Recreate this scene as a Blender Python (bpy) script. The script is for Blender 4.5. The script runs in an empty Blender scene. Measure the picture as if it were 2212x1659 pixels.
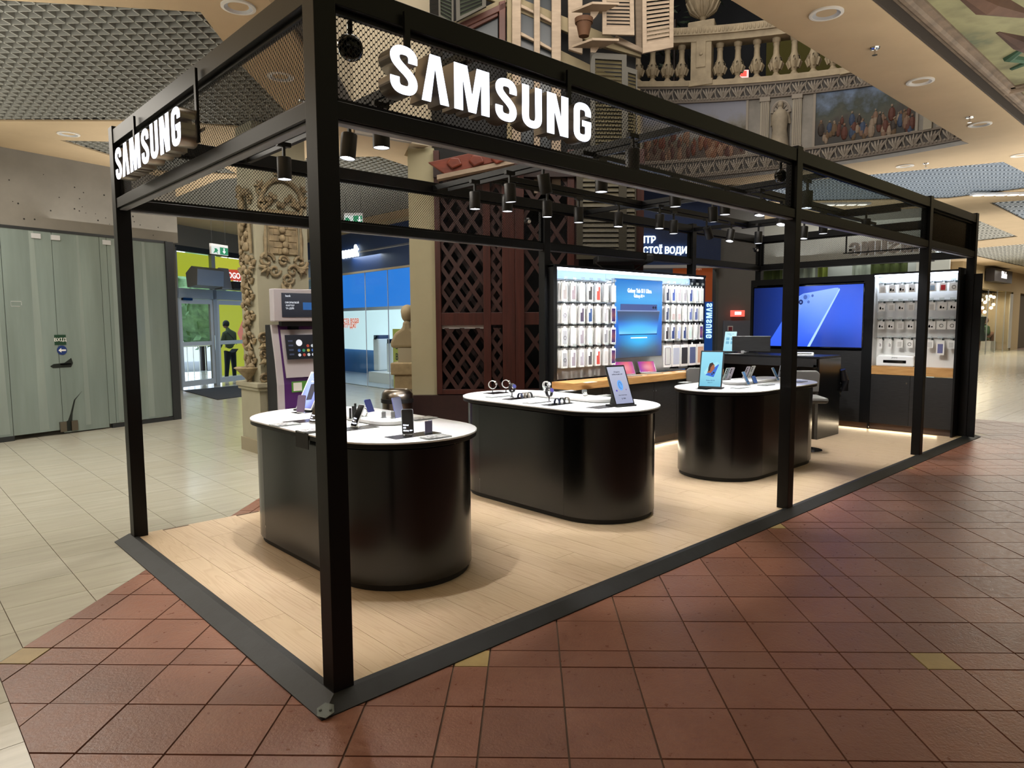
import bpy, bmesh, math, random
from mathutils import Vector, Matrix
from math import pi, sin, cos, radians as rad
random.seed(7)
SC = bpy.context.scene
COL = SC.collection
# ------------------------------------------------------------ camera
CAM = Vector((-1.3724, -2.6062, 1.5877)); FPX = 1493.4; CX, CY = 1106.0, 829.5
YAW, PITCH, ROLL = 0.8207, -0.0885, -0.0063
F3 = Vector((cos(YAW)*cos(PITCH), sin(YAW)*cos(PITCH), sin(PITCH)))
R0 = Vector((sin(YAW), -cos(YAW), 0)); U0 = R0.cross(F3)
R3 = R0*cos(ROLL) + U0*sin(ROLL); U3 = U0*cos(ROLL) - R0*sin(ROLL)
cd = bpy.data.cameras.new('camera'); cam = bpy.data.objects.new('camera', cd); COL.objects.link(cam)
cd.sensor_width = 36; cd.lens = FPX/2212*36; cd.clip_start = .05; cd.clip_end = 300
M = Matrix((R3, U3, -F3)).transposed().to_4x4(); M.translation = CAM; cam.matrix_world = M
SC.camera = cam
FF = Vector((F3.x, F3.y, 0)).normalized(); RR = Vector((FF.y, -FF.x, 0))
# ------------------------------------------------------------ world, exposure, large lights
SC.view_settings.view_transform = 'Standard'; SC.view_settings.look = 'None'
SC.view_settings.gamma = 1; SC.view_settings.use_curve_mapping = False
SC.view_settings.exposure = 0.5
wd = bpy.data.worlds.new('world'); SC.world = wd; wd.use_nodes = True
wd.node_tree.nodes['Background'].inputs[0].default_value = (.72, .83, 1, 1)
wd.node_tree.nodes['Background'].inputs[1].default_value = 2.6
def area(name, loc, sx, sy, power, col=(1, .93, .82), rot=(0, 0, 0), spread=None):
    l = bpy.data.lights.new(name, 'AREA'); l.shape = 'RECTANGLE'; l.size = sx; l.size_y = sy
    l.energy = power; l.color = col
    if spread: l.spread = spread
    o = bpy.data.objects.new(name, l); o.location = loc; o.rotation_euler = rot; COL.objects.link(o); return o
UP = (pi, 0, 0)
# area lights standing for the mall's lamps (facing down), and added uplights imitating bounced light
area('mall_fill_light', (-6, -6, 3.9), 10, 8, 95)
area('mall_fill_light', (8, -7, 3.9), 12, 6, 45)
area('mall_fill_light', (-.9, 6.6, 3.85), 3, 4, 130)
area('mall_fill_light', (4.6, 11.5, 3.85), 3, 4, 80)
area('mall_fill_light', (19, 2, 3.85), 8, 5, 200)
area('mall_fill_light', (33, 3, 3.85), 10, 5, 350)
area('mall_fill_light', (48, 2, 3.85), 10, 5, 300)
area('mall_fill_light', (11.6, 8.2, 3.85), 3, 3, 100)
area('downlight_beam', (.91, 2.94, 4.02), .2, .2, 22)
area('downlight_beam', (1.82, 4.18, 4.02), .2, .2, 34)
area('mall_fill_light', (4.6, 7.4, 3.9), 1.2, 1.2, 38)  # added to brighten the bust and the waste bin
area('bounce_uplight', (-2.6, 3.8, 3.15), 4.5, 9, 165, (1, .96, .88), UP)  # added to imitate floor bounce on the ceilings; no cove is built
area('bounce_uplight', (7.5, -2.4, 3.15), 15, 3.6, 185, (1, .95, .86), UP)
area('bounce_uplight', (3.2, 9.5, 3.15), 5, 6, 80, (1, .96, .9), UP)
area('bounce_uplight', (13.0, 1.5, 3.15), 4.5, 8, 110, (1, .97, .92), UP)
area('bounce_uplight', (26, 2.5, 3.15), 16, 8, 330, (1, .96, .9), UP)
area('facade_fill_light', (3.6, 1.6, 6.4), 5, 2, 165, (1, .93, .84), (rad(100), 0, rad(-45)))  # added fill aimed at the timber facade, without any fixture
area('atrium_top_fill', (4.5, 3.4, 9.6), 8, 6, 260, (1, .92, .8))  # added fill from above; the roof is closed
# ------------------------------------------------------------ helpers
def ray(u, v): return F3 + R3*((u-CX)/FPX) - U3*((v-CY)/FPX)
def U(u, v, x=None, y=None, z=None, D=None):
    """photo measurement: the 3D point seen at (u, v) on a known real plane"""
    d = ray(u, v)
    if z is not None: t = (z-CAM.z)/d.z
    elif x is not None: t = (x-CAM.x)/d.x
    elif y is not None: t = (y-CAM.y)/d.y
    else: t = D/(d.x*FF.x+d.y*FF.y)
    return CAM + d*t
def proj(p):
    d = Vector(p)-CAM; z = d.dot(F3)
    if z < .05: return None
    return (CX+FPX*d.dot(R3)/z, CY-FPX*d.dot(U3)/z, z)
class Pl:
    """a vertical wall plane with origin (x, y) and direction angle (degrees)"""
    def __init__(s, x, y, deg):
        s.o = Vector((x, y, 0)); s.a = rad(deg); s.d = Vector((cos(s.a), sin(s.a), 0)); s.n = Vector((-s.d.y, s.d.x, 0))
    def px(s, u, v, off=0):
        d = ray(u, v); t = ((s.o + s.n*off - CAM).dot(s.n))/d.dot(s.n); P = CAM+d*t
        return (P-s.o).dot(s.d), P.z
    def at(s, q, off=0, z=0):
        p = s.o + s.d*q + s.n*off; return (p.x, p.y, z)
class MB:
    def __init__(s): s.V = []; s.F = []; s.T = Matrix.Identity(4)
    def add(s, vs, fs):
        b = len(s.V); s.V += [s.T @ Vector(v) for v in vs]; s.F += [[b+i for i in f] for f in fs]; return s
    def box(s, x0, x1, y0, y1, z0, z1):
        return s.add([(x0,y0,z0),(x1,y0,z0),(x1,y1,z0),(x0,y1,z0),(x0,y0,z1),(x1,y0,z1),(x1,y1,z1),(x0,y1,z1)],
            [(0,3,2,1),(4,5,6,7),(0,1,5,4),(1,2,6,5),(2,3,7,6),(3,0,4,7)])
    def prism(s, poly, a, b, ax='z'):
        n = len(poly)
        f = {'z': lambda p, h: (p[0], p[1], h), 'y': lambda p, h: (p[0], h, p[1]), 'x': lambda p, h: (h, p[0], p[1])}[ax]
        vs = [f(p, a) for p in poly]+[f(p, b) for p in poly]
        fs = [list(range(n))[::-1], list(range(n, 2*n))]+[(i, (i+1) % n, n+(i+1) % n, n+i) for i in range(n)]
        if ax == 'y': fs = [list(q)[::-1] for q in fs]
        return s.add(vs, fs)
    def lathe(s, prof, n=24, c=(0, 0, 0), cap=True):
        vs = []; m = len(prof)
        for r, z in prof:
            for i in range(n):
                t = 2*pi*i/n; vs.append((c[0]+r*cos(t), c[1]+r*sin(t), c[2]+z))
        fs = [(j*n+i, j*n+(i+1) % n, (j+1)*n+(i+1) % n, (j+1)*n+i) for j in range(m-1) for i in range(n)]
        if cap: fs += [list(range(n))[::-1], [(m-1)*n+i for i in range(n)]]
        return s.add(vs, fs)
    def cyl(s, p, q, r, n=16, r2=None, cap=True):
        p = Vector(p); q = Vector(q); d = (q-p); L = d.length
        Q = d.to_track_quat('Z', 'Y').to_matrix().to_4x4(); Q.translation = p
        T = s.T; s.T = T @ Q; s.lathe([(r, 0), (r if r2 is None else r2, L)], n, cap=cap); s.T = T; return s
    def tube(s, pts, r, n=6):
        for a, b in zip(pts, pts[1:]): s.cyl(a, b, r, n)
        return s
    def sweep(s, pts, r, n=8, closed=False):
        pts = [Vector(p) for p in pts]; k = len(pts); vs = []
        up = Vector((0.013, 0.021, 1))
        for i in range(k):
            if closed: t = pts[(i+1) % k]-pts[i-1]
            else: t = pts[min(i+1, k-1)]-pts[max(i-1, 0)]
            t.normalize(); a = t.cross(up); a.normalize(); b = t.cross(a)
            rr = r[i] if isinstance(r, (list, tuple)) else r
            for j in range(n):
                q = 2*pi*j/n; vs.append(pts[i]+a*cos(q)*rr+b*sin(q)*rr)
        fs = [(i % k*n+j, i % k*n+(j+1) % n, ((i+1) % k)*n+(j+1) % n, ((i+1) % k)*n+j) for i in range(k if closed else k-1) for j in range(n)]
        if not closed: fs += [list(range(n))[::-1], [(k-1)*n+j for j in range(n)]]
        return s.add(vs, fs)
    def ball(s, c, r, sx=1, sy=1, sz=1, n=12, m=8):
        prof = [(max(1e-4, sin(pi*i/m)), -cos(pi*i/m)) for i in range(m+1)]
        T = s.T; s.T = T @ Matrix.Translation(c) @ Matrix.Diagonal((r*sx, r*sy, r*sz, 1)); s.lathe(prof, n); s.T = T; return s
    def mesh(s, name, mat=None, smooth=False):
        m = bpy.data.meshes.new(name); m.from_pydata([tuple(v) for v in s.V], [], s.F)
        if mat: m.materials.append(mat)
        if smooth:
            m.polygons.foreach_set('use_smooth', [True]*len(m.polygons))
            try: m.set_sharp_from_angle(angle=rad(38))
            except Exception: pass
        m.update(); return m
def link(name, mesh, parent=None, loc=None, rot=None, label=None):
    o = bpy.data.objects.new(name, mesh); COL.objects.link(o)
    if parent: o.parent = parent
    if loc is not None: o.location = loc
    if rot is not None: o.rotation_euler = rot
    if label: o['label'] = label
    return o
def part(name, mb, mat, parent, label=None, smooth=False, loc=None, rot=None, bevel=0, seg=2):
    o = link(name, mb.mesh(name, mat, smooth), parent, loc, rot, label)
    if bevel:
        b = o.modifiers.new('bevel', 'BEVEL'); b.width = bevel; b.segments = seg; b.limit_method = 'ANGLE'
    return o
def tag(o, label, cat, group=None, kind=None):
    o['label'] = label; o['category'] = cat
    if group: o['group'] = group
    if kind: o['kind'] = kind
    return o
def thing(name, label, cat, loc=(0, 0, 0), rz=0, group=None, tilt=0):
    o = link(name, None, None, loc, (tilt, 0, rz)); o.empty_display_size = .1
    return tag(o, label, cat, group)
def struct(name, mb, mat, parent=None, smooth=False, loc=None, rot=None, label=None, bevel=0):
    o = part(name, mb, mat, parent, label, smooth, loc, rot, bevel)
    if not parent: o['kind'] = 'structure'
    return o
def sempty(name, loc=(0, 0, 0), rz=0, label=None):
    o = link(name, None, None, loc, (0, 0, rz)); o['kind'] = 'structure'
    if label: o['label'] = label
    return o
def B(*a): return MB().box(*a)
def copy_tree(o, loc=None, rz=None, label=None, parent=None):
    c = o.copy(); COL.objects.link(c)
    if parent: c.parent = parent
    if loc is not None: c.location = loc
    if rz is not None: c.rotation_euler = (o.rotation_euler[0], o.rotation_euler[1], rz)
    if label: c['label'] = label
    for ch in list(o.children): copy_tree(ch, parent=c)
    return c
_tc = {}
def text(s, size, parent, mat, loc, rot=(pi/2, 0, 0), ext=.001, off=0, name='lettering', align='CENTER', sx=1, label=None):
    key = (s, size, ext, off, align, sx)
    if key not in _tc:
        c = bpy.data.curves.new('t', 'FONT'); c.body = s; c.size = size; c.extrude = ext; c.offset = off
        c.align_x = align; c.align_y = 'CENTER'; c.resolution_u = 3
        t = bpy.data.objects.new('t', c); COL.objects.link(t); dg = bpy.context.evaluated_depsgraph_get(); dg.update()
        m = bpy.data.meshes.new_from_object(t.evaluated_get(dg)); bpy.data.objects.remove(t); bpy.data.curves.remove(c)
        if sx != 1:
            for v in m.vertices: v.co.x *= sx
        m.name = name; _tc[key] = m
    m = _tc[key].copy(); m.materials.clear(); m.materials.append(mat)
    return link(name, m, parent, loc, rot, label)
# ------------------------------------------------------------ materials
def lin(h):
    h = h.lstrip('#'); c = [int(h[i:i+2], 16)/255 for i in (0, 2, 4)]
    return tuple([x/12.92 if x <= .04045 else ((x+.055)/1.055)**2.4 for x in c])+(1,)
class N:
    def __init__(s, m): s.t = m.node_tree; s.n = s.t.nodes; s.b = s.n['Principled BSDF']
    def new(s, k, **kw):
        q = s.n.new(k)
        for a, b in kw.items(): setattr(q, a, b)
        return q
    def l(s, a, b): s.t.links.new(a, b)
    def coord(s, scale=(1, 1, 1), which='Object', rot=(0, 0, 0)):
        t = s.new('ShaderNodeTexCoord'); m = s.new('ShaderNodeMapping'); m.inputs['Scale'].default_value = scale
        m.inputs['Rotation'].default_value = rot
        s.l(t.outputs[which], m.inputs[0]); return m.outputs[0]
    def noise(s, co, scale, det=3, rough=.5):
        q = s.new('ShaderNodeTexNoise'); q.inputs['Scale'].default_value = scale; q.inputs['Detail'].default_value = det
        q.inputs['Roughness'].default_value = rough; s.l(co, q.inputs['Vector']); return q.outputs['Fac']
    def ramp(s, fac, stops, const=False):
        q = s.new('ShaderNodeValToRGB'); e = q.color_ramp.elements
        if const: q.color_ramp.interpolation = 'CONSTANT'
        while len(e) < len(stops): e.new(.5)
        for i, (p, c) in enumerate(stops): e[i].position = p; e[i].color = c if len(c) == 4 else tuple(c)+(1,)
        s.l(fac, q.inputs[0]); return q.outputs[0]
    def mix(s, fac, a, b, mode='MIX'):
        q = s.new('ShaderNodeMix', data_type='RGBA', blend_type=mode)
        for i, x in ((0, fac), (6, a), (7, b)):
            if hasattr(x, 'is_linked'): s.l(x, q.inputs[i])
            else: q.inputs[i].default_value = x
        return q.outputs[2]
    def math(s, op, a, b=None):
        q = s.new('ShaderNodeMath', operation=op)
        for i, x in ((0, a), (1, b)):
            if x is None: continue
            if hasattr(x, 'is_linked'): s.l(x, q.inputs[i])
            else: q.inputs[i].default_value = x
        return q.outputs[0]
    def bump(s, h, st=.2, d=.01):
        q = s.new('ShaderNodeBump'); q.inputs['Strength'].default_value = st; q.inputs['Distance'].default_value = d
        s.l(h, q.inputs['Height']); s.l(q.outputs[0], s.b.inputs['Normal'])
def mat(name, col='#808080', rough=.5, metal=0, emit=None, es=0, spec=None, coat=0, var=0, vs=3, bump=0, bs=40, alpha=None, trans=0, stretch=(1, 1, 1)):
    m = bpy.data.materials.new(name); m.use_nodes = True; n = N(m); c = lin(col) if isinstance(col, str) else tuple(col)+(1,)
    n.b.inputs['Base Color'].default_value = c; n.b.inputs['Roughness'].default_value = rough; n.b.inputs['Metallic'].default_value = metal
    if spec is not None: n.b.inputs['Specular IOR Level'].default_value = spec
    if coat: n.b.inputs['Coat Weight'].default_value = coat; n.b.inputs['Coat Roughness'].default_value = .1
    if emit: n.b.inputs['Emission Color'].default_value = lin(emit); n.b.inputs['Emission Strength'].default_value = es
    if trans: n.b.inputs['Transmission Weight'].default_value = trans
    if alpha is not None: n.b.inputs['Alpha'].default_value = alpha
    if var or bump:
        co = n.coord(stretch)
    if var:
        f = n.noise(co, vs, 4, .6)
        a = tuple(max(0, x*(1-var)) for x in c[:3])+(1,); b = tuple(min(1, x*(1+var)) for x in c[:3])+(1,)
        n.l(n.ramp(f, [(.3, a), (.7, b)]), n.b.inputs['Base Color'])
    if bump: n.bump(n.noise(co, bs, 3), bump, .004)
    return m
black = mat('black_powdercoat', '#0a0b0d', .42, spec=.28)
blackm = mat('matt_black', '#08090b', .6)
darkgrey = mat('dark_grey', '#25272a', .5)
ramp_m = mat('scuffed_black_rubber', '#0e1012', .55, var=.5, vs=9, bump=.1, bs=60)
alu = mat('satin_aluminium', '#b9bcc2', .35, .8)
steel = mat('brushed_steel', '#8d857c', .28, 1, bump=.03, bs=200, stretch=(1, 1, .02))
chrome = mat('chrome', '#d8d8d8', .12, 1)
white = mat('white_gloss', '#eceef0', .3)
whitem = mat('white_matt', '#e9e8e6', .7)
grey = mat('mid_grey', '#8b8d90', .5)
greyl = mat('light_grey_plastic', '#c5c6c8', .4)
led = mat('led_strip', '#ffffff', .5, emit='#dfeaff', es=7)
ledw = mat('warm_led_strip', '#ffffff', .5, emit='#ffd9a0', es=9)
lens_m = mat('lamp_lens', '#ffffff', .3, emit='#f2f6ff', es=9)
letter = mat('letter_face', '#ffffff', .4, emit='#dfe9ff', es=1.7)
lettersd = mat('letter_side_steel', '#b5aea6', .32, .85)
counter_m = mat('black_steel_body', '#45474a', .22, 1, bump=.015, bs=5, stretch=(1, 1, .05))
top_m = mat('white_stone_top', '#f4f7fc', .28, var=.03, vs=5)
oak = mat('oak_shelf', '#b98a52', .5)
n = N(oak); co = n.coord((1.5, 1.5, 22)); n.l(n.ramp(n.noise(co, 3, 4), [(.3, lin('#a97b45')), (.7, lin('#c69a62'))]), n.b.inputs['Base Color'])
blackwood = mat('black_oak_veneer', '#1b1b1c', .5)
n = N(blackwood); co = n.coord((2, 2, 45)); f = n.noise(co, 4, 4); n.l(n.ramp(f, [(.3, lin('#111112')), (.75, lin('#28282a'))]), n.b.inputs['Base Color']); n.bump(f, .15, .002)
plank_m = mat('pale_oak_vinyl', '#c9ad8a', .38)
n = N(plank_m); oi = n.new('ShaderNodeObjectInfo'); t = n.new('ShaderNodeTexCoord')
mp = n.new('ShaderNodeMapping'); mp.inputs['Scale'].default_value = (7, .45, 1); n.l(t.outputs['Object'], mp.inputs[0])
cb = n.new('ShaderNodeCombineXYZ'); n.l(n.math('MULTIPLY', oi.outputs['Random'], 37.), cb.inputs[0]); n.l(cb.outputs[0], mp.inputs['Location'])
nz = n.new('ShaderNodeTexNoise'); nz.inputs['Scale'].default_value = 1.1; nz.inputs['Detail'].default_value = 2; n.l(mp.outputs[0], nz.inputs['Vector'])
wv = n.math('FRACT', n.math('MULTIPLY', nz.outputs['Fac'], 16.))
lines = n.ramp(wv, [(0, lin('#b49b7e')), (.22, lin('#bda68a')), (.8, lin('#c2ac90')), (1, lin('#b49b7e'))])
n.l(n.mix(n.math('MULTIPLY', oi.outputs['Random'], .25), lines, lin('#bca47f')), n.b.inputs['Base Color'])
plank_gap = mat('plank_joint', '#5a4836', .8)
terra = mat('terracotta_tile', '#8a4a34', .42)
n = N(terra); oi = n.new('ShaderNodeObjectInfo'); ge = n.new('ShaderNodeNewGeometry')
f = n.noise(ge.outputs['Position'], 1.7, 5, .65); f2 = n.noise(ge.outputs['Position'], 22, 4, .7)
base = n.ramp(f, [(.25, lin('#754938')), (.5, lin('#8b5b48')), (.75, lin('#9a6f5b'))])
base = n.mix(.35, base, n.ramp(f2, [(.3, lin('#6e4839')), (.7, lin('#9d715a'))]))
base = n.mix(n.math('MULTIPLY', oi.outputs['Random'], .4), base, lin('#5f4136'))
n.l(base, n.b.inputs['Base Color']); n.bump(n.math('ADD', f2, n.noise(ge.outputs['Position'], 70, 3, .7)), .32, .006)
n.l(n.ramp(f2, [(.3, (.26,)*3), (.7, (.42,)*3)]), n.b.inputs['Roughness'])
terrab = mat('ochre_tile', '#a08a5a', .42, var=.1, vs=8, bump=.15, bs=30)
wtile = mat('cream_tile', '#b8b29c', .16)
n = N(wtile); oi = n.new('ShaderNodeObjectInfo'); ge = n.new('ShaderNodeNewGeometry')
mp = n.new('ShaderNodeMapping'); mp.inputs['Scale'].default_value = (1, 9, 1); n.l(ge.outputs['Position'], mp.inputs[0])
f = n.noise(mp.outputs[0], 1.6, 4, .6); base = n.ramp(f, [(.3, lin('#b0ada0')), (.6, lin('#bbb8ab')), (.8, lin('#c2bfb4'))])
n.l(n.mix(n.math('MULTIPLY', oi.outputs['Random'], .2), base, lin('#aca58f')), n.b.inputs['Base Color'])
n.bump(n.noise(mp.outputs[0], 2.2, 2), .06, .01)
grout = mat('grout', '#7a675a', .9)
groutf = mat('far_tile_floor', '#a39c88', .25)
n = N(groutf); br = n.new('ShaderNodeTexBrick'); br.offset = 0; br.squash = 1
for k, v in (('Scale', 1), ('Mortar Size', .006), ('Brick Width', .417), ('Row Height', .4035)): br.inputs[k].default_value = v
br.inputs[1].default_value = lin('#b3ad98'); br.inputs[2].default_value = lin('#aaa48f'); br.inputs[3].default_value = lin('#5b5147')
ge = n.new('ShaderNodeNewGeometry'); n.l(ge.outputs['Position'], br.inputs['Vector']); n.l(br.outputs[0], n.b.inputs['Base Color'])
soffit_m = mat('cream_plaster', '#b8a17f', .85, var=.06, vs=1.5, bump=.05, bs=60)
gyps = mat('pale_plaster', '#a79b84', .85, bump=.05, bs=50)
concrete = mat('grey_plaster', '#807c74', .85, var=.1, vs=2, bump=.1, bs=30)
gridm = mat('grey_metal_lattice', '#a09f96', .5, .2)
gridb = mat('blue_grey_metal_lattice', '#8d9aa8', .5, .2)
void_m = mat('dark_plenum', '#2c2c2a', .9)
navy = mat('navy_panel', '#14305f', .45)
cream = mat('cream_paint', '#b3a98a', .8, var=.04)
travert = mat('aged_stone', '#9d8a68', .75, var=.25, vs=6, bump=.3, bs=25)
mahog = mat('mahogany', '#3f1b14', .4, var=.35, vs=2, stretch=(8, 8, .6))
mahogd = mat('dark_mahogany', '#24110e', .45, var=.3, vs=2, stretch=(6, 6, 6))
fac = mat('pale_timber', '#9c8a76', .7, var=.15, vs=4, stretch=(1, 1, 6))
glassg = None
def glass(name, col, rough, alpha, spec=.5):
    m = bpy.data.materials.new(name); m.use_nodes = True; t = m.node_tree; nn = t.nodes
    out = nn['Material Output']; b = nn['Principled BSDF']; b.inputs['Base Color'].default_value = lin(col)
    b.inputs['Roughness'].default_value = rough; b.inputs['Specular IOR Level'].default_value = spec
    tr = nn.new('ShaderNodeBsdfTransparent'); tr.inputs[0].default_value = (.93, .97, .96, 1); mx = nn.new('ShaderNodeMixShader')
    fw = nn.new('ShaderNodeLayerWeight'); fw.inputs[0].default_value = .5; pw_ = nn.new('ShaderNodeMath'); pw_.operation = 'POWER'; pw_.inputs[1].default_value = 4.5; ad = nn.new('ShaderNodeMath'); ad.operation = 'ADD'; ad.inputs[1].default_value = alpha+.03; ad.use_clamp = True
    t.links.new(fw.outputs['Facing'], pw_.inputs[0]); t.links.new(pw_.outputs[0], ad.inputs[0]); t.links.new(ad.outputs[0], mx.inputs[0])
    t.links.new(tr.outputs[0], mx.inputs[1]); t.links.new(b.outputs[0], mx.inputs[2]); t.links.new(mx.outputs[0], out.inputs[0])
    return m
clear = glass('clear_glass', '#0a0c0c', .02, 0.0)
clearb = glass('acrylic', '#d8dde2', .1, .22)
def emis(name, col, s): return mat(name, '#000000', .5, emit=col, es=s)
# ============================================================ FLOOR
GZ = -.04
floor = struct('floor', MB().prism([(-14, -14), (60, -14), (60, 24), (12.3, 24), (12.15, 20.5), (1.2, 14.05), (-14, 14.05)], -.25, GZ-.012), grout, label='mall floor of cream tiles with a terracotta tiled field')
def clip(poly, a, b, c):      # keep a*x+b*y<=c
    o = []
    for i, p in enumerate(poly):
        q = poly[(i+1) % len(poly)]; dp = a*p[0]+b*p[1]-c; dq = a*q[0]+b*q[1]-c
        if dp <= 0: o.append(p)
        if dp*dq < 0: t = dp/(dp-dq); o.append((p[0]+(q[0]-p[0])*t, p[1]+(q[1]-p[1])*t))
    return o
def parea(p): return abs(sum(p[i][0]*p[(i+1) % len(p)][1]-p[(i+1) % len(p)][0]*p[i][1] for i in range(len(p))))/2
RED = [(-1, 0, 1.018), (-1, 1, 2.453), (1, 0, 11.9)]
def inred(p):
    return all(a*p[0]+b*p[1] <= c for a, b, c in RED)
K0, K1, KY0, KY1 = -.09, 9.85, -.07, 3.13
def outkiosk(poly):
    """cut away the kiosk's footprint"""
    if all(K0 < x < K1 and KY0 < y < KY1 for x, y in poly): return None
    xs = [p[0] for p in poly]; ys = [p[1] for p in poly]
    return poly
tiles = []
t0 = rad(-44.4); e1 = (cos(t0), sin(t0)); e2 = (-sin(t0), cos(t0))
def grid_lines(start, lo, hi):
    out = []; k = math.floor((lo-start)/2.226)-1
    while start+2.226*k < hi:
        s = start+2.226*k; out.append((s, s+.165, True))
        for j in range(6): out.append((s+.165+j*.3435, s+.165+(j+1)*.3435, False))
        k += 1
    return out
g = .004
for a0, a1, na in grid_lines(1.862, -6, 15):
    for b0, b1, nb in grid_lines(3.15, -2.2, 14):
        P = [(CAM.x+e1[0]*a+e2[0]*b, CAM.y+e1[1]*a+e2[1]*b) for a, b in ((a0+g, b0+g), (a1-g, b0+g), (a1-g, b1-g), (a0+g, b1-g))]
        for h in RED: P = clip(P, *h)
        if len(P) > 2 and parea(P) > 1e-4 and outkiosk(P): tiles.append((P, 'b' if na and nb else 'r'))
for i in range(-30, 108):
    for j in range(-22, 50):
        x0 = -.475+.417*i; y0 = 2.21+.4035*j
        P = [(x0+.002, y0+.002), (x0+.415, y0+.002), (x0+.415, y0+.4015), (x0+.002, y0+.4015)]
        if outkiosk(P) is None: continue
        if y0 > 8.9+(x0+3)*.28 and x0 < 2.2: continue
        cx, cy = x0+.2, y0+.2
        ins = [inred(p) for p in P]
        if all(ins): continue
        if any(ins) or any(abs(a*cx+b*cy-c) < .5 for a, b, c in RED):
            # split by the border of the red field: keep pieces outside each edge in turn
            rest = P
            for a, b, c in RED:
                piece = clip(rest, -a, -b, -c-.003); rest = clip(rest, a, b, c)
                if len(piece) > 2 and parea(piece) > 1e-3: tiles.append((piece, 'w'))
                if len(rest) < 3: break
        else: tiles.append((P, 'w'))
def tsize(P):
    c = (sum(p[0] for p in P)/len(P), sum(p[1] for p in P)/len(P), GZ); q = proj(c)
    if K0+.3 < c[0] < K1 and KY0+.25 < c[1] < KY1-.15: return 0
    if not q or q[0] < -60 or q[0] > 2272 or q[1] > 1720 or q[2] > 45: return 1e-9
    return parea(P)*1000/q[2]**3
mats_t = {'r': terra, 'b': terrab, 'w': wtile}
for k in 'rbw':
    L = sorted([(tsize(P), P) for P, kk in tiles if kk == k and tsize(P) > 0], key=lambda z: -z[0])
    rest = MB()
    for i, (s, P) in enumerate(L):
        cx, cy = sum(p[0] for p in P)/len(P), sum(p[1] for p in P)/len(P)
        dz = random.uniform(-.0012, .0012) if k != 'w' else 0
        if i < 295:
            mb = MB().prism([(x-cx, y-cy) for x, y in P], -.011, 0)
            o = part('ochre_tile' if k == 'b' else 'terracotta_tile' if k == 'r' else 'cream_tile', mb, mats_t[k], floor, loc=(cx, cy, GZ+dz))
        else: rest.prism(P, GZ-.011, GZ+dz)
    if rest.V:
        o = part('far_tiles', rest, mats_t[k], floor); o['kind'] = 'stuff'
# ============================================================ KIOSK FLOOR
kf = thing('kiosk_floor', 'pale oak plank floor of the black kiosk with scuffed black edge strips', 'floor platform')
part('base', B(0, 9.78, 0, 3.125, GZ, -.006), plank_gap, kf)
i = 0
x = .03
while x < 9.7:
    w = min(.19, 9.76-x); y = .02-(.35+.43*(i % 3)); 
    while y < 3.1:
        ya, yb = max(y, .02), min(y+1.28, 3.11)
        if yb-ya > .05: part('plank', B(x, x+w-.0022, 0, yb-ya-.0022, -.008, 0), plank_m, kf, loc=(0, ya, 0))
        y += 1.28
    x += .19; i += 1
def ramp_strip(oa, ob, ia, ib, la, lb, label=None):
    g0 = GZ; V = []
    for (o, i, l) in ((oa, ia, la), (ob, ib, lb)):
        V += [(o[0], o[1], g0), (o[0], o[1], g0+.006), (i[0], i[1], .007), (l[0], l[1], .0075), (l[0], l[1], g0)]
    part('edge_strip', MB().add(V, [(k, (k+1) % 5, 5+(k+1) % 5, 5+k) for k in range(5)]+[(0, 1, 2, 3, 4), (9, 8, 7, 6, 5)]), ramp_m, kf, label)
ramp_strip((-.105, -.085), (-.105, 3.15), (-.004, -.004), (-.004, 3.15), (.03, .03), (.03, 3.15), 'scuffed black sloping strip along the short left side')
ramp_strip((-.105, -.085), (9.9, -.085), (-.004, -.004), (9.76, -.004), (.03, .03), (9.75, .03), 'long scuffed black sloping strip along the front')
ramp_strip((9.9, -.085), (9.9, 3.15), (9.79, -.004), (9.79, 3.15), (9.755, .03), (9.755, 3.15))
hexp = [(.04*cos(t), .04*sin(t)) for t in [i*pi/3 for i in range(6)]]
c = part('corner_bracket', MB().prism(hexp, 0, .004), mat('worn_grey_metal', '#626a68', .45, .5), kf, 'grey riveted metal corner plate', loc=(-.074, -.062, -.017), rot=(rad(14), rad(-14), rad(0)))
for s in (-1, 1): part('rivet', MB().ball((s*.015, s*-.015, .004), .006), c.data.materials[0], c)
# ============================================================ CEILING (z 4.05)
CZ = 4.05
def curve_plate(polys, z0, z1):
    c = bpy.data.curves.new('c', 'CURVE'); c.dimensions = '2D'; c.fill_mode = 'BOTH'; c.extrude = (z1-z0)/2
    for P in polys:
        s = c.splines.new('POLY'); s.points.add(len(P)-1); s.use_cyclic_u = True
        for q, p in zip(s.points, P): q.co = (p[0], p[1], 0, 1)
    t = bpy.data.objects.new('t', c); COL.objects.link(t); dg = bpy.context.evaluated_depsgraph_get(); dg.update()
    m = bpy.data.meshes.new_from_object(t.evaluated_get(dg)); bpy.data.objects.remove(t); bpy.data.curves.remove(c)
    for v in m.vertices: v.co.z += (z0+z1)/2
    return m
def pz(*uv): return [tuple(U(u, v, z=CZ)[:2]) for u, v in uv]
arc = [(2.7+7.2*cos(rad(a)), 1.2+7.2*sin(rad(a))) for a in range(-6, 44, 3)]
atrium = [(-.95, .3)]+[(9.86, .3)]+arc[1:]+[(7.2, 7.2), (4.6, 6.1), (4.27, 5.48), (3.46, 5.57)]
gridL = pz((433, 26), (522, 142), (617, 240)) + [(2.9, 5.9), (1.4, 6.65), (1.06, 6.93), (-.02, 7.89), (-3.2, 7.3), (-5, 5), (-3, 5.2), (-.46, 4.04)]
gridS = [(.69, 8.43), (1.9, 7.6), (3.3, 9.0), (2.3, 9.6)]
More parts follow.
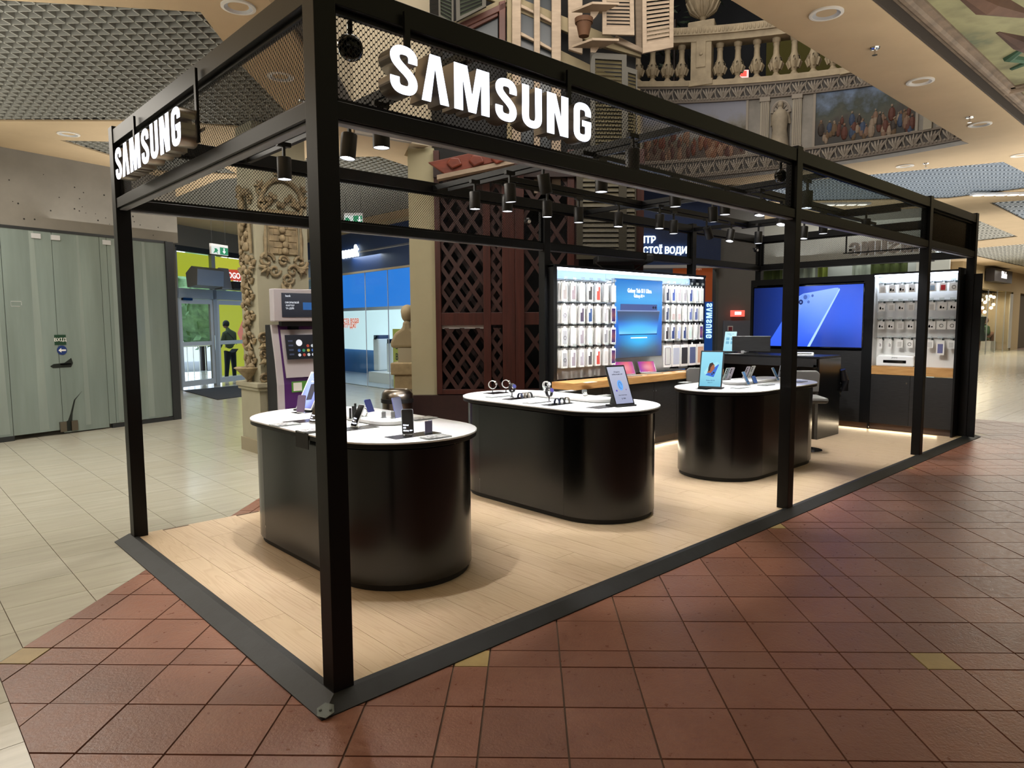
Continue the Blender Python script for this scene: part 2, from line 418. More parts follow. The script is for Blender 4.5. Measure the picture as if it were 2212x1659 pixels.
gridD = [(4.0, 8.2), (7.4, 8.2), (7.4, 13.5), (5.6, 14.4), (3.2, 13.0), (3.2, 9.6)]
gridE = [(4.35, 6.4), (5.2, 6.7), (6.9, 7.6), (7.2, 8.0), (3.9, 8.0), (3.6, 7.2)]
blueA = [(11.29, 1.95), (11.85, .25), (13.1, .2), (14.9, .5), (15.0, 1.83), (13.4, 3.6), (12.4, 4.6), (11.0, 4.4), (10.7, 3.6)]
blueB = [(10.35, 3.9), (10.6, 4.75), (13.3, 5.4), (12.3, 7.3), (9.6, 7.3), (9.0, 6.2)]
coffer = [(-1, -.43), (-1, -4.5), (16, -4.5), (16, -2.5), (12.6, -.43)]
fr = [(16.2, 1.4), (17.2, -1.5), (24, -1.5), (24, 1.6)]
fr2 = [(16.6, 2.2), (24, 2.4), (25, 5), (19, 5)]
fr3 = [(26, -1), (40, -1), (40, 5), (27, 5)]
cl = curve_plate([[(-14, -14), (60, -14), (60, 24), (12.3, 24), (12.15, 20.5), (1.2, 14.05), (-14, 14.05)], atrium, gridL, gridS, gridD, gridE, blueA, blueB, coffer, fr, fr2, fr3], CZ, CZ+.12)
cl.materials.append(soffit_m); ceil = link('ceiling', cl); ceil['kind'] = 'structure'; ceil['label'] = 'cream plaster ceiling with recessed lattice panels'
def inpoly(P, x, y):
    r = False; j = len(P)-1
    for i in range(len(P)):
        if (P[i][1] > y) != (P[j][1] > y) and x < (P[j][0]-P[i][0])*(y-P[i][1])/(P[j][1]-P[i][1])+P[i][0]: r = not r
        j = i
    return r
def lattice(P, pitch, ang, m, h=.05, w=.008, pitch2=None, zb=CZ+.015):
    a = rad(ang); d = (cos(a), sin(a)); nn = (-sin(a), cos(a)); mb = MB(); pitch2 = pitch2 or pitch
    for (dd, ee, pt) in ((d, nn, pitch), (nn, d, pitch2)):
        S = [p[0]*ee[0]+p[1]*ee[1] for p in P]
        k = math.ceil(min(S)/pt)
        while k*pt < max(S):
            s = k*pt; hits = []
            for i in range(len(P)):
                p, q = P[i], P[(i+1) % len(P)]; sp, sq = p[0]*ee[0]+p[1]*ee[1]-s, q[0]*ee[0]+q[1]*ee[1]-s
                if sp*sq < 0:
                    t = sp/(sp-sq); x, y = p[0]+(q[0]-p[0])*t, p[1]+(q[1]-p[1])*t; hits.append(x*dd[0]+y*dd[1])
            hits.sort()
            for u0, u1 in zip(hits[::2], hits[1::2]):
                u0 -= .02; u1 += .02
                c = [(dd[0]*u+ee[0]*(s+o), dd[1]*u+ee[1]*(s+o)) for u, o in ((u0, -w/2), (u1, -w/2), (u1, w/2), (u0, w/2))]
                mb.prism(c, zb, zb+h)
            k += 1
    o = part('ceiling_lattice', mb, m, ceil); o['kind'] = 'stuff'
lattice(gridL, .115, 45, gridm, .06, .012); lattice(gridS, .115, 45, gridm, .05, .012); lattice(gridE, .115, 0, gridm, .05, .012); lattice(gridD, .115, 30, gridm)
lattice(blueA, .07, 47, gridb, .02, .035, .3, CZ+.03); lattice(blueB, .07, 0, gridb, .02, .04, .3, CZ+.03)
lattice(fr, .12, 45, gridb, .02, .07, .6, CZ+.03); lattice(fr2, .12, 45, gridm, .02, .07, .6, CZ+.03); lattice(fr3, .12, 0, gridm, .02, .07, .6, CZ+.03)
for P in (gridL, gridS, gridD, gridE, blueA, blueB, fr, fr2, fr3):
    part('plenum', MB().prism([(x, y) for x, y in P], CZ+.3, CZ+.32), void_m, ceil)
    mb = MB()
    for i in range(len(P)):
        p, q = Vector(P[i]), Vector(P[(i+1) % len(P)]); nn = Vector((-(q-p).y, (q-p).x)).normalized()*.01
        mb.prism([tuple(p-nn), tuple(q-nn), tuple(q+nn), tuple(p+nn)], CZ+.02, CZ+.31)
    part('coffer_side', mb, void_m, ceil)
# painted ceiling coffer, right
mur = mat('ceiling_mural', '#6c7358', .8)
n = N(mur); ge = n.new('ShaderNodeNewGeometry'); f = n.noise(ge.outputs['Position'], .9, 5, .55)
c1 = n.ramp(f, [(.36, lin('#47402f')), (.42, lin('#6e6a4c')), (.52, lin('#8f8c66')), (.6, lin('#7c7a58')), (.68, lin('#3c5147')), (.74, lin('#5d6f78'))]); n.l(c1, n.b.inputs['Base Color'])
part('painted_panel', MB().prism([(-1.4, -.45), (-1.4, -4.6), (16, -4.6), (16, -2.5), (12.6, -.45)], CZ+.13, CZ+.15), mur, ceil, 'large faded mural in green and ochre')
mb = MB()
mb.box(-1, 12.7, -.45, -.432, CZ+.004, CZ+.3); part('coffer_side', mb, mat('coffer_brown', '#3f362e', .8), ceil)
mcor = mat('painted_cornice', '#7b6a58', .7, var=.35, vs=5)
part('cornice', MB().cyl((-1, -.53, CZ+.12), (12.6, -.53, CZ+.12), .05, 10).box(-1, 12.6, -.62, -.45, CZ+.11, CZ+.13), mcor, ceil)
part('cornice', MB().cyl((8.25, -4.5, CZ+.12), (8.25, -.5, CZ+.12), .05, 10).box(8.15, 8.36, -4.5, -.5, CZ+.11, CZ+.13), mcor, ceil)
part('fresco_figure', MB().sweep([(4.85, -.72, CZ+.14), (5.1, -.85, CZ+.14), (5.5, -.95, CZ+.14), (6.0, -1.1, CZ+.14)], [.03, .05, .12, .05], 8), mat('fresco_brown', '#553c2c', .8, var=.3), ceil)
part('fresco_figure', MB().sweep([(6.9, -.95, CZ+.14), (7.1, -.78, CZ+.14), (7.35, -.9, CZ+.14), (7.5, -.72, CZ+.14)], [.03, .06, .05, .03], 8), mat('fresco_green', '#3d5a45', .8, var=.3), ceil)
part('fresco_figure', MB().sweep([(6.3, -.85, CZ+.14), (6.7, -.95, CZ+.14), (7.2, -1.05, CZ+.14), (7.6, -.9, CZ+.14)], [.02, .09, .08, .02], 8), mat('fresco_umber', '#4b352a', .8, var=.3), ceil)
# downlights and sprinklers
dm = mat('downlight_rim', '#d9d5cc', .5); dr = mat('downlight_reflector', '#b4b5b6', .35, .2)
dlens = mat('downlight_lens', '#ddd9d0', .4)
def downlight(u, v, label, lit=False, r=.13, deep=True):
    P = U(u, v, z=CZ); t = thing('recessed_downlight', label, 'downlight', (P.x, P.y, CZ), group='ceiling downlights')
    part('rim', MB().lathe([(r, 0), (r, -.012), (r*.82, -.016), (r*.82, .0)], 28, cap=False), dm, t, smooth=True)
    part('reflector', MB().lathe([(r*.82, -.012), (r*.6, .0), (r*.55, .004), (.001, .005)], 28, cap=False), dr if deep else dlens, t, smooth=True)
    if lit: part('lens', MB().lathe([(.05, -.004), (.001, -.002)], 20), lens_m, t)
downlight(515, 14, 'round recessed downlight in the cream soffit at top left edge of the photo')
downlight(606, 165, 'round recessed downlight seen through the left mesh panel')
downlight(148, 289, 'round recessed downlight above the grey plaster wall at far left')
downlight(1785, 28, 'nearest round recessed downlight in the diagonal soffit at top right')
downlight(1988, 175, 'second round downlight along the diagonal soffit, shallow white lens', deep=False)
downlight(2117, 268, 'third round recessed downlight along the diagonal soffit, beside a sprinkler')
downlight(1955, 358, 'round downlight between the frieze and the blue-grey ceiling panel', deep=False)
downlight(2205, 335, 'round downlight at the right edge of the photo', deep=False)
for u, v, lb in ((1890, 103, 'chrome fire sprinkler between the two nearest diagonal soffit downlights'), (2095, 253, 'chrome fire sprinkler beside the third diagonal soffit downlight'), (2000, 353, 'dark fire sprinkler beside the downlight below the frieze'), (653, 217, 'dark fire sprinkler seen through the left mesh beside the near post')):
    P = U(u, v, z=CZ); t = thing('fire_sprinkler', lb, 'sprinkler', (P.x, P.y, CZ), group='ceiling sprinklers')
    part('escutcheon', MB().lathe([(.045, 0), (.04, -.012), (.015, -.015)], 16), chrome, t)
    part('head', MB().cyl((0, 0, -.01), (0, 0, -.06), .009, 8).lathe([(.022, -.062), (.024, -.066)], 10), chrome, t)
# upper storey shell
struct('roof', MB().prism([(-14, -14), (60, -14), (60, 24), (12.3, 24), (12.15, 20.5), (1.2, 14.05), (-14, 14.05)], 9.8, 10), void_m)
struct('wall_upper', B(-14, 60, -14, -13.8, -.1, 10), concrete); struct('wall_upper', B(-14, -13.8, -14, 14.05, -.1, 10), concrete); struct('wall_upper', B(-14, 1.3, 13.9, 14.05, -.1, 10), concrete); struct('wall_upper', B(12.15, 12.35, 20.4, 24, -.1, 10), concrete); struct('wall_upper', B(12.3, 60, 23.8, 24, -.1, 10), concrete); struct('wall_upper', MB().prism([(1.2, 14.05), (12.15, 20.5), (12.1, 20.65), (1.1, 14.2)], CZ, 10), concrete)
struct('wall_upper', B(59.8, 60, -14, 24, -.1, 10), concrete)
struct('wall_upper', B(12.8, 13, -2, 14, CZ+.3, 9.8), mat('dark_upper_wall', '#23252a', .8, var=.3, vs=1))
struct('wall_upper', B(-3, 13, 13.8, 14, CZ+.3, 9.8), gyps)
mb = MB().prism([(9.8, 6.0), (12.6, 5.2), (12.6, 6.6), (10.6, 7.6)], 0, .04); mb2 = MB()
struct('wall_upper', B(12.55, 12.78, -1.2, 4.6, CZ+1.2, 8.6), mat('olive_wall', '#5b5520', .8))
# ============================================================ KIOSK FRAME
W = .097; HT = 3.0
kfr = thing('kiosk_frame', 'large black steel canopy frame with expanded mesh panels around the kiosk', 'kiosk frame')
posts = [(0, 0), (0, 3.024), (4.23, 0), (7.6, 0), (9.505, 0), (4.40, 3.024), (7.47, 3.024), (9.505, 3.024)]
for x, y in posts:
    part('post', B(0, W, 0, W, 0, HT), black, kfr, loc=(x, y, 0), bevel=.003)
def beam(x0, y0, x1, y1, z0, z1, w=.08, name='beam', m=black, lb=None):
    L = math.hypot(x1-x0, y1-y0); a = math.atan2(y1-y0, x1-x0)
    return part(name, B(0, L, -w/2, w/2, z0, z1), m, kfr, lb, loc=(x0, y0, 0), rot=(0, 0, a), bevel=.002, seg=1)
yc = W/2; yb = 3.024+W/2; xl = W/2; xr = 9.505+W/2
spans = [((W, yc), (4.23, yc)), ((4.23+W, yc), (7.6, yc)), ((7.6+W, yc), (9.505, yc)),
         ((W, yb), (4.40, yb)), ((4.40+W, yb), (7.47, yb)), ((7.47+W, yb), (9.505, yb)),
         ((xl, W), (xl, 3.024)), ((xr, W), (xr, 3.024))]
stripm = mat('aluminium_underside_strip', '#7f848c', .5, .2)
for (a, b) in spans:
    beam(*a, *b, 2.875, 2.975, .085)
    beam(*a, *b, 2.425, 2.495, .085)
    beam(*a, *b, 2.413, 2.425, .05, 'underside_strip', stripm, 'pale aluminium strip')
def meshpanel(a, b, z0, z1, label=None, film=None):
    """expanded metal: zigzag strands with real width and depth"""
    L = math.hypot(b[0]-a[0], b[1]-a[1]); an = math.atan2(b[1]-a[1], b[0]-a[0])
    px, pz_ = .0125, .027; ny = int((z1-z0)/(pz_/2)); nx = int(L/px); V = []; F = []
    w, d = .0016, .0006
    # strands run vertically: each strand zigzags between neighbouring columns
    for i in range(nx+1):
        base = len(V)
        for j in range(ny+1):
            x = min(max(i*px + (px*.5 if (i+j) % 2 else 0) - px*.25, 0), L); z = z0+j*(z1-z0)/ny
            V += [(x-w, -d, z), (x+w, d, z)] if j % 1 == 0 else []
        for j in range(ny):
            q = base+2*j; F.append((q, q+1, q+3, q+2))
    # cross links where neighbouring strands meet
    for i in range(nx):
        for j in range(ny+1):
            if (i+j) % 2:
                x = i*px+px*.25; z = z0+j*(z1-z0)/ny; b0 = len(V)
                V += [(x-.0005, 0, z-.0032), (x+px*.5+.0005, 0, z-.0032), (x+px*.5+.0005, 0, z+.0032), (x-.0005, 0, z+.0032)]; F.append((b0, b0+1, b0+2, b0+3))
    m = bpy.data.meshes.new('mesh_panel'); m.from_pydata(V, [], F); m.materials.append(black)
    o = link('mesh_panel', m, kfr, (a[0], a[1], 0), (0, 0, an), label)
    fr = MB().box(0, L, -.012, .012, z1-.022, z1).box(0, L, -.012, .012, z0, z0+.022).box(0, .022, -.012, .012, z0, z1).box(L-.022, L, -.012, .012, z0, z1)
    part('panel_frame', fr, black, kfr, loc=(a[0], a[1], 0), rot=(0, 0, an))
    if film: part('panel_film', B(0.02, L-.02, .014, .016, z0+.02, z1-.02), film, kfr, 'dark glossy film behind the mesh', loc=(a[0], a[1], 0), rot=(0, 0, an))
filmd = glass('dark_film', '#0b0c0f', .12, .22); filmo = mat('opaque_black_film', '#050506', .12)
for i, (a, b) in enumerate(spans):
    meshpanel(a, b, 2.495, 2.875, film={1: filmd, 2: filmo}.get(i))
# cross beams and lighting track
for x in (.93, 2.85, 5.15, 7.55):
    beam(x, .09, x, 3.03, 2.895, 2.945, .05)
beam(2.85, 2.22, 5.15, 2.22, 2.895, 2.945, .05); beam(5.15, 2.22, 7.55, 2.22, 2.895, 2.945, .05)
beam(5.15, .95, 7.55, .95, 2.895, 2.945, .05)
for (a, b) in (((.93, .2), (.93, 2.9)), ((2.85, .55), (2.85, 2.8)), ((2.85, 2.22), (5.15, 2.22)), ((2.7, .97), (5.15, .97)), ((5.15, .4), (5.15, 2.3)), ((5.15, 2.22), (7.5, 2.22)), ((5.15, .95), (8.6, .95)), ((7.55, .3), (7.55, 2.3))):
    beam(*a, *b, 2.855, 2.89, .035, 'light_track')
# ---- track spotlights
lamp_body = mat('lamp_black', '#131316', .45)
refl = mat('lamp_reflector', '#d6dae4', .2, .6, emit='#eef3ff', es=1.6)
def spotlight(x, y, zb, tilt, az, label, energy, group):
    sp_, aim = 49, Matrix.Identity(4)
    if y > 1.85 and x > 2.2: sp_, aim = 84, Matrix.Rotation(rad(24), 4, 'X')
    elif x > 6.8: sp_, aim = 84, Matrix.Rotation(rad(-26), 4, 'Y')
    Lh = .152; r = .049
    t = thing('track_spotlight', label, 'spotlight', (x, y, zb+.255), az, group)
    part('track_adapter', B(-.05, .05, -.016, .016, -.03, 0).box(-.009, .009, -.009, .009, -.108, -.03), lamp_body, t)
    T = Matrix.Translation((0, 0, -.255+Lh)) @ Matrix.Rotation(tilt, 4, 'Y')
    b = MB(); b.T = T; b.lathe([(.001, 0), (r-.003, 0), (r, -.004), (r, -Lh+.001), (r-.003, -Lh), (r-.004, -Lh+.02), (.001, -Lh+.021)], 24, cap=False)
    bo = part('lamp_body', b, lamp_body, t, smooth=True)
    q = MB(); q.T = T; q.lathe([(r-.004, -Lh+.003), (r*.6, -Lh+.012), (r*.35, -Lh+.014)], 24, cap=False); part('reflector', q, refl, t, smooth=True)
    q = MB(); q.T = T; q.lathe([(r*.36, -Lh+.012), (r*.2, -Lh+.008), (.0005, -Lh+.007)], 16, cap=False); part('lens', q, lens_m, t, smooth=True)
    if energy:
        l = bpy.data.lights.new('spot', 'SPOT'); l.energy = energy; l.spot_size = rad(sp_); l.spot_blend = .38; l.color = (1, .985, .95); l.shadow_soft_size = .03
        o = bpy.data.objects.new('spot_beam', l); COL.objects.link(o); o.parent = t
        o.matrix_local = T @ Matrix.Translation((0, 0, -Lh-.004)) @ aim
LAMPS = [ # u, v, tilt, azimuth, energy, label
 (615, 388, 0, 0, 26, 'leftmost track spotlight, hanging in front of the carved pilaster'),
 (824, 320, 0, 0, 26, 'track spotlight just below the front beam, right of the near post'),
 (749, 343, .12, 0, 26, 'track spotlight half hidden by the near post'),
 (1026, 452, 0, 0, 26, 'leftmost spotlight on the second cross track'),
 (1104, 437, -.08, 0, 26, 'middle spotlight on the second cross track, tilted slightly'),
 (1096, 457, 0, 0, 22, 'spotlight hanging behind the middle spotlight of the second cross track'),
 (1182, 420, -.25, 0, 26, 'tilted spotlight at the front end of the second cross track'),
 (1182, 469, 0, 0, 22, 'spotlight hanging directly beneath the tilted one, farther back'),
 (1299, 415, 0, 0, 26, 'spotlight cut by the front beam in front of the gilded shutter'),
 (1250, 481, 0, 0, 20, 'dark side-on spotlight left of centre on the rear track'),
 (1335, 490, .05, 0, 20, 'dark side-on spotlight right of centre on the rear track'),
 (1424, 494, .05, 0, 22, 'spotlight hanging above the glowing blue shop lettering'),
 (1455, 505, 0, 0, 18, 'spotlight hanging in front of the glowing blue shop lettering'),
 (1459, 447, -.05, 0, 26, 'spotlight in front of the blue-grey ceiling panel under the front beam'),
 (1541, 480, -.1, 0, 22, 'spotlight on the short cross track right of the ceiling panel'),
 (1566, 464, 0, 0, 24, 'spotlight half hidden by the front beam beside the short cross track'),
 (1535, 519, -.55, 0, 18, 'strongly tilted spotlight pointing right at the rear corner'),
 (1575, 522, .25, 0, 18, 'dark spotlight tilted left beside the strongly tilted one'),
 (1638, 526, 0, 0, 20, 'spotlight in front of the rear corner post'),
 (1640, 466, .15, 0, 24, 'spotlight poking below the front beam left of the second front post'),
 (1686, 487, .3, 0, 24, 'spotlight with bright reflector touching the left of the second front post'),
 (1735, 516, .1, 0, 22, 'spotlight just right of the second front post'),
 (1778, 505, 0, 0, 22, 'spotlight in front of the pale fascia right of the second front post'),
 (1742, 450, .05, 0, 22, 'spotlight seen through the dark mesh right of the second front post'),
 (1366, 372, 0, 0, 24, 'spotlight seen through the front mesh below the cross beams'),
 (1870, 502, 0, 0, 16, 'spotlight with a rounded shade above the reversed lettering'),
]
for u, v, tl, az, en, lb in LAMPS:
    P = U(u, v, z=2.6)
    spotlight(P.x - sin(tl)*-.19*1, P.y, 2.6, tl, 0, 'black ' + lb, en*2.9, 'track spotlights under the kiosk canopy')
# ---- SAMSUNG lettering
def catmull(P, k=5):
    out = []
    for i in range(len(P)-1):
        p0, p1, p2, p3 = P[max(i-1, 0)], P[i], P[i+1], P[min(i+2, len(P)-1)]
        for j in range(k):
            t = j/k; out.append(tuple(.5*(2*b+(c-a)*t+(2*a-5*b+4*c-d)*t*t+(3*b-a-3*c+d)*t**3) for a, b, c, d in zip(p0, p1, p2, p3)))
    return out+[P[-1]]
def stroke(P, w):
    L = []; R = []; n = len(P)
    for i in range(n):
        a, b = P[max(i-1, 0)], P[min(i+1, n-1)]; dx, dy = b[0]-a[0], b[1]-a[1]; l = math.hypot(dx, dy) or 1
        nx, ny = -dy/l*w/2, dx/l*w/2; L.append((P[i][0]+nx, P[i][1]+ny)); R.append((P[i][0]-nx, P[i][1]-ny))
    return L+R[::-1]
S_ = stroke(catmull([(.46,.67),(.455,.80),(.39,.885),(.28,.905),(.17,.88),(.108,.79),(.125,.675),(.21,.575),(.345,.46),(.435,.35),(.455,.225),(.4,.12),(.285,.095),(.165,.12),(.105,.21),(.1,.345)]), .178)
A_ = [(0,0),(.19,1),(.42,1),(.61,0),(.415,0),(.305,.76),(.195,0)]
M_ = [(0,0),(0,1),(.27,1),(.375,.35),(.48,1),(.75,1),(.75,0),(.575,0),(.575,.74),(.455,0),(.295,0),(.175,.74),(.175,0)]
U_ = stroke(catmull([(.1,1),(.1,.6),(.1,.24),(.165,.125),(.275,.095),(.385,.125),(.45,.24),(.45,.6),(.45,1)]), .178)
N_ = [(0,0),(0,1),(.22,1),(.37,.40),(.37,1),(.55,1),(.55,0),(.34,0),(.18,.62),(.18,0)]
G_ = stroke(catmull([(.455,.68),(.45,.80),(.385,.885),(.28,.905),(.17,.885),(.105,.79),(.1,.5),(.105,.21),(.17,.115),(.28,.095),(.385,.115),(.45,.2),(.455,.36),(.455,.52)]), .178)
GB = [(.27,.40),(.27,.55),(.55,.55),(.55,.40)]
WORD = [('S', [S_], .28, 1.27), ('A', [A_], .441, 1.2), ('M', [M_], .619, 1.38), ('S', [S_], .862, 1.27), ('U', [U_], 1.037, 1.27), ('N', [N_], 1.214, 1.42), ('G', [G_, GB], 1.412, 1.27)]
def samsung(loc, rz, label, h=.2, dep=.1, face=letter, side=lettersd, sxm=1, nm='illuminated_sign', refl_only=False):
    t = thing(nm, label, 'sign', loc, rz)
    for ch, polys, x, sx in WORD:
        mb = MB(); mf = MB(); x0 = (x-.28)*h/.2
        for P in polys:
            Q = [((x0+a*sx*h)*sxm, b*h) for a, b in P]
            mb.prism(Q, -dep, 0, 'y')
            cx = sum(q[0] for q in Q)/len(Q)
            mf.prism(Q, -dep-.003, -dep-.0005, 'y')
        o = part('letter', mb, side, t, 'polished steel sided letter %s with a glowing white face' % ch)
        part('letter_face', mf, face, o)
    return t
samsung((.28, -.012, 2.545), 0, 'glowing white SAMSUNG letters on the long front side of the canopy', dep=.09)
samsung((-.012, 2.55, 2.53), -pi/2, 'glowing white SAMSUNG letters on the short left side of the canopy', dep=.09)
samsung((9.615, .40, 2.56), pi/2, 'SAMSUNG letters seen reversed from behind on the far right side of the canopy', dep=.09)
for x in (.43, 1.47):
    part('sign_bracket', B(x-.014, x+.014, -.022, -.008, 2.70, 2.93), black, kfr)
for y in (2.42, 1.28):
    part('sign_bracket', B(-.022, -.008, y-.014, y+.014, 2.55, 2.93), black, kfr)
part('sign_bracket', B(9.60, 9.615, .35, 1.75, 2.60, 2.615).box(9.60, 9.615, 1.70, 1.72, 2.60, 2.93), black, kfr)
part('sign_rail', B(.3, 1.6, -.011, -.004, 2.60, 2.615), steel, kfr); part('sign_rail', B(-.011, -.004, 1.2, 2.5, 2.60, 2.615), steel, kfr)
# round speakers and small cameras
def speaker(P, r, label):
    t = thing('round_speaker', label, 'speaker', P)
    part('housing', MB().ball((0, 0, 0), r, 1, .8, 1, 20, 12), mat('gloss_black', '#050506', .12), t, smooth=True)
    part('mount', MB().cyl((0, 0, 0), (0, 0, r*1.9), .012, 8), black, t)
P = U(757, 103, y=.16); speaker(P, .058, 'round black glossy dome beside the near post behind the front mesh')
P = U(1686, 380, y=.16); speaker(P, .058, 'round black glossy dome left of the second front post behind the mesh')
def camera_(P, label, rz):
    t = thing('security_camera', label, 'security camera', P, rz)
    part('mount', MB().cyl((0, .0, .0), (0, .05, .03), .014, 8), blackm, t)
    part('body', MB().ball((0, -.01, 0), .04, 1, 1, 1, 16, 10), mat('camera_black', '#101013', .3), t, smooth=True)
    part('lens_ring', MB().cyl((0, -.045, -.008), (0, -.052, -.01), .018, 14), whitem, t); 
camera_(U(1139, 478, y=2.95), 'small black ball camera with a white lens ring on the rear middle post', -.3)
camera_(U(1632, 540, y=2.95), 'small black ball camera on the rear corner post', -.3)
# ============================================================ COUNTERS
TOP = .905
def stadium(L, r, n=20):
    return [(r*cos(pi*i/n), L/2+r*sin(pi*i/n)) for i in range(n+1)] + [(r*cos(pi+pi*i/n), -L/2+r*sin(pi+pi*i/n)) for i in range(n+1)]
def counter(cx, cy, L, r, rz, label):
    t = thing('display_counter', label, 'counter', (cx, cy, 0), rz)
    part('plinth', MB().prism(stadium(L, r-.018), 0, .04), blackm, t, smooth=True)
    P = stadium(L, r)
    mb = MB()
    for (i0, i1, nm) in ((0, 20, 'curved_panel'), (20, 21, 'flat_panel'), (21, 41, 'curved_panel'), (41, 42, 'flat_panel')):
        q = MB(); pts = [P[i % 42] for i in range(i0, i1+1)]
        for a, b in zip(pts, pts[1:]):
            a = Vector((a[0], a[1], 0)); b = Vector((b[0], b[1], 0))
            k = len(q.V); q.add([(a.x, a.y, .04), (b.x, b.y, .04), (b.x, b.y, TOP-.055), (a.x, a.y, TOP-.055)], [(0, 1, 2, 3)])
        if nm == 'flat_panel':
            a, b = pts; d = 1 if a[0] < 0 else -1
            q = MB(); y0, y1 = min(a[1], b[1])+.0015, max(a[1], b[1])-.0015
            q.box(min(a[0], a[0]-d*-.004), max(a[0], a[0]-d*-.004), y0, y1, .04, TOP-.055)
        else:   # weld the strip so it shades smoothly
            vs = []; 
            for p in pts: vs += [(p[0], p[1], .04), (p[0], p[1], TOP-.055)]
            q = MB().add(vs, [(2*i, 2*i+2, 2*i+3, 2*i+1) for i in range(len(pts)-1)])
        part(nm, q, counter_m, t, smooth=True)
    part('neck', MB().prism(stadium(L, r-.02), TOP-.056, TOP-.04), blackm, t, smooth=True)
    part('top_edge', MB().prism(stadium(L, r+.042), TOP-.04, TOP-.012), black, t, 'black edge band under the white top', smooth=True, bevel=.003)
    part('countertop', MB().prism(stadium(L, r+.045), TOP-.0125, TOP), top_m, t, 'white stone top', smooth=True, bevel=.003)
    return t
counter(1.11, 1.66, 1.05, .46, 0, 'nearest black oval counter with a white top, behind the near post')
counter(3.09, 1.62, 1.04, .45, 0, 'middle black oval counter with smartwatches on its white top')
counter(5.64, 1.14, 1.03, .45, pi/2, 'farthest black oval counter with upright phones, beside the second front post')
# raised white trays on the counters
def tray(cx, cy, L, r, rz, label):
    t = thing('display_tray', label, 'display tray', (cx, cy, TOP), rz)
    part('base', MB().prism(stadium(L, r-.012, 10), 0, .006), greyl, t, smooth=True)
    part('tray_top', MB().prism(stadium(L, r, 10), .006, .032), white, t, smooth=True, bevel=.004)
tray(1.22, 1.72, .62, .14, 0, 'raised white oval tray on the nearest counter')
tray(3.22, 1.58, .72, .13, 0, 'raised white oval tray on the smartwatch counter')
tray(5.9, 1.22, .75, .14, pi/2, 'raised white oval tray on the farthest counter')
# ---- small goods
def rbox(w, h, d, r=.006, n=4):
    P = []
    for cx, cy, a in ((w/2-r, h/2-r, 0), (-w/2+r, h/2-r, 90), (-w/2+r, -h/2+r, 180), (w/2-r, -h/2+r, 270)):
        for i in range(n+1): P.append((cx+r*cos(rad(a+90*i/n)), cy+r*sin(rad(a+90*i/n))))
    return P
scrd = mat('phone_screen_black', '#07070a', .08); lens = mat('camera_lens', '#0a0a0c', .1)
CM = {}
def cm(h, r=.3, me=.2):
    if (h, r) not in CM: CM[(h, r)] = mat('casing', h, r, me)
    return CM[(h, r)]
def phone(u, v, label, face, back='#20222a', yaw=0, tilt=20, h=.155, w=.075, z=TOP, stand=True, txt=None, cams=3, screen=None, loc=None):
    """a phone leaning on a stand; yaw turns its screen about the vertical, 0 faces -y"""
    P = loc or U(u, v, z=z); t = thing('display_phone', label, 'phone', (P[0], P[1], z), rad(yaw), 'phones on the counters')
    T = Matrix.Translation((0, 0, .012)) @ Matrix.Rotation(-rad(tilt), 4, 'X')
    R = [(x, y+h/2) for x, y in rbox(w, h, 0, .01)]
    b = MB(); b.T = T; b.prism(R, 0, .008, 'y'); part('body', b, cm(back), t, bevel=.001)
    s = MB(); s.T = T; s.prism([(x*.94, (y-h/2)*.97+h/2) for x, y in R], -.0008, 0, 'y'); part('screen', s, screen or (scrd if face == 'black' else cm(face, .2)), t)
    for i in range(cams):
        c = MB(); c.T = T; c.cyl((w*.28, .008, h-.02-.022*i), (w*.28, .0105, h-.02-.022*i), .0085, 12); part('camera_lens', c, lens, t)
    if stand:
        q = MB(); q.T = Matrix.Translation((0, .02, 0)); q.lathe([(.03, 0), (.03, .006), (.012, .01), (.011, h*.32)], 16); part('stand', q, chrome, t)
        part('ledge', MB().box(-w*.3, w*.3, -.008, .02, .004, .012), chrome, t)
    if txt:
        for i, tx in enumerate(txt):
            o = text(tx, .0125, t, emis_w, (0, 0, 0), ext=.0002, off=.0003, align='LEFT')
            o.matrix_local = T @ Matrix.Translation((-w*.4, -.0012, h*.36-i*.017)) @ Matrix.Rotation(pi/2, 4, 'X')
    return t
emis_w = emis('screen_white', '#e8ecff', 2.2)
def info_card(u, v, label, w=.16, d=.11, yaw=0, z=TOP):
    P = U(u, v, z=z); t = thing('information_card', label, 'information card', (P.x, P.y, z), rad(yaw), 'clear printed information blocks')
    part('block', MB().box(-w/2, w/2, -d/2, d/2, 0, .008), clearb, t, bevel=.001)
    part('print', MB().box(-w/2+.004, w/2-.004, -d/2+.004, d/2-.004, .0082, .0086), cardprint, t)
cardprint = mat('card_print', '#8f9296', .3)
n = N(cardprint); co = n.coord((1, 1, 1)); f = n.noise(co, 60, 3, .7)
n.l(n.ramp(f, [(.42, lin('#5a5d62')), (.5, lin('#b8babd')), (.6, lin('#d5d7d9'))]), n.b.inputs['Base Color'])
def mat_pad(u, v, label, w=.2, d=.12, yaw=0, z=TOP):
    P = U(u, v, z=z); t = thing('counter_pad', label, 'pad', (P.x, P.y, z), rad(yaw), 'flat black pads on the counters')
    part('pad', MB().prism(rbox(w, d, 0, .008), .0, .0018), mat('pad_black', '#131417', .25), t)
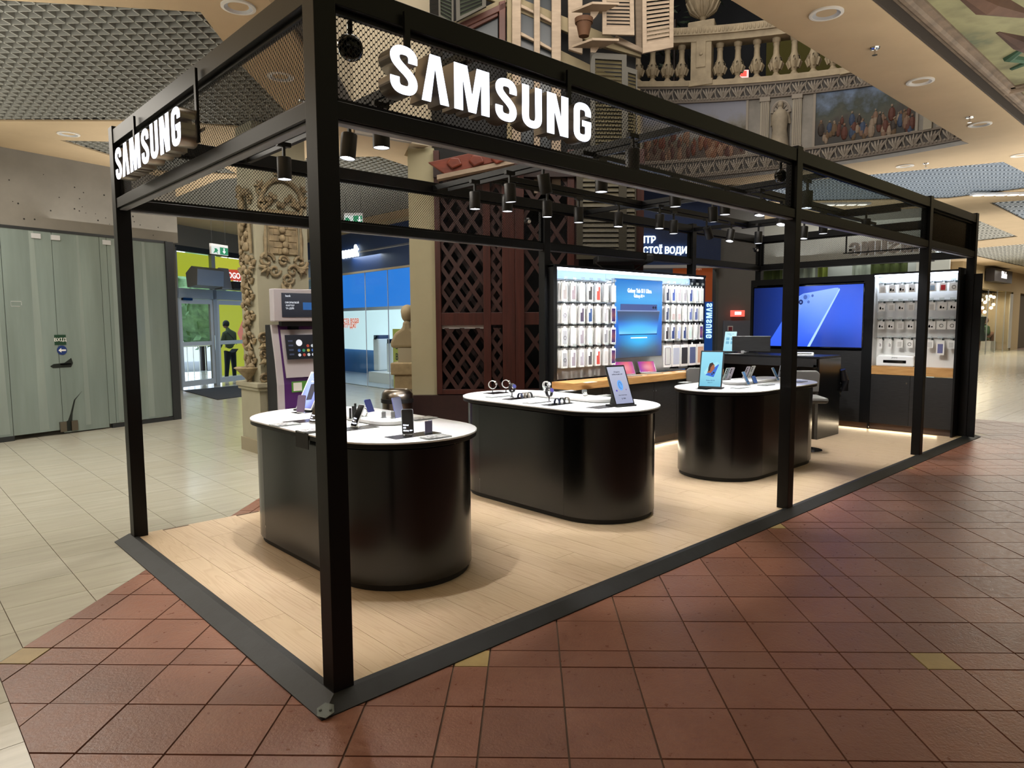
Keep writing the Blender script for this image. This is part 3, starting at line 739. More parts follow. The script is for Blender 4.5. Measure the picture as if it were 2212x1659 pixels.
def gradient_screen(name, stops, axis=1, es=1.6, blob=None):
    """backlit picture: a colour ramp over the generated coordinates of the sheet"""
    m = bpy.data.materials.new(name); m.use_nodes = True; n = N(m); t = n.new('ShaderNodeTexCoord'); s = n.new('ShaderNodeSeparateXYZ'); n.l(t.outputs['Generated'], s.inputs[0])
    c = n.ramp(s.outputs[axis], [(p, lin(h)) for p, h in stops])
    if blob:
        for (cx, cz, rx, rz_, h, st) in blob:
            a = n.math('DIVIDE', n.math('SUBTRACT', s.outputs[0], cx), rx); b = n.math('DIVIDE', n.math('SUBTRACT', s.outputs[2], cz), rz_)
            d = n.math('ADD', n.math('MULTIPLY', a, a), n.math('MULTIPLY', b, b))
            k = n.math('MULTIPLY', n.math('POWER', 2.718, n.math('MULTIPLY', d, -1.)), st)
            c = n.mix(k, c, lin(h))
    n.l(c, n.b.inputs['Emission Color']); n.b.inputs['Emission Strength'].default_value = es; n.b.inputs['Base Color'].default_value = (0.01, 0.01, .01, 1); n.b.inputs['Roughness'].default_value = .15
    return m
def sign_tablet(u, v, label, w, h, yaw, tilt, frame, screen, z=TOP, foot=True, lines=(), extra=None):
    P = U(u, v, z=z); t = thing('display_tablet', label, 'tablet', (P.x, P.y, z), rad(yaw), 'upright advertising tablets')
    T = Matrix.Translation((0, 0, .012)) @ Matrix.Rotation(-rad(tilt), 4, 'X')
    R = [(x, y+h/2) for x, y in rbox(w, h, 0, .006)]
    b = MB(); b.T = T; b.prism(R, 0, .014, 'y'); part('frame', b, frame, t, bevel=.001)
    s = MB(); s.T = T; s.box(-w/2+.012, w/2-.012, -.001, .0, .014, h-.014); part('screen', s, screen, t)
    if foot: part('foot', MB().box(-w/2, w/2, -.02, .13, 0, .012), blackm, t); st_, ct_ = sin(rad(tilt)), cos(rad(tilt)); part('strut', MB().prism([(.035, .01), (.15, .01), (st_*h*.55+.034, ct_*h*.55), (st_*h*.55+.022, ct_*h*.55+.008)], -w*.2, w*.2, 'x'), blackm, t)
    for (tx, sz, xx, zz, mm) in lines:
        o = text(tx, sz, t, mm, (0, 0, 0), ext=.0002, off=.0002); o.matrix_local = T @ Matrix.Translation((xx, -.0016, zz)) @ Matrix.Rotation(pi/2, 4, 'X')
    if extra:
        for (nm, mb, mm) in extra:
            q = MB(); q.T = T; q.add([tuple(x) for x in mb.V], mb.F); part(nm, q, mm, t)
    return t
emb = emis('print_navy', '#26366e', .8)
# --- nearest counter
scr1 = gradient_screen('blue_tablet_screen', [(0, '#1b2c7a'), (.5, '#4a66d8'), (1, '#7d93ee')], 2, 1.3, [(.5, .3, .3, .4, '#7f9cff', .7)])
sign_tablet(655, 888, 'leaning tablet with glowing blue advert at the back of the nearest counter', .19, .33, -78, 30, alu, scr1, lines=[('Новий', .018, 0, .27, emis_w), ('Galaxy S25', .018, 0, .245, emis_w)], extra=[('printed_phone', MB().prism([(-.01, .08), (.05, .09), (.035, .23), (-.03, .22)], -.0018, -.0012, 'y'), emis('ink', '#12194a', .5))])
phone(648, 893, 'mauve phone clamped upright in front of the leaning blue advert tablet', '#8d7c9a', '#8d7c9a', -62, 14, .13, .07)
info_card(616, 918, 'printed clear block at the left end of the nearest counter', .17, .13, 0)
info_card(668, 932, 'printed clear block partly hidden behind the near post', .12, .1, 0)
info_card(940, 945, 'printed clear block beside the small mauve card on the nearest counter', .17, .11, 0)
info_card(912, 905, 'printed clear block at the back right edge of the nearest counter', .2, .12, 0)
mat_pad(655, 910, 'black pad under the phones left of the near post', .25, .14)
mat_pad(893, 940, 'black pad under the black phone at the right of the nearest counter', .34, .13)
mat_pad(772, 925, 'black pad beside the near post on its right', .26, .14)
mat_pad(805, 899, 'dark pad under the blue folding phone on the nearest counter', .2, .1)
mat_pad(662, 890, 'dark pad under the leaning advert tablet', .2, .12)
tb = ['Galaxy', 'S25', 'Galaxy AI+']
phone(763, 925, 'white framed phone with black screen leaning just right of the near post', 'black', '#e8e8ec', -88, 27, .155, .073, txt=tb)
phone(882, 942, 'dark phone with glowing white text at the front right of the nearest counter', 'black', '#b9c0cc', -28, 17, .155, .073, txt=tb)
phone(866, 912, 'lilac phone with mirror back standing behind the dark phone on the right', '#a9b4e0', '#8f97d8', 12, 14, .165, .085)
phone(805, 899, 'blue folding phone leaning beside the silver ring stand', '#5765b8', '#5260b4', 20, 22, .12, .07)
phone(674, 916, 'black phone half hidden by the left side of the near post', 'black', '#b9c0cc', -80, 26, .14, .072, txt=tb)
def block(u, v, label, sz, col, name='card_stand', cat='card', yaw=0, z=TOP, m=None, group=None):
    P = U(u, v, z=z); t = thing(name, label, cat, (P.x, P.y, z), rad(yaw), group)
    part('plate', MB().box(-sz[0]/2, sz[0]/2, -.002, .002, 0, sz[2]), m or cm(col), t, bevel=.001)
    part('holder', MB().box(-sz[0]/2, sz[0]/2, -.012, .018, 0, .006), clearb, t)
    part('holder_back', MB().box(sz[0]/2-.003, sz[0]/2, -.002, .04, 0, sz[2]*1.05), clearb, t)
block(829, 903, 'small grey card standing on the raised tray, left of a pair', (.032, .01, .042), '#8f8f92', z=TOP+.032)
block(849, 904, 'small grey card standing on the raised tray, right of a pair', (.032, .01, .045), '#8f8f92', z=TOP+.032)
block(926, 936, 'small mauve card in a clear holder on the nearest counter', (.055, .02, .078), '#7c7a9c')
P = U(786, 900, z=TOP+.032); t = thing('ring_stand', 'silver ring shaped stand beside the blue folding phone', 'ring stand', (P.x, P.y, TOP+.032), rad(-30))
part('ring', MB().sweep([(.024*cos(a), 0, .03+.03*sin(a)) for a in [i*2*pi/20 for i in range(20)]], .0045, 8, True), chrome, t, smooth=True); part('base', MB().box(-.025, .025, -.015, .015, 0, .004), clearb, t)
for i, (u, v) in enumerate(((757, 905), (763, 903), (768, 899))):
    P = U(u, v, z=TOP+.032); t = thing('strap_stand', ['black watch strap stand touching the near post', 'black watch strap stand, middle of three by the near post', 'tallest black watch strap stand right of the near post'][i], 'strap stand', (P.x, P.y, TOP+.032), 0, 'black strap stands by the near post')
    part('strap', MB().box(-.008, .008, -.004, .004, 0, .075+.008*i), blackm, t, bevel=.002); part('base', MB().box(-.01, .01, -.012, .012, 0, .004), clearb, t)
P = U(628, 937, z=TOP); t = thing('edge_clamp', 'black bracket clamped over the edge of the nearest counter', 'clamp', (.61, P.y, TOP), 0)
part('plate', MB().box(-.004, .09, -.085, .085, 0, .004), blackm, t); part('flap', MB().box(-.009, -.004, -.085, .085, -.1, .004), blackm, t)
part('grip', MB().box(.02, .08, -.03, .04, .004, .01), cardprint, t)
P = U(652, 884, z=TOP+.032)
# --- smartwatch counter
strapc = {'w': mat('white_strap', '#e4e4e4', .6), 'b': mat('navy_strap', '#232a45', .5), 'g': mat('taupe_strap', '#6f675f', .6), 'k': mat('dark_strap', '#26262a', .5)}
def watch(u, v, label, st, face='#3a3f7a', yaw=0, z=TOP, h=.055):
    P = U(u, v, z=z); t = thing('smartwatch', label, 'smartwatch', (P.x, P.y, z), rad(yaw), 'smartwatches on stands')
    part('stand', MB().lathe([(.022, 0), (.022, .004), (.005, .007), (.005, h)], 12), scrd, t)
    T = Matrix.Translation((0, 0, h+.03)) @ Matrix.Rotation(rad(-25), 4, 'X')
    q = MB(); q.T = T; R = .034
    pts = [(0, R*cos(a), R*sin(a)*1.05) for a in [i*2*pi/24 for i in range(24)]]
    k = len(pts); vs = []
    for p in pts:
        for s, o in ((-.013, 0), (.013, 0), (.013, .006), (-.013, .006)):
            f = 1+o/R; vs.append((s, p[1]*f, p[2]*f))
    q.add(vs, [((i % k)*4+j, (i % k)*4+(j+1) % 4, ((i+1) % k)*4+(j+1) % 4, ((i+1) % k)*4+j) for i in range(k) for j in range(4)])
    part('strap', q, strapc[st], t, smooth=True)
    q = MB(); q.T = T; q.cyl((0, -R-.012, 0), (0, -R+.003, 0), .022, 20); part('case', q, chrome, t, smooth=True)
    q = MB(); q.T = T; q.cyl((0, -R-.013, 0), (0, -R-.012, 0), .019, 20); part('dial', q, emis('dial', face, .8), t)
watch(1064, 850, 'white strapped smartwatch at the far left of the smartwatch counter', 'w', '#222222', 40)
watch(1093, 848, 'white strapped smartwatch behind the dark strapped one at left', 'w', '#222222', 40)
watch(1106, 858, 'grey strapped smartwatch with purple dial beside the left row of straps', 'k', '#4a4f9a', -10)
watch(1186, 868, 'grey strapped smartwatch with violet dial, nearest on the middle counter', 'k', '#584fa8', -10)
watch(1180, 852, 'white strapped smartwatch behind the violet dialled one', 'w', '#dddddd', 0, TOP+.0)
def bandrow(u, v, cols, label):
    P = U(u, v, z=TOP); t0 = thing('strap_display', label, 'strap display', (P.x, P.y, TOP), rad(0))
    part('tray', MB().box(-.09, .09, -.035, .035, 0, .006), scrd, t0)
    for i, c in enumerate(cols):
        k = 14; vs = []; x = -.06+i*.12/(len(cols)-1)
        for j in range(k+1):
            a = pi*j/k
            for s, r in ((-.011, .028), (.011, .028), (.011, .031), (-.011, .031)): vs.append((x+s, r*cos(a), .006+r*sin(a)*1.5))
        part('watch_strap', MB().add(vs, [(4*j+m, 4*j+(m+1) % 4, 4*j+4+(m+1) % 4, 4*j+4+m) for j in range(k) for m in range(4)]), strapc[c], t0, {'b': 'navy strap', 'g': 'taupe strap', 'k': 'dark grey strap'}[c], smooth=True)
bandrow(1134, 860, 'bggk', 'row of curved watch straps, farther of two on the middle counter')
bandrow(1214, 872, 'bkg', 'row of curved watch straps, nearer of two on the middle counter')
info_card(1078, 857, 'printed clear block at the left of the smartwatch counter', .26, .09, 0); info_card(1160, 870, 'printed clear block in front of the straps on the smartwatch counter', .26, .09, 0)
info_card(1225, 846, 'printed clear block at the back of the smartwatch counter', .2, .08, 0); info_card(1300, 856, 'printed clear block behind the tall black tablet', .22, .08)
mat_pad(1072, 849, 'dark pad under the white smartwatches', .22, .16); mat_pad(1310, 878, 'wide pad under the tall black advert tablet', .36, .14, 0); mat_pad(1115, 861, 'dark pad under the left row of straps', .26, .12); mat_pad(1205, 873, 'dark pad under the right row of straps', .3, .12)
def buds(u, v, label, z):
    P = U(u, v, z=z); t = thing('earbud_case', label, 'earbud case', (P.x, P.y, z), rad(-20), 'open earbud cases')
    part('case', MB().ball((0, 0, .018), .024, 1, 1, .6, 16, 8), white, t, smooth=True)
    part('lid', MB().prism([(x, y+.045) for x, y in rbox(.045, .035, 0, .01)], .012, .018, 'y'), clearb, t); part('earbud', MB().ball((-.008, -.005, .035), .007), white, t); part('earbud', MB().ball((.008, -.005, .035), .007), white, t)
buds(1264, 857, 'open white earbud case on the tray of the smartwatch counter', TOP+.032)
buds(1179, 849, 'open white earbud case behind the violet dialled smartwatch', TOP+.032)
scr2 = gradient_screen('pale_lilac_screen', [(0, '#9aa0bd'), (1, '#b9bdd2')], 2, .75)
emgk = emis('print_dark', '#2b2d45', .5); emblue = emis('print_blue', '#5f9be0', .9); emviolet = emis('print_violet', '#4d3fae', .9)
fp = [('fingerprint_icon', MB().prism([(.028*cos(a), .17+.045*sin(a)) for a in [i*2*pi/20 for i in range(20)]], -.0018, -.0012, 'y'), emblue),
      ('fingerprint_ridge', MB().sweep([(.014*cos(a), -.002, .17+.028*sin(a)) for a in [i*pi/8 for i in range(14)]], .0015, 4), emgk),
      ('dot', MB().prism([(-.05+.008*cos(a), .125+.008*sin(a)) for a in [i*pi/5 for i in range(10)]], -.0018, -.0012, 'y'), emviolet),
      ('dot', MB().prism([(.05+.006*cos(a), .13+.006*sin(a)) for a in [i*pi/5 for i in range(10)]], -.0018, -.0012, 'y'), emis('print_pink', '#8a6fb0', .8))]
sign_tablet(1351, 878, 'tall black advert tablet with a blue fingerprint on the smartwatch counter', .2, .345, -12, 24, blackm, scr2, lines=[('Зберіть', .018, 0, .285, emgk), ('найкращий світ', .015, 0, .265, emgk), ('Galaxy Watch8 Classic', .0095, 0, .085, emgk), ('$ 300', .018, 0, .055, emgk)], extra=fp)
# --- farthest counter
scr3 = gradient_screen('sky_blue_screen', [(0, '#6db4cf'), (.25, '#7fc3d8'), (1, '#8bd0e6')], 2, .85)
ex = [('printed_phone', MB().prism([(-.055, .13), (.03, .11), (.075, .24), (.06, .25)], -.0018, -.0012, 'y'), emis('print_royal', '#2b5fc0', .9)),
      ('printed_phone_edge', MB().prism([(-.07, .16), (-.055, .13), (.075, .25), (.06, .27), (-.02, .235)], -.0024, -.0018, 'y'), emis('print_light', '#9edbe8', .8)),
      ('printed_portrait', MB().prism([(-.04, .155), (.0, .15), (.035, .2), (.03, .24), (.005, .25), (-.015, .225), (-.02, .19)], -.003, -.0024, 'y'), emis('print_skin', '#9a5a3e', .8)),
      ('printed_hair', MB().prism([(-.03, .17), (-.01, .175), (-.005, .21), (.01, .235), (.025, .24), (.01, .262), (-.018, .25), (-.028, .21)], -.0036, -.003, 'y'), emis('print_hair', '#3a2320', .5)),
      ('printed_camera', MB().prism([(.028+.01*cos(a), .155+.01*sin(a)) for a in [i*pi/5 for i in range(10)]], -.0036, -.003, 'y'), emgk),
      ('printed_camera', MB().prism([(.012+.008*cos(a), .14+.008*sin(a)) for a in [i*pi/5 for i in range(10)]], -.0036, -.003, 'y'), emgk)]
sign_tablet(1533, 840, 'grey advert tablet with a sky blue screen at the left of the farthest counter', .235, .385, -72, 15, darkgrey, scr3, lines=[('Galaxy S25 FE', .015, 0, .075, emb), ('Galaxy AI +', .011, 0, .052, emb)], extra=ex)
for u, v, lb, fc, bk, yw, tl, h in (
 (1564, 822, 'mint phone seen from behind, just right of the sky blue tablet', '#d6e8e6', '#d9ecea', 172, 22, .15),
 (1573, 822, 'lilac phone seen from behind, second from the sky blue tablet', '#d5d0e0', '#dcd8e6', 172, 22, .155),
 (1606, 820, 'pale lilac phone seen from behind, left of the leaning pair', '#d5d0e0', '#dad6e6', 174, 24, .16),
 (1617, 818, 'white phone seen from behind, right of the leaning pair', '#dcdcdc', '#dde2de', 174, 24, .16),
 (1618, 833, 'blue screened phone tilted sideways at the front of the farthest counter', '#2f6ea6', '#c7ccd4', 8, 26, .15),
 (1633, 830, 'small blue folded phone on its stand at the front of the farthest counter', '#3a5c9c', '#2a2c34', -5, 24, .085),
 (1682, 824, 'blue phone left of the second front post', '#2f7ab8', '#d9dde2', 8, 26, .16),
 (1684, 815, 'pale blue phone seen from behind the second front post', '#b8c4de', '#bac6e0', 170, 12, .14)):
    phone(u, v, lb, fc, bk, yw, tl, h, .073)
info_card(1600, 838, 'printed clear block at the front middle of the farthest counter', .24, .1); info_card(1480, 827, 'printed clear block at the left tip of the farthest counter', .14, .1); info_card(1728, 825, 'printed clear block right of the second front post', .18, .1)
info_card(1655, 832, 'printed clear block left of the second front post', .2, .1)
mat_pad(1530, 839, 'dark pad under the sky blue tablet', .3, .14, 0)
# ============================================================ DISPLAY WALL (rear)
pegb = mat('white_pegboard', '#e6e6e4', .6)
dw = thing('display_wall', 'wide white display wall with hook rails and a light bar at the rear', 'display wall', (4.45, 2.93, 0))
part('side_panel', B(0, .06, 0, .19, .02, 2.25), black, dw, bevel=.002); part('side_panel', B(3.16, 3.22, 0, .19, .02, 2.25), black, dw, bevel=.002)
part('back_panel', B(.06, 3.16, .15, .18, .9, 2.22), pegb, dw)
hdm = mat('header_lit_blue', '#93a7b8', .6); part('header_panel', B(.08, 1.1, .135, .15, 2.105, 2.2), hdm, dw); part('header_panel', B(1.104, 3.14, .135, .15, 2.125, 2.2), hdm, dw)  # bluish light on the header is put into the panel colour
part('top_panel', B(.0, 3.22, -.01, .19, 2.225, 2.255), black, dw); part('light_bar', B(.06, 3.16, .0, .022, 2.205, 2.225), led, dw, 'glowing cool white light bar')
area('display_wall_light', (6.06, 2.97, 2.2), 3.0, .04, 4, (.7, .84, 1), (rad(20), 0, 0))
railz = (2.095, 1.835, 1.575, 1.315, 1.05)
for z in railz:
    part('hook_rail', B(.07, 1.1, .12, .15, z-.012, z), grey, dw); 
    if z > 1.2: part('hook_rail', B(2.2, 3.14, .12, .15, z+.01, z+.022), grey, dw)
hookm = mat('hook_plastic', '#2c3633', .5)
colsL = [['#8a8484', '#8c8088', '#b0b4ae', '#3a3a3c', '#cf4a3e', None, None], ['ring', '#b9b5c4', '#4c4358', '#35507e', '#b6cfe0', '#a8a6ac', 'art'],
         ['ring', '#c0c2c8', '#99919a', '#bccfdc', None, '#98989e', 'art'], ['ring', '#a098a4', '#b4b0ba', '#55555a', '#cf5248', None, 'art']]
colsR = [['#2c3348', '#34488a', '#948c92', '#948f96', '#34488a', '#c3d8dc', None], ['#3a4058', '#a08f8c', '#a08f8c', '#c9c5d2', '#5a6494', '#5a6494', None],
         ['#3a3338', '#2f3f74', '#a3addc', '#2f3f74', '#c3dad4', '#dfe3e0', 'art']]
artm = gradient_screen('phone_art', [(0, '#5a48b8'), (.45, '#e08a9a'), (.7, '#c07ab0'), (1, '#6a4fc0')], 2, .25)
boxw = mat('white_card_box', '#ecebe9', .6)
cname = {'#8a8484': 'grey brown', '#8c8088': 'taupe', '#b0b4ae': 'pale grey', '#3a3a3c': 'black', '#cf4a3e': 'bright red', None: 'white', 'ring': 'clear ring', '#b9b5c4': 'pale lilac', '#4c4358': 'dark plum', '#35507e': 'blue', '#b6cfe0': 'pale blue', '#a8a6ac': 'grey', 'art': 'purple picture', '#c0c2c8': 'silver', '#99919a': 'mauve', '#bccfdc': 'ice blue', '#98989e': 'mid grey', '#a098a4': 'mauve grey', '#b4b0ba': 'light mauve', '#55555a': 'charcoal', '#cf5248': 'coral red', '#2c3348': 'dark navy', '#34488a': 'royal blue', '#948c92': 'taupe grey', '#948f96': 'greige', '#c3d8dc': 'pale aqua', '#3a4058': 'slate', '#a08f8c': 'half beige', '#c9c5d2': 'lilac white', '#5a6494': 'dusty blue', '#3a3338': 'dark brown', '#2f3f74': 'navy', '#a3addc': 'lavender blue', '#c3dad4': 'pale green', '#dfe3e0': 'plain pale'}
ordn = ['first', 'second', 'third', 'fourth', 'fifth', 'sixth', 'seventh', 'eighth']
rown = ['top row', 'second row', 'third row', 'bottom row']
def hook(root, x, y, z, L=.2):
    h = part('hook', MB().tube([(x, y, z-.02), (x, y-L, z-.012), (x, y-L-.01, z)], .0035, 5).box(x-.012, x+.012, y-.004, y+.004, z-.045, z), hookm, root)
    part('price_tab', MB().box(x-.03, x+.03, y-L-.012, y-L-.009, z-.004, z+.028), clearb, h)
def casebox(x, y, z, w, h, col, label, depth=.02, dark=None, group='boxed phone cases on hooks', nm='boxed_phone_case', cat='boxed case'):
    t = thing(nm, label, cat, (x, y, z), 0, group)
    R = [(a, b-h/2) for a, b in rbox(w, h, 0, .004, 2)]
    part('box', MB().prism(R, 0, depth, 'y'), boxw, t)
    part('hang_tab', MB().prism([(-.02, 0), (.02, 0), (.014, .026), (-.014, .026)], .008, .010, 'y'), boxw, t)
    if col == 'ring':
        part('insert', MB().box(-w*.36, w*.36, -.002, 0, -h*.9, -h*.14), cm('#a9abb2', .4), t)
        part('ring_print', MB().sweep([(w*.24*cos(a), -.003, -h*.55+w*.24*sin(a)) for a in [i*2*pi/16 for i in range(16)]], .002, 4, True), scrd, t)
    elif col == 'art': part('insert', MB().box(-w*.38, w*.38, -.002, 0, -h*.9, -h*.12), artm, t, 'purple and pink picture')
    elif col:
        hh = .5 if 'half' in cname.get(col, '') else .14
        part('insert', MB().box(-w*.3, w*.36, -.002, 0, -h*.9, -h*hh), cm(col, .5), t, '%s case window' % cname.get(col, 'coloured'))
        if hh < .3: part('camera_cutout', MB().box(-w*.3, -w*.02, -.003, -.002, -h*.38, -h*.12), boxw, t)
    else: part('insert', MB().box(-w*.3, w*.36, -.001, 0, -h*.9, -h*.14), cm('#d3d2d0', .5), t)
    return t
for r in range(4):
    for c in range(7):
        x = .11+.149*c; z = railz[r]; wx, wy = 4.45+x, 2.93
        hook(dw, x+.01, .13, z-.008)
        for k in (2, 1, 0):
            col = colsL[r][c] if k == 0 else None
            lb = ('%s boxed case, %s from left, %s, left half' % (cname[col], ordn[c], rown[r])) if k == 0 else 'plain box hanging %s behind the %s box, %s, left half' % (['', 'directly', 'farthest'][k], ordn[c], rown[r])
            casebox(wx+.012*k, wy-.075+.055*k, z-.055, .088, .205, col, lb, .022)
    for c in range(7):
        if r == 3: break
        x = 2.16+.142*c; z = railz[r]+.022; wx, wy = 4.45+x, 2.93
        hook(dw, x+.01, .13, z-.01)
        for k in (2, 1, 0):
            col = colsR[r][c] if k == 0 else None
            lb = ('%s boxed case, %s right of the poster, %s' % (cname[col], ordn[c], rown[r])) if k == 0 else 'plain box hanging %s behind the %s box right of the poster, %s' % (['', 'directly', 'farthest'][k], ordn[c], rown[r])
            casebox(wx+.012*k, wy-.075+.055*k, z-.055, .088, .21, col, lb, .022)
for c, (col, lb) in enumerate((('#cfd2da', 'tablet case box with dark rounded outline, bottom row right of the poster'), ('#bfc4d4', 'pale tablet case box, second in the bottom row right of the poster'), ('#333338', 'tablet case box with black window, bottom row right of the poster'), ('#5a648c', 'tablet case box with slate blue window, bottom row right of the poster'), ('#d8a88c', 'tablet case box with orange edged window, end of the bottom row'))):
    x = 2.2+.205*c; hook(dw, x+.01, .13, railz[3]+.012)
    t = casebox(4.45+x, 2.87, railz[3]-.05, .185, .30, None, lb, .02, group='boxed tablet cases')
    if c == 0: part('outline_print', MB().sweep([(a, -.003, b-.15) for a, b in rbox(.13, .23, 0, .012)], .003, 4, True), cm('#26304a'), t)
    else: part('window', MB().box(-.07, .075, -.003, -.001, -.27, -.04), cm(col, .5), t)
# poster lightbox
pst = thing('poster_lightbox', 'backlit blue tablet poster in the middle of the rear display wall', 'poster', (5.50, 2.88, 1.125))
pm = gradient_screen('poster_backlight', [(0, '#454d5c'), (.13, '#414b5c'), (.3, '#2a6cc8'), (.5, '#2f86d8'), (.75, '#46a2e2'), (1, '#2874c6')], 2, .85,
    [(.5, .24, .33, .13, '#3ab8f8', .95), (0, .38, .1, .3, '#2456c8', .6), (1, .38, .1, .3, '#2456c8', .6)])
part('frame', B(0, 1.02, 0, .05, 0, 1.01), alu, pst); part('backlit_sheet', B(.008, 1.012, -.004, 0, .008, 1.002), pm, pst)
tabm = gradient_screen('poster_tablet', [(0, '#a8e4ff'), (.15, '#58b4f4'), (.42, '#2f62dc'), (.64, '#3c4a80'), (1, '#49546f')], 2, .75, [(.5, .1, .45, .5, '#58c8ff', .9)])
part('printed_tablet', MB().prism([(.09, .31), (.89, .31), (.955, .60), (.05, .60)], -.007, -.004, 'y'), tabm, pst)
part('printed_tablet_edge', MB().prism([(.045, .597), (.96, .597), (.95, .612), (.055, .612)], -.008, -.0045, 'y'), emis('print_steel', '#7f93c4', .8), pst)
part('printed_tablet_back', MB().prism([(.11, .612), (.9, .612), (.895, .69), (.115, .69)], -.007, -.004, 'y'), emis('print_slate', '#4a5f9c', .7), pst)
for x in (.81, .86): part('printed_camera', MB().prism([(x+.018*cos(a), .65+.018*sin(a)) for a in [i*pi/6 for i in range(12)]], -.009, -.007, 'y'), emis('ink_dark', '#1a2440', .5), pst)
part('printed_base_line', MB().box(.1, .9, -.008, -.006, .295, .304), emis('ink_navy', '#17305e', .6), pst)
part('printed_pen', MB().box(.33, .68, -.008, -.006, .25, .264), emis('print_pen', '#dff4ff', 1.1), pst)
text('Galaxy Tab S11 Ultra', .072, pst, emis_w, (.51, -.0065, .86), off=.0012, sx=.82); text('Galaxy AI +', .055, pst, emis_w, (.5, -.0065, .795), off=.0008, sx=.85)
# shelf and base cabinets
sh = thing('wall_shelf', 'long oak shelf under the rear display wall', 'shelf', (4.42, 2.60, 0))
part('top_board', MB().prism([(0, .33), (3.28, .33), (3.28, .02), (.0, .0), (-.0, .33)], .82, .90), oak, sh, bevel=.002)
part('support', B(0, .02, .02, .5, .0, .82), blackwood, sh)
for i in range(6):
    x0 = 4.46+i*.52; t = thing('base_cabinet', 'black oak base cabinet under the rear shelf, %s from the left' % ordn[i], 'cabinet', (x0, 2.64, 0), 0, 'black cabinets under the rear shelf')
    part('carcass', B(0, .518, .02, .28, .09, .815), blackwood, t); part('plinth', B(0, .518, .03, .06, 0, .09), mat('plinth_brown', '#3a302b', .45), t)
    d = part('door', B(.002, .516, 0, .02, .092, .81), blackwood, t, bevel=.001)
    s = .49 if i % 2 == 0 else .028
    part('knob', MB().cyl((s, 0, .70), (s, -.012, .70), .009, 12), chrome, d, 'small chrome lock')
area('plinth_light', (6.0, 2.60, .03), 3.0, .02, 2.2, (1, .8, .55), (rad(-70), 0, 0))
# tablets on the shelf
def shelf_tablet(u, v, w, h, tilt, yaw, scr, label, col='#c4c4c8', z=.9, kb=True):
    P = U(u, v, z=z); t = thing('shelf_tablet', label, 'tablet', (P.x, P.y, z), rad(yaw), 'tablets on the rear oak shelf')
    T = Matrix.Translation((0, 0, .012)) @ Matrix.Rotation(-rad(tilt), 4, 'X')
    b = MB(); b.T = T; b.box(-w/2, w/2, 0, .008, 0, h); part('frame', b, cm(col), t, bevel=.002)
    s = MB(); s.T = T; s.box(-w/2+.008, w/2-.008, -.001, 0, .008, h-.008); part('screen', s, scr, t)
    if kb: part('keyboard', MB().box(-w/2, w/2, -.15, -.01, .002, .009), cm('#a8aab0'), t)
    st_, ct_ = sin(rad(tilt)), cos(rad(tilt)); part('stand', MB().prism([(st_*h*.3+.02, 0), (st_*h*.8+.04, 0), (st_*h*.6+.022, ct_*h*.6-.004), (st_*h*.55+.016, ct_*h*.55)], -w*.3, w*.3, 'x'), scrd, t)
pink = gradient_screen('pink_wallpaper', [(0, '#8f3aa8'), (.4, '#c04a80'), (.7, '#e06a72'), (1, '#b04a98')], 0, .8, [(.5, .5, .3, .3, '#e8a0a8', .7)])
teal = gradient_screen('teal_wallpaper', [(0, '#3a7a9a'), (.5, '#3f9aa8'), (1, '#3a5a9a')], 0, .55)
gl = mat('dark_glass', '#4a433e', .08)
shelf_tablet(1248, 815, .30, .20, 68, 8, teal, 'tablet lying low with a teal screen at the left of the oak shelf', kb=False); shelf_tablet(1297, 812, .28, .2, 66, 10, gl, 'tablet lying low with a dark reflecting screen on the oak shelf', kb=False)
shelf_tablet(1352, 811, .30, .19, 30, -22, pink, 'open tablet with pink screen behind the black advert tablet'); shelf_tablet(1401, 806, .26, .17, 30, -22, pink, 'smaller open tablet with pink screen, right of the larger one')
shelf_tablet(1450, 799, .25, .16, 30, -26, scrd, 'tablet with black cover standing on the oak shelf'); shelf_tablet(1500, 795, .22, .14, 72, -10, gl, 'flat propped tablet at the right end of the oak shelf', kb=False)
for i, (u, v) in enumerate(((1275, 826), (1330, 818), (1385, 811), (1440, 806), (1470, 803))):
    P = U(u, v, z=.9); t = thing('price_card', 'flat white price card on the oak shelf, %s from the left' % ordn[i], 'price card', (P.x, P.y, .9), 0, 'flat price cards on the oak shelf')
    part('card', B(-.09, .09, -.03, .03, 0, .004), whitem, t)
# ============================================================ TV WALL (far right side), local x runs towards the front
XW = 9.30
def WY(u, v, x=XW): p = U(u, v, x=x); return 3.08-p.y, p.z
tw = thing('video_wall', 'tall black surround panel holding the big screen at the far right side', 'video wall', (XW, 3.08, 0), -pi/2)
part('surround_side', B(0, .11, 0, .14, .09, 2.25), black, tw); part('surround_side', B(1.76, 1.90, 0, .14, .09, 2.25), black, tw)
part('surround_top', B(.11, 1.76, 0, .14, 2.16, 2.25), black, tw); part('surround_bottom', B(.11, 1.76, 0, .14, .09, 1.14), blackwood, tw)
part('back_panel', B(.11, 1.76, .12, .14, 1.14, 2.16), blackm, tw); part('plinth', B(0, 1.90, .05, .14, 0, .09), mat('brown_plinth', '#4a3a32', .4), tw)
part('seam', B(1.0, 1.004, -.001, .0, .1, 1.13), blackm, tw)
x0, z1 = WY(1630, 625); x1, zz = WY(1866, 611); _, z0 = WY(1865, 751)
z1 = (z1+zz)/2
tv = thing('television', 'big wall screen showing a blue phone on a deep blue ground', 'television', (XW-.005, 3.08-x0, z0), -pi/2)
tw_, th_ = x1-x0, z1-z0
tvm = gradient_screen('tv_picture', [(0, '#0d1c4e'), (.3, '#16307e'), (.6, '#3154d2'), (1, '#2c4cc4')], 0, .8, [(.85, .55, .35, .5, '#3d66ee', .8), (.75, .0, .3, .3, '#101f5c', .6)])
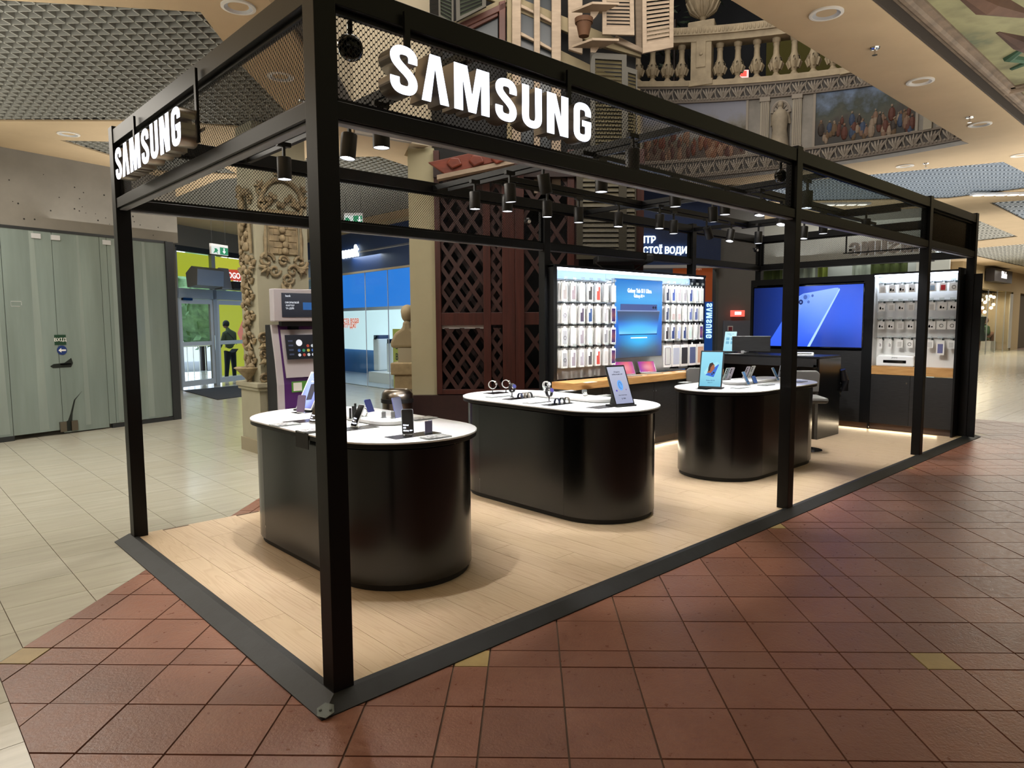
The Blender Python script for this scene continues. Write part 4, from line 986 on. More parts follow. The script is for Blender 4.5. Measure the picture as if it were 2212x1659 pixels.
part('bezel', B(-.02, tw_+.02, .0, .05, -.02, th_+.02), scrd, tv, bevel=.003); part('screen', B(0, tw_, -.002, 0, 0, th_), tvm, tv)
ph = gradient_screen('tv_phone', [(0, '#2a4fd0'), (.5, '#5c86e8'), (1, '#86a8f0')], 2, 1.0, [(.2, .2, .4, .5, '#2f58e0', .8)])
def tp(x, y): return (x*tw_, y*th_)
part('pictured_phone', MB().prism([tp(.14, 0), tp(.395, .745), tp(.43, .83), tp(.48, .88), tp(.76, .955), tp(.79, .955), tp(.795, .925), tp(.53, .0)], -.004, -.002, 'y'), ph, tv)
part('pictured_phone_edge', MB().prism([tp(.53, 0), tp(.795, .925), tp(.80, .95), tp(.805, .92), tp(.555, 0)], -.006, -.004, 'y'), emis('tv_edge', '#a8cdf6', .9), tv)
part('pictured_camera_bump', MB().prism([tp(.385, .62), tp(.395, .60), tp(.43, .59), tp(.475, .66), tp(.545, .83), tp(.535, .86), tp(.48, .875), tp(.43, .80)], -.006, -.004, 'y'), emis('tv_bump', '#6f95e6', .9), tv)
for (x, y, r, c) in ((.42, .645, .034, '#0e1a48'), (.46, .74, .034, '#1b2c66'), (.5, .82, .03, '#4a68b8'), (.53, .74, .02, '#5574c4'), (.565, .84, .018, '#4a68b8')):
    part('pictured_lens', MB().prism([(x*tw_+r*cos(a), y*th_+r*1.15*sin(a)) for a in [i*pi/10 for i in range(20)]], -.009, -.006, 'y'), emis('tv_lens', c, .8), tv)
    if r > .03: part('pictured_glint', MB().prism([(x*tw_+.4*r*cos(a), y*th_+.4*r*sin(a)) for a in [i*pi/6 for i in range(12)]], -.0105, -.009, 'y'), emis('tv_glint', '#6f8fd8', .8), tv)
# ---- right display unit
XU = 9.32
ru = thing('display_unit', 'narrow white display unit with accessory hooks between black panels at far right', 'display unit', (XU, 1.19, 0), -pi/2)
part('side_panel', B(-.02, .0, -.0, .22, .0, 2.26), black, ru); part('side_panel', B(1.06, 1.085, -.04, .23, 0, 2.28), black, ru)
part('end_panel', B(1.085, 1.28, .2, .235, .0, 2.2), black, ru, 'black end panel beside the corner post'); part('back_panel', B(0, 1.06, .17, .2, .93, 2.23), pegb, ru)
part('inner_side', B(0, .012, 0, .17, .93, 2.22), pegb, ru); part('top_panel', B(0, 1.06, -.0, .2, 2.235, 2.262), black, ru); part('light_bar', B(.01, 1.05, .0, .02, 2.215, 2.235), led, ru, 'glowing cool white light bar')
area('unit_light', (9.37, .66, 2.205), .04, .95, 2.0, (.75, .86, 1), (0, rad(-20), 0))
part('shelf', B(0, 1.06, 0, .2, .81, .93), oak, ru, 'oak shelf', bevel=.002)
part('plinth', B(0, 1.06, .04, .2, 0, .09), mat('brown_plinth2', '#4a3a32', .4), ru)
for i in range(2):
    d = part('door', B(.0+.53*i+.003, .53+.53*i-.003, 0, .02, .095, .80), blackwood, ru, bevel=.001)
    if i == 0: part('knob', MB().cyl((.49, 0, .70), (.49, -.012, .70), .01, 12), chrome, d, 'small chrome lock')
area('plinth_light', (9.33, 1.6, .03), .02, 2.6, 2.4, (1, .78, .5), (0, rad(70), 0))
rz4 = (2.12, 1.86, 1.60, 1.34)
rcol = [['#c9c8c4', 'k', 'k', 'k', '#d3d2cf', '#9db8d2', '#c8323a', 'o'], ['k', '#cfcecb', 'k', '#cfcecb', '#cfcecb', '#d8d6d2', 'k', 'k'],
        ['k', 'k', '#cfcecb', 'k', 'k', 'k', 'o', 'o'], ['l', 'l', '#cfcecb', 'o', '#d8d6d2', '#cfcecb', '#6b6f9c', '#cfcecb']]
rn2 = {'k': 'charger', 'l': 'earphone', 'o': 'round device', '#9db8d2': 'pale blue', '#c8323a': 'red', '#6b6f9c': 'slate violet'}
for r, z in enumerate(rz4):
    part('hook_rail', B(.012, 1.06, .15, .17, z-.006, z+.006), grey, ru)
    for c in range(8):
        x = .10+.128*c; col = rcol[r][c]; hook(ru, x, .15, z, .12)
        w = .085 if col not in ('k', 'o') or c < 4 else .11; h = .11; 
        if col in ('l',): w, h = .05, .13
        if col == '#6b6f9c': w, h = .1, .2
        dsc = rn2.get(col, 'plain white')
        t = thing('accessory_box', 'boxed accessory with %s front, %s hook of the %s, far right unit' % (dsc, ordn[c], rown[r]), 'boxed accessory', (XU+.05, 1.19-x, z-.03), -pi/2, 'boxed accessories on the far right unit')
        R = [(a, b-h/2) for a, b in rbox(w, h, 0, .004, 2)]
        part('box', MB().prism(R, 0, .03, 'y'), boxw, t); part('hang_tab', MB().prism([(-.015, 0), (.015, 0), (.01, .02), (-.01, .02)], .01, .012, 'y'), boxw, t)
        if col == 'k':
            part('printed_plug', MB().box(-.028, -.006, -.002, 0, -.085, -.055).box(-.022, -.012, -.002, 0, -.055, -.045), scrd, t); part('printed_plug', MB().box(.006, .024, -.002, 0, -.085, -.065), scrd, t)
        elif col == 'l': part('printed_earphones', MB().box(-.01, -.005, -.002, 0, -.1, -.05).box(.005, .01, -.002, 0, -.1, -.06), scrd, t)
        elif col == 'o': part('printed_disc', MB().sweep([(.022*cos(a), -.001, -.06+.022*sin(a)) for a in [i*pi/7 for i in range(14)]], .003, 4, True), scrd, t)
        else: part('insert', MB().box(-w*.32, w*.32, -.002, 0, -h*.88, -h*.25), cm(col if dsc != 'plain white' else '#cdccc9', .5), t)
P = (XU+.02, 1.13, .93); t = thing('robot_box', 'long white appliance box with a black slot on the oak shelf at far right', 'appliance', P, -pi/2)
part('body', MB().prism([(0, 0), (.5, 0), (.5, .16), (.03, .16), (.0, .12)], 0, .14, 'y'), white, t, bevel=.02); part('slot', MB().box(.1, .4, -.004, .0, .05, .09), scrd, t); part('handle', MB().box(.14, .36, -.012, -.004, .06, .075), chrome, t)
text('JIMMY', .03, t, grey, (.25, -.003, .125))
# ============================================================ CASH DESK
dk = thing('cash_desk', 'tall black cash desk in the right rear corner of the kiosk', 'desk', (7.85, 1.31, 0))
deskm = mat('black_metal_desk', '#2a2724', .3, .9)
part('end_panel', B(0, .70, -.0, .04, 0, 1.08), counter_m, dk, 'black steel end panel', bevel=.002)
part('front_panel', B(.25, .28, .04, 1.75, .0, 1.0), deskm, dk); part('support', B(0, .25, .04, .08, 0, 1.0), deskm, dk)
part('worktop', B(-.0, .70, .0, 1.78, 1.08, 1.11), black, dk, bevel=.002); part('fascia', B(.0, .03, .02, 1.76, .97, 1.08), blackm, dk); part('end_panel', B(0, .7, 1.74, 1.78, 0, 1.08), deskm, dk)
cyan = gradient_screen('pale_cyan_screen', [(0, '#8fc6d6'), (1, '#b5dfea')], 2, .9)
t = sign_tablet(1574, 762, 'advert tablet with pale cyan screen standing on the cash desk', .2, .34, -76, 20, darkgrey, cyan, z=1.11, lines=[('Придбайте зараз', .013, 0, .29, emb), ('Galaxy', .012, 0, .27, emb)],
    extra=[('printed_block', MB().box(x-.025, x+.025, -.0018, -.0012, z-.022, z+.022), emis('print_cyan', '#6aa8c4', .8)) for x in (-.035, .035) for z in (.15, .21)])
P = U(1622, 763, z=1.11); t = thing('computer_monitor', 'black computer monitor seen from behind on the cash desk', 'monitor', (P.x, P.y, 1.11), rad(-62))
part('shell', B(-.27, .27, -.02, .02, .03, .25), blackwood, t, bevel=.004); part('base', B(-.1, .1, -.08, .08, 0, .012), black, t); part('neck', B(-.03, .03, -.01, .02, .01, .05), black, t); part('top_edge', B(-.27, .27, -.02, .02, .25, .256), greyl, t)
block(1607, 763, 'small clear box beside the monitor on the cash desk', (.09, .04, .04), '#9a9c9e', 'payment_box', 'box', -40, 1.11)
P = U(1735, 768, z=1.11); t = thing('receipt_printer', 'flat white device on the cash desk right of the second front post', 'printer', (P.x, P.y, 1.11), rad(-60)); part('body', B(-.13, .13, -.06, .06, 0, .045), white, t, bevel=.006); part('slot', B(-.1, .1, -.065, -.06, .028, .034), scrd, t)
P = U(1585, 764, z=1.11); t = thing('paper_sheet', 'white paper sheet on the cash desk beside the cyan tablet', 'paper', (P.x, P.y, 1.11), 0); part('sheet', B(-.07, .1, -.1, .05, 0, .002), whitem, t)
felt = mat('grey_felt', '#6e6d6b', .9, bump=.1)
def stool(P, rz, label):
    t = thing('shop_chair', label, 'chair', P, rz, 'grey shop chairs'); 
    part('seat', B(-.22, .22, -.22, .22, .60, .67), felt, t, bevel=.03); part('backrest', MB().prism([(-.22, .70), (.22, .70), (.23, .93), (.19, .97), (-.19, .97), (-.23, .93)], .18, .23, 'y'), felt, t, bevel=.015)
    part('pole', MB().cyl((0, 0, .03), (0, 0, .6), .025, 12), chrome, t); part('base', MB().lathe([(.22, 0), (.22, .015), (.03, .03)], 20), chrome, t); part('back_support', B(-.03, .03, .2, .225, .62, .72), chrome, t)
P = U(1731, 808, D=8.45); stool((P.x, P.y-.05, 0), rad(-50), 'grey padded chair in front of the cash desk right of the second front post')
P = U(1516, 800, D=9.0); stool((P.x+.1, P.y, 0), rad(-50), 'grey padded chair mostly hidden at the right end of the oak shelf')
# jacket hanging at the desk end
t = thing('quilted_jacket', 'black quilted jacket hanging behind the cash desk', 'jacket', (8.60, 1.42, 0), 0)
jm = mat('black_nylon', '#101014', .35)
mb = MB(); prof = [(.05, .95), (.10, .85), (.13, .7), (.15, .55), (.11, .45), (.02, .42)]
for i, (r, z) in enumerate([(.06, .95), (.10, .88), (.12, .81), (.135, .74), (.15, .67), (.155, .60), (.14, .53), (.1, .46)]):
    mb.ball((0, 0, z), r, 1, .7, .42, 14, 8)
part('body', mb, jm, t, smooth=True); part('sleeve', MB().sweep([(.02, -.1, .9), (.06, -.13, .75), (.05, -.14, .6)], [.05, .055, .045], 10), jm, t, smooth=True)
# ============================================================ LEFT STOREFRONT
LW = Pl(-.09, 9.29, 15.6)
wl = struct('wall_left', MB().box(-6, 2.83, 0, .35, 2.98, CZ+.02), concrete, loc=LW.at(0), rot=(0, 0, LW.a), label='grey plaster wall above the frosted glass storefront')
struct('wall_left', B(-6, 2.6, .3, .4, -.05, 3.0), gyps, loc=LW.at(0, .2), rot=(0, 0, LW.a))
pk = mat('fixing_hole', '#2a2825', .9); mb = MB(); rnd = random.Random(3)
for i in range(46):
    s, z = rnd.uniform(-.6, 2.5), rnd.gauss(3.35, .22)
    if 3.05 < z < 3.9: mb.cyl((s, -.002, z), (s, .0, z), rnd.uniform(.006, .014), 6)
part('fixing_holes', mb, pk, wl)['kind'] = 'stuff'
sf = thing('glass_storefront', 'closed frosted greenish glass storefront on the left', 'storefront', LW.at(0, 0, GZ), LW.a)
frost = mat('frosted_glass', '#7f8c88', .12, var=.2, vs=1.2, stretch=(2.2, 1, .22), spec=.6)
film_m = mat('paper_behind_glass', '#88948f', .5, var=.1, vs=2, stretch=(3, 1, .3))
alf = mat('dark_aluminium', '#3a3d40', .4, .5)
seams = [-4.2, -3.1, -2.2, -1.1, .17, .83, 1.51, 1.62, 2.6]
for a, b in zip(seams, seams[1:]):
    part('glass_panel', B(a+.004, b-.004, .0, .012, .07 if a < .5 or a > 1.4 else .02, 3.0), frost, sf, 'greenish frosted glass panel')
for k in range(7):
    s = -1.1+k*.55+rnd.uniform(-.1, .1); w = rnd.uniform(.05, .14)
    part('paper_strip', MB().prism([(s, .1), (s+w*1.5, .1), (s+w, 2.98), (s+.02, 2.98)], -.0012, -.0004, 'y'), film_m, sf)
part('bottom_rail', B(-4.2, .17, -.02, .03, 0, .07).box(1.55, 2.62, -.02, .03, 0, .06), alf, sf); part('top_rail', B(-4.2, 2.62, -.01, .03, 2.99, 3.03), alf, sf)
part('end_post', B(2.58, 2.72, -.03, .12, 0, 3.02), alf, sf)
for s in (.62, .88, 1.62): part('hinge', B(s-.06, s+.06, -.02, 0, 2.88, 2.95), greyl, sf, 'small clamp hinge')
for s in (.82, .98): part('floor_lock', B(s-.045, s+.045, -.03, .0, .04, .19), steel, sf, 'square metal floor lock')
part('torn_opening', MB().prism([(.70, 1.03), (.75, 1.06), (.9, 1.07), (1.0, 1.14), (1.02, 1.06), (.99, 1.0), (.74, 1.0)], -.003, 0, 'y'), mat('dark_gap', '#1c2321', .4), sf)
part('torn_opening', MB().prism([(.80, .04), (.86, .18), (.9, .2), (.94, .3), (1.0, .5), (1.12, .62), (1.02, .5), (.97, .3), (.96, .2), (1.02, .04)], -.003, 0, 'y'), mat('dark_gap2', '#1c2321', .4), sf)
part('handle', B(.84, .98, -.03, -.003, 1.045, 1.06), scrd, sf)
t = thing('entrance_sticker', 'dark green sticker reading ВХІД on the frosted glass', 'sticker', LW.at(.86, -.006, 1.31), LW.a); part('sheet', B(-.08, .08, -.001, 0, -.01, .14), mat('sticker_green', '#143c28', .5), t); text('ВХІД', .068, t, whitem, (0, -.002, .065), off=.001)
t = thing('arrow_sticker', 'round blue sticker with a white left arrow below the green one', 'sticker', LW.at(.875, -.006, 1.22), LW.a); part('disc', MB().prism([(.07*cos(a), .07*sin(a)) for a in [i*pi/14 for i in range(28)]], -.001, 0, 'y'), mat('sticker_blue', '#12306f', .5), t)
part('arrow', MB().prism([(-.05, 0), (-.01, .035), (-.01, .012), (.055, .012), (.055, -.012), (-.01, -.012), (-.01, -.035)], -.003, -.0015, 'y'), whitem, t)
part('label_print', MB().sweep([(-.02, -.002, 1.9), (-.13, -.002, 1.9), (-.13, -.002, 1.97), (.0, -.002, 1.97), (.0, -.002, 1.92)], .004, 4), greyl, sf, loc=(.38, 0, 0))
# corridor side wall to entrance
P0 = LW.at(2.72, .0); 
struct('wall_corridor', B(0, 8.5, 0, .2, GZ, CZ), gyps, loc=(P0[0]-.1, P0[1]+.3, 0), rot=(0, 0, rad(74)))
# ============================================================ ENTRANCE
DW = Pl(4.4, 15.63, 30.5)
frm = mat('white_door_frame', '#9aa0a4', .45); 
struct('wall_entrance', MB().box(-3.5, -.1, 0, .25, GZ, CZ).box(-.1, 6.5, 0, .25, 3.55, CZ+.4).box(4.2, 9, 0, .25, GZ, 3.6), mat('dim_plaster', '#6e6a62', .85), loc=DW.at(0), rot=(0, 0, DW.a), label='dim wall around the entrance')
ed = sempty('door_1', DW.at(0, .1, 0), DW.a, 'white framed glass entrance doors at the end of the left corridor')
for a, b in ((-.1, -.0), (1.22, 1.36), (2.7, 2.84), (4.1, 4.2)): part('frame_post', B(a, b, -.05, .05, GZ, 3.5), frm, ed)
part('frame_rail', B(-.1, 4.2, -.05, .05, 2.25, 2.5), frm, ed); part('frame_rail', B(-.1, 4.2, -.05, .05, 3.42, 3.55), alf, ed)
for x0 in (0, 1.36, 2.84):
    d = part('door_leaf', MB().box(x0+.0, x0+.1, -.03, .03, .02, 2.24).box(x0+1.12, x0+1.22, -.03, .03, .02, 2.24).box(x0+.1, x0+1.12, -.03, .03, .02, .16).box(x0+.1, x0+1.12, -.03, .03, 1.05, 1.15).box(x0+.1, x0+1.12, -.03, .03, 2.12, 2.24), mat('white_door', '#b7bcc0', .4), ed)
    part('glass', B(x0+.1, x0+1.12, -.004, .004, .16, 2.12), clear, d)
    part('handle', MB().tube([(x0+1.15, -.1, .9), (x0+1.15, -.1, 1.3)], .014), chrome, d)
part('transom_glass', B(0, 1.22, -.004, .004, 2.5, 3.42), clear, ed); part('closer', B(.1, .42, -.09, -.03, 2.2, 2.26), scrd, ed)
ylw = emis('yellow_poster', '#c7cc3e', .55)
t = thing('yellow_poster', 'bright yellow shop poster filling the panes right of the doors', 'poster', DW.at(1.36, .12, 0), DW.a)
ya_, yb_ = DW.px(474, 700, 2.4)[0]-1.36, DW.px(545, 700, 2.4)[0]-1.36
part('sheet', B(.0, 1.3, 0, .01, 2.52, 3.4).box(ya_, yb_, 2.28, 2.29, -.1, 2.6), ylw, t)
part('red_shape', MB().prism([(.25, 2.82), (1.2, 2.78), (1.2, 3.12), (.4, 3.08)], -.004, 0, 'y'), emis('poster_red', '#cf4a36', .6), t); text('YOGO', .22, t, emis('poster_white', '#ffffff', .8), (.75, -.006, 2.93), off=.006); text('TOC', .16, t, emis('poster_white2', '#ffffff', .8), (.95, -.006, 2.74), off=.004)
part('pink_shape', MB().prism([(yb_-.8, 1.3), (yb_-.2, 2.2), (yb_-.1, .9), (yb_-.4, .6)], 2.25, 2.27, 'y'), emis('poster_pink', '#d08070', .6), t)
part('yellow_sheet', B(-1.3, -.1, .02, .03, 2.8, 3.4), ylw, t)
t = thing('air_curtain', 'grey metal air curtain with ducts above the entrance door', 'air curtain', DW.at(-.1, -.35, 0), DW.a)
part('casing', MB().prism([(-.25, 2.55), (.05, 2.5), (.08, 2.85), (-.1, 3.02), (-.28, 2.95)], 0, .95, 'x'), mat('galvanised', '#7f8183', .4, .5), t, bevel=.01); part('casing', MB().prism([(-.2, 2.5), (.05, 2.48), (.05, 2.95), (-.1, 3.05)], .96, 1.35, 'x'), mat('galvanised2', '#8a8b8d', .4, .5), t, bevel=.01)
part('heater', MB().prism([(-.3, 2.52), (.1, 2.5), (.1, 2.68), (-.2, 2.72)], 1.36, 2.0, 'x'), darkgrey, t)
t = thing('door_mat', 'dark grey entrance mat in front of the glass doors', 'mat', (0, 0, 0)); part('mat', MB().prism([tuple(U(u, v, z=GZ)[:2]) for u, v in ((395, 844), (470, 864), (560, 852), (520, 833))], GZ, GZ+.01), mat('mat_dark', '#26272a', .95), t)
# outdoors
gr = struct('ground', B(-20, 60, 24, 60, -.4, -.12), mat('asphalt', '#77787a', .9)); struct('ground', MB().prism([(-6, 14.1), (1.2, 14.1), (12.1, 20.7), (12.1, 24), (-6, 24)], -.24, -.1), mat('paving', '#8e8f90', .9))
sun = bpy.data.lights.new('sun', 'SUN'); sun.energy = 7; sun.angle = rad(8); so = bpy.data.objects.new('sun', sun); so.rotation_euler = (rad(25), rad(42), 0); COL.objects.link(so)
leafm = mat('leaf_green', '#7fa070', .7, var=.4, vs=3)
def bush(P, w, h, label):
    t = thing('tree', label, 'tree', P, 0, 'trees outside the entrance'); mb = MB(); rr = random.Random(int(P[0]*10))
    for i in range(420):
        a, b = rr.uniform(0, 2*pi), rr.uniform(-1, 1); r = rr.uniform(.7, 1); s = rr.uniform(.12, .3)
        c = Vector((cos(a)*w*r*math.sqrt(1-b*b), sin(a)*w*r*math.sqrt(1-b*b), h*.6+b*h*.45*r)); d = Vector((rr.uniform(-1, 1), rr.uniform(-1, 1), rr.uniform(-1, 1))).normalized(); e = d.orthogonal().normalized()
        mb.add([c-d*s, c+e*s*.6, c+d*s, c-e*s*.6], [(0, 1, 2, 3)])
    f = part('foliage', mb, leafm, t); part('core', MB().ball((0, 0, h*.6), 1, w*.85, w*.85, h*.4, 12, 8), leafm, t); part('trunk', MB().cyl((0, 0, -.3), (0, 0, h*.5), .12, 8), mahogd, t)
Pt = U(436, 690, D=25.5)
bush((Pt.x, Pt.y, 0), 1.9, 4.2, 'green tree seen through the upper pane of the glass door'); bush((Pt.x+4.2, Pt.y+3.5, 0), 1.8, 4.8, 'green tree farther right outside, behind the yellow poster'); bush((Pt.x-4.2, Pt.y+.5, 0), 1.9, 4.8, 'green tree farther left outside the entrance')
t = thing('street_barrier', 'pale metal railing outside the glass doors', 'railing', (5.5, 20.3, 0), rad(30)); part('top_rail', MB().tube([(-2, 0, .9), (4, 0, .9)], .025), whitem, t)
for i in range(22): part('baluster', MB().cyl((-2+i*.27, 0, -.2), (-2+i*.27, 0, .9), .012, 6), whitem, t)
def exit_sign(P, rz, label, w=.5):
    t = thing('exit_sign', label, 'exit sign', P, rz); part('box', B(-w/2, w/2, -.02, .02, -.09, .12), greyl, t); part('face', B(-w/2+.005, w/2-.005, -.024, -.02, -.085, .07), emis('exit_white', '#dfe8e2', .7), t)
    part('green_field', B(0.0, w/2-.01, -.027, -.024, -.08, .065), emis('exit_green', '#1f8a5c', .7), t)
    part('arrow', MB().prism([(.12, -.06), (.07, -.01), (.105, -.01), (.105, .05), (.135, .05), (.135, -.01), (.17, -.01)], -.030, -.027, 'y'), emis('exit_w2', '#ffffff', .9), t)
    part('runner', MB().prism([(-.2, -.07), (-.15, -.01), (-.16, .03), (-.1, .03), (-.06, -.01), (-.09, -.03), (-.07, -.08), (-.11, -.04), (-.13, -.05)], -.030, -.024, 'y'), emis('exit_g2', '#1f8a5c', .7), t)
    for x in (-.2, .2): part('wire', MB().cyl((x*w/.5, 0, .12), (x*w/.5, 0, CZ-P[2]), .003, 5), blackm, t)
q = DW.px(473, 541, -3.0); exit_sign(DW.at(q[0], -3.0, q[1]), DW.a, 'green and white exit sign hanging near the entrance')
P = U(764, 474, D=13.5); exit_sign(P, rad(-45), 'green exit sign seen through the rear mesh left of the navy shop', .36)
# the man at the door
shirt = mat('olive_shirt', '#4a5236', .9); trous = mat('dark_trousers', '#15171c', .9); skin = mat('skin', '#8a6350', .6); hair = mat('dark_hair', '#17130f', .8)
def skinned(name, joints, edges, m, parent, sub=2):
    me = bpy.data.meshes.new(name); me.from_pydata([j[0] for j in joints], edges, []); o = link(name, me, parent)
    s = o.modifiers.new('skin', 'SKIN'); me.skin_vertices[0].data[0].use_root = True
    for i, j in enumerate(joints): r = j[1]; me.skin_vertices[0].data[i].radius = r if isinstance(r, tuple) else (r, r)
    if sub: b = o.modifiers.new('sub', 'SUBSURF'); b.levels = sub; b.render_levels = sub
    for mod in list(o.modifiers): pass
    dg = bpy.context.evaluated_depsgraph_get(); dg.update(); nm = bpy.data.meshes.new_from_object(o.evaluated_get(dg)); o.modifiers.clear(); o.data = nm; nm.materials.clear(); nm.materials.append(m)
    nm.polygons.foreach_set('use_smooth', [True]*len(nm.polygons)); return o
q = DW.px(497, 760, 1.1)
P = U(497, 828, z=GZ); pr = thing('person', 'man in olive shirt and dark trousers standing outside, back turned, head bent', 'person', DW.at(q[0], 1.1, -.1), DW.a+rad(-8))
skinned('body', [((0,0,.95),.13),((0,.02,1.2),(.16,.12)),((0,-.0,1.42),(.19,.12)),((0,.04,1.52),.06),((0,.09,1.6),.055),
 ((.19,.0,1.42),.065),((.25,.05,1.16),.05),((.19,.2,1.0),.042),((.16,.27,1.0),.03),((-.19,.0,1.42),.065),((-.25,.05,1.16),.05),((-.17,.2,1.02),.042),((-.13,.27,1.03),.03)],
 [(0,1),(1,2),(2,3),(3,4),(2,5),(5,6),(6,7),(7,8),(2,9),(9,10),(10,11),(11,12)], shirt, pr)
skinned('trousers', [((0,0,.96),.14),((.1,0,.86),.105),((.13,0,.48),.075),((.15,.02,.09),.055),((-.1,0,.86),.105),((-.13,0,.48),.075),((-.16,.02,.09),.055)], [(0,1),(1,2),(2,3),(0,4),(4,5),(5,6)], trous, pr)
part('head', MB().ball((0, .13, 1.68), .095, .85, 1, 1.15, 16, 12), skin, pr, smooth=True); part('hair', MB().ball((0, .115, 1.71), .1, .9, 1, 1.05, 16, 12), hair, pr, smooth=True)
for s in (-1, 1):
    part('headphone', MB().ball((s*.09, .12, 1.68), .035, .6, 1, 1.2), blackm, pr, smooth=True); part('shoe', MB().ball((s*.15, .07, .04), .06, .8, 1.9, .6), blackm, pr, smooth=True)
    part('hand', MB().ball((s*.145, .31, 1.02), .035, .8, 1.2, .7), skin, pr, smooth=True)
part('strap', MB().sweep([(-.18, -.1, 1.46), (-.02, -.15, 1.3), (.14, -.13, 1.1)], .012, 6), blackm, pr)
# ============================================================ PILASTER
t = thing('stone_pilaster', 'cream square pilaster with carved stone ornament beside the bank terminal', 'pilaster', (2.2, 5.82, GZ))
psm = mat('pilaster_paint', '#a39f8a', .75, var=.06, vs=2)
part('shaft', B(0, .68, 0, .5, .85, CZ-GZ-.003), psm, t); part('base', B(-.04, .72, -.04, .54, 0, .86), psm, t); part('base_moulding', B(-.09, .77, -.09, .59, .84, .9).box(-.07, .75, -.07, .57, .80, .84), psm, t, bevel=.01)
part('skirting', B(-.06, .74, -.06, .56, 0, .17), mat('beige_skirting', '#9a917a', .6), t)
stn = mat('carved_stone', '#8e7f64', .8, var=.4, vs=9, bump=.5, bs=30)
def scroll(mb, x, z, r, d=1, turns=1.3, th=.018, y=-.02, a0=0):
    pts = []; n_ = 22
    for i in range(n_):
        f = i/(n_-1); a = a0+d*f*turns*2*pi; rr = r*(1-.78*f); pts.append((x+rr*cos(a), y, z+rr*sin(a)))
    mb.sweep(pts, [th*(1-.3*i/n_) for i in range(n_)], 6)
def acanthus(mb, x, z, s, a, y=-.015):
    for k in (-1, 0, 1):
        b = a+k*.5; pts = [(x, y, z), (x+s*.5*cos(b), y-.035, z+s*.5*sin(b)), (x+s*cos(b+.25*k), y-.01, z+s*sin(b+.25*k))]; mb.sweep(pts, [.012*s/.12, .026*s/.12, .006], 6)
# front face (towards the kiosk): cartouche with brick panel
o = link('front_ornament', None, t, (.34, 0, 0)); o['label'] = 'carved cartouche with scrolls and a block panel'
pan = part('block_panel', B(-.19, .19, -.015, 0, 2.5, 3.05), stn, o)
for r in range(7):
    for c in range(3):
        x0 = -.18+.125*c+(.06 if r % 2 else 0)
        if x0 < .12: part('block', B(x0, min(x0+.115, .185), -.026, -.01, 2.5+.078*r+.004, 2.5+.078*(r+1)-.004), stn, o, bevel=.003, seg=1)
fmb = MB()
for s in (-1, 1):
    fmb.sweep([(s*.23, -.03, 2.45), (s*.24, -.04, 2.7), (s*.22, -.04, 2.95), (s*.26, -.03, 3.1)], .022, 8); fmb.sweep([(s*.19, -.02, 2.5), (s*.19, -.025, 3.05)], .012, 6)
    scroll(fmb, s*.22, 2.42, .1, -s, 1.3, .024); scroll(fmb, s*.12, 2.3, .08, s, 1.2, .02); scroll(fmb, s*.25, 3.12, .07, s, 1.2, .02); scroll(fmb, s*.27, 3.25, .06, -s, 1.1, .02)
    acanthus(fmb, s*.2, 2.34, .13, -pi/2+s*.9); acanthus(fmb, s*.25, 3.3, .1, pi/2-s*.7); acanthus(fmb, s*.12, 3.12, .1, pi/2-s*1.2)
part('scrollwork', fmb, stn, o, smooth=True)
ar = MB(); ar.sweep([(.27*cos(a), -.04, 3.12+.3*sin(a)) for a in [i*pi/14 for i in range(15)]], .028, 8)
for i in range(9): ar.ball((-.2+.05*i, -.05, 3.16+.06*sin(i*1.3)), .035, 1, .8, 1, 10, 6)
scroll(ar, -.05, 3.5, .06, 1, 1, .018); scroll(ar, .05, 3.5, .06, -1, 1, .018); acanthus(ar, 0, 3.44, .14, pi/2); part('arched_crest', ar, stn, o, smooth=True)
ce = MB()
for z in (3.0, 2.9, 2.8, 2.7, 2.62, 2.54): ce.ball((.03*sin(z*20), -.045, z), .045, 1, .7, 1, 10, 6)
scroll(ce, .0, 2.42, .07, 1, 1.4, .02); scroll(ce, .05, 2.2, .08, -1, 1.3, .02); scroll(ce, .02, 2.08, .06, 1, 1.2, .02); acanthus(ce, .02, 2.0, .16, pi*.15); acanthus(ce, .02, 2.0, .16, pi*.85); part('fruit_garland', ce, stn, o, smooth=True)
lo = MB(); 
for z, s in ((1.45, .08), (1.25, .06), (.95, .07)): scroll(lo, -.3, z, s, 1, 1.3, .02); acanthus(lo, -.3, z-.05, .1, -pi/2)
part('edge_scroll', lo, stn, o, smooth=True)
# side face (towards the corridor)
o = link('side_ornament', None, t, (0, .25, 0), (0, 0, -pi/2)); o['label'] = 'tall carved trophy with shell basin'
sd = MB(); rr = random.Random(5)
part('block_panel', B(-.13, .13, -.015, 0, 2.55, 3.05), stn, o)
for r in range(7):
    for c in range(2):
        x0 = -.125+.13*c+(.03 if r % 2 else 0); part('block', B(x0, min(x0+.12, .13), -.026, -.01, 2.55+.07*r+.004, 2.55+.07*(r+1)-.004), stn, o, bevel=.003, seg=1)
for s in (-1, 1):
    sd.sweep([(s*.16, -.03, 2.5), (s*.15, -.04, 3.0)], .02, 8); scroll(sd, s*.15, 2.42, .08, -s, 1.3, .022); scroll(sd, s*.15, 3.15, .07, s, 1.2, .02); acanthus(sd, s*.12, 2.35, .12, -pi/2+s*.6); acanthus(sd, s*.12, 3.2, .1, pi/2-s*.5)
for i in range(46):
    z = 1.0+2.35*i/46; w = .05+.06*abs(sin(z*4.1)); sd.ball((rr.uniform(-w, w), -.03-rr.uniform(0, .035), z), rr.uniform(.03, .055), 1, .8, rr.uniform(.8, 1.4), 8, 6)
for z in (1.15, 1.4, 1.7, 1.95, 2.15): scroll(sd, -.09, z, .07, 1, 1.2, .02); scroll(sd, .09, z+.05, .07, -1, 1.2, .02); acanthus(sd, 0, z, .12, -pi/2)
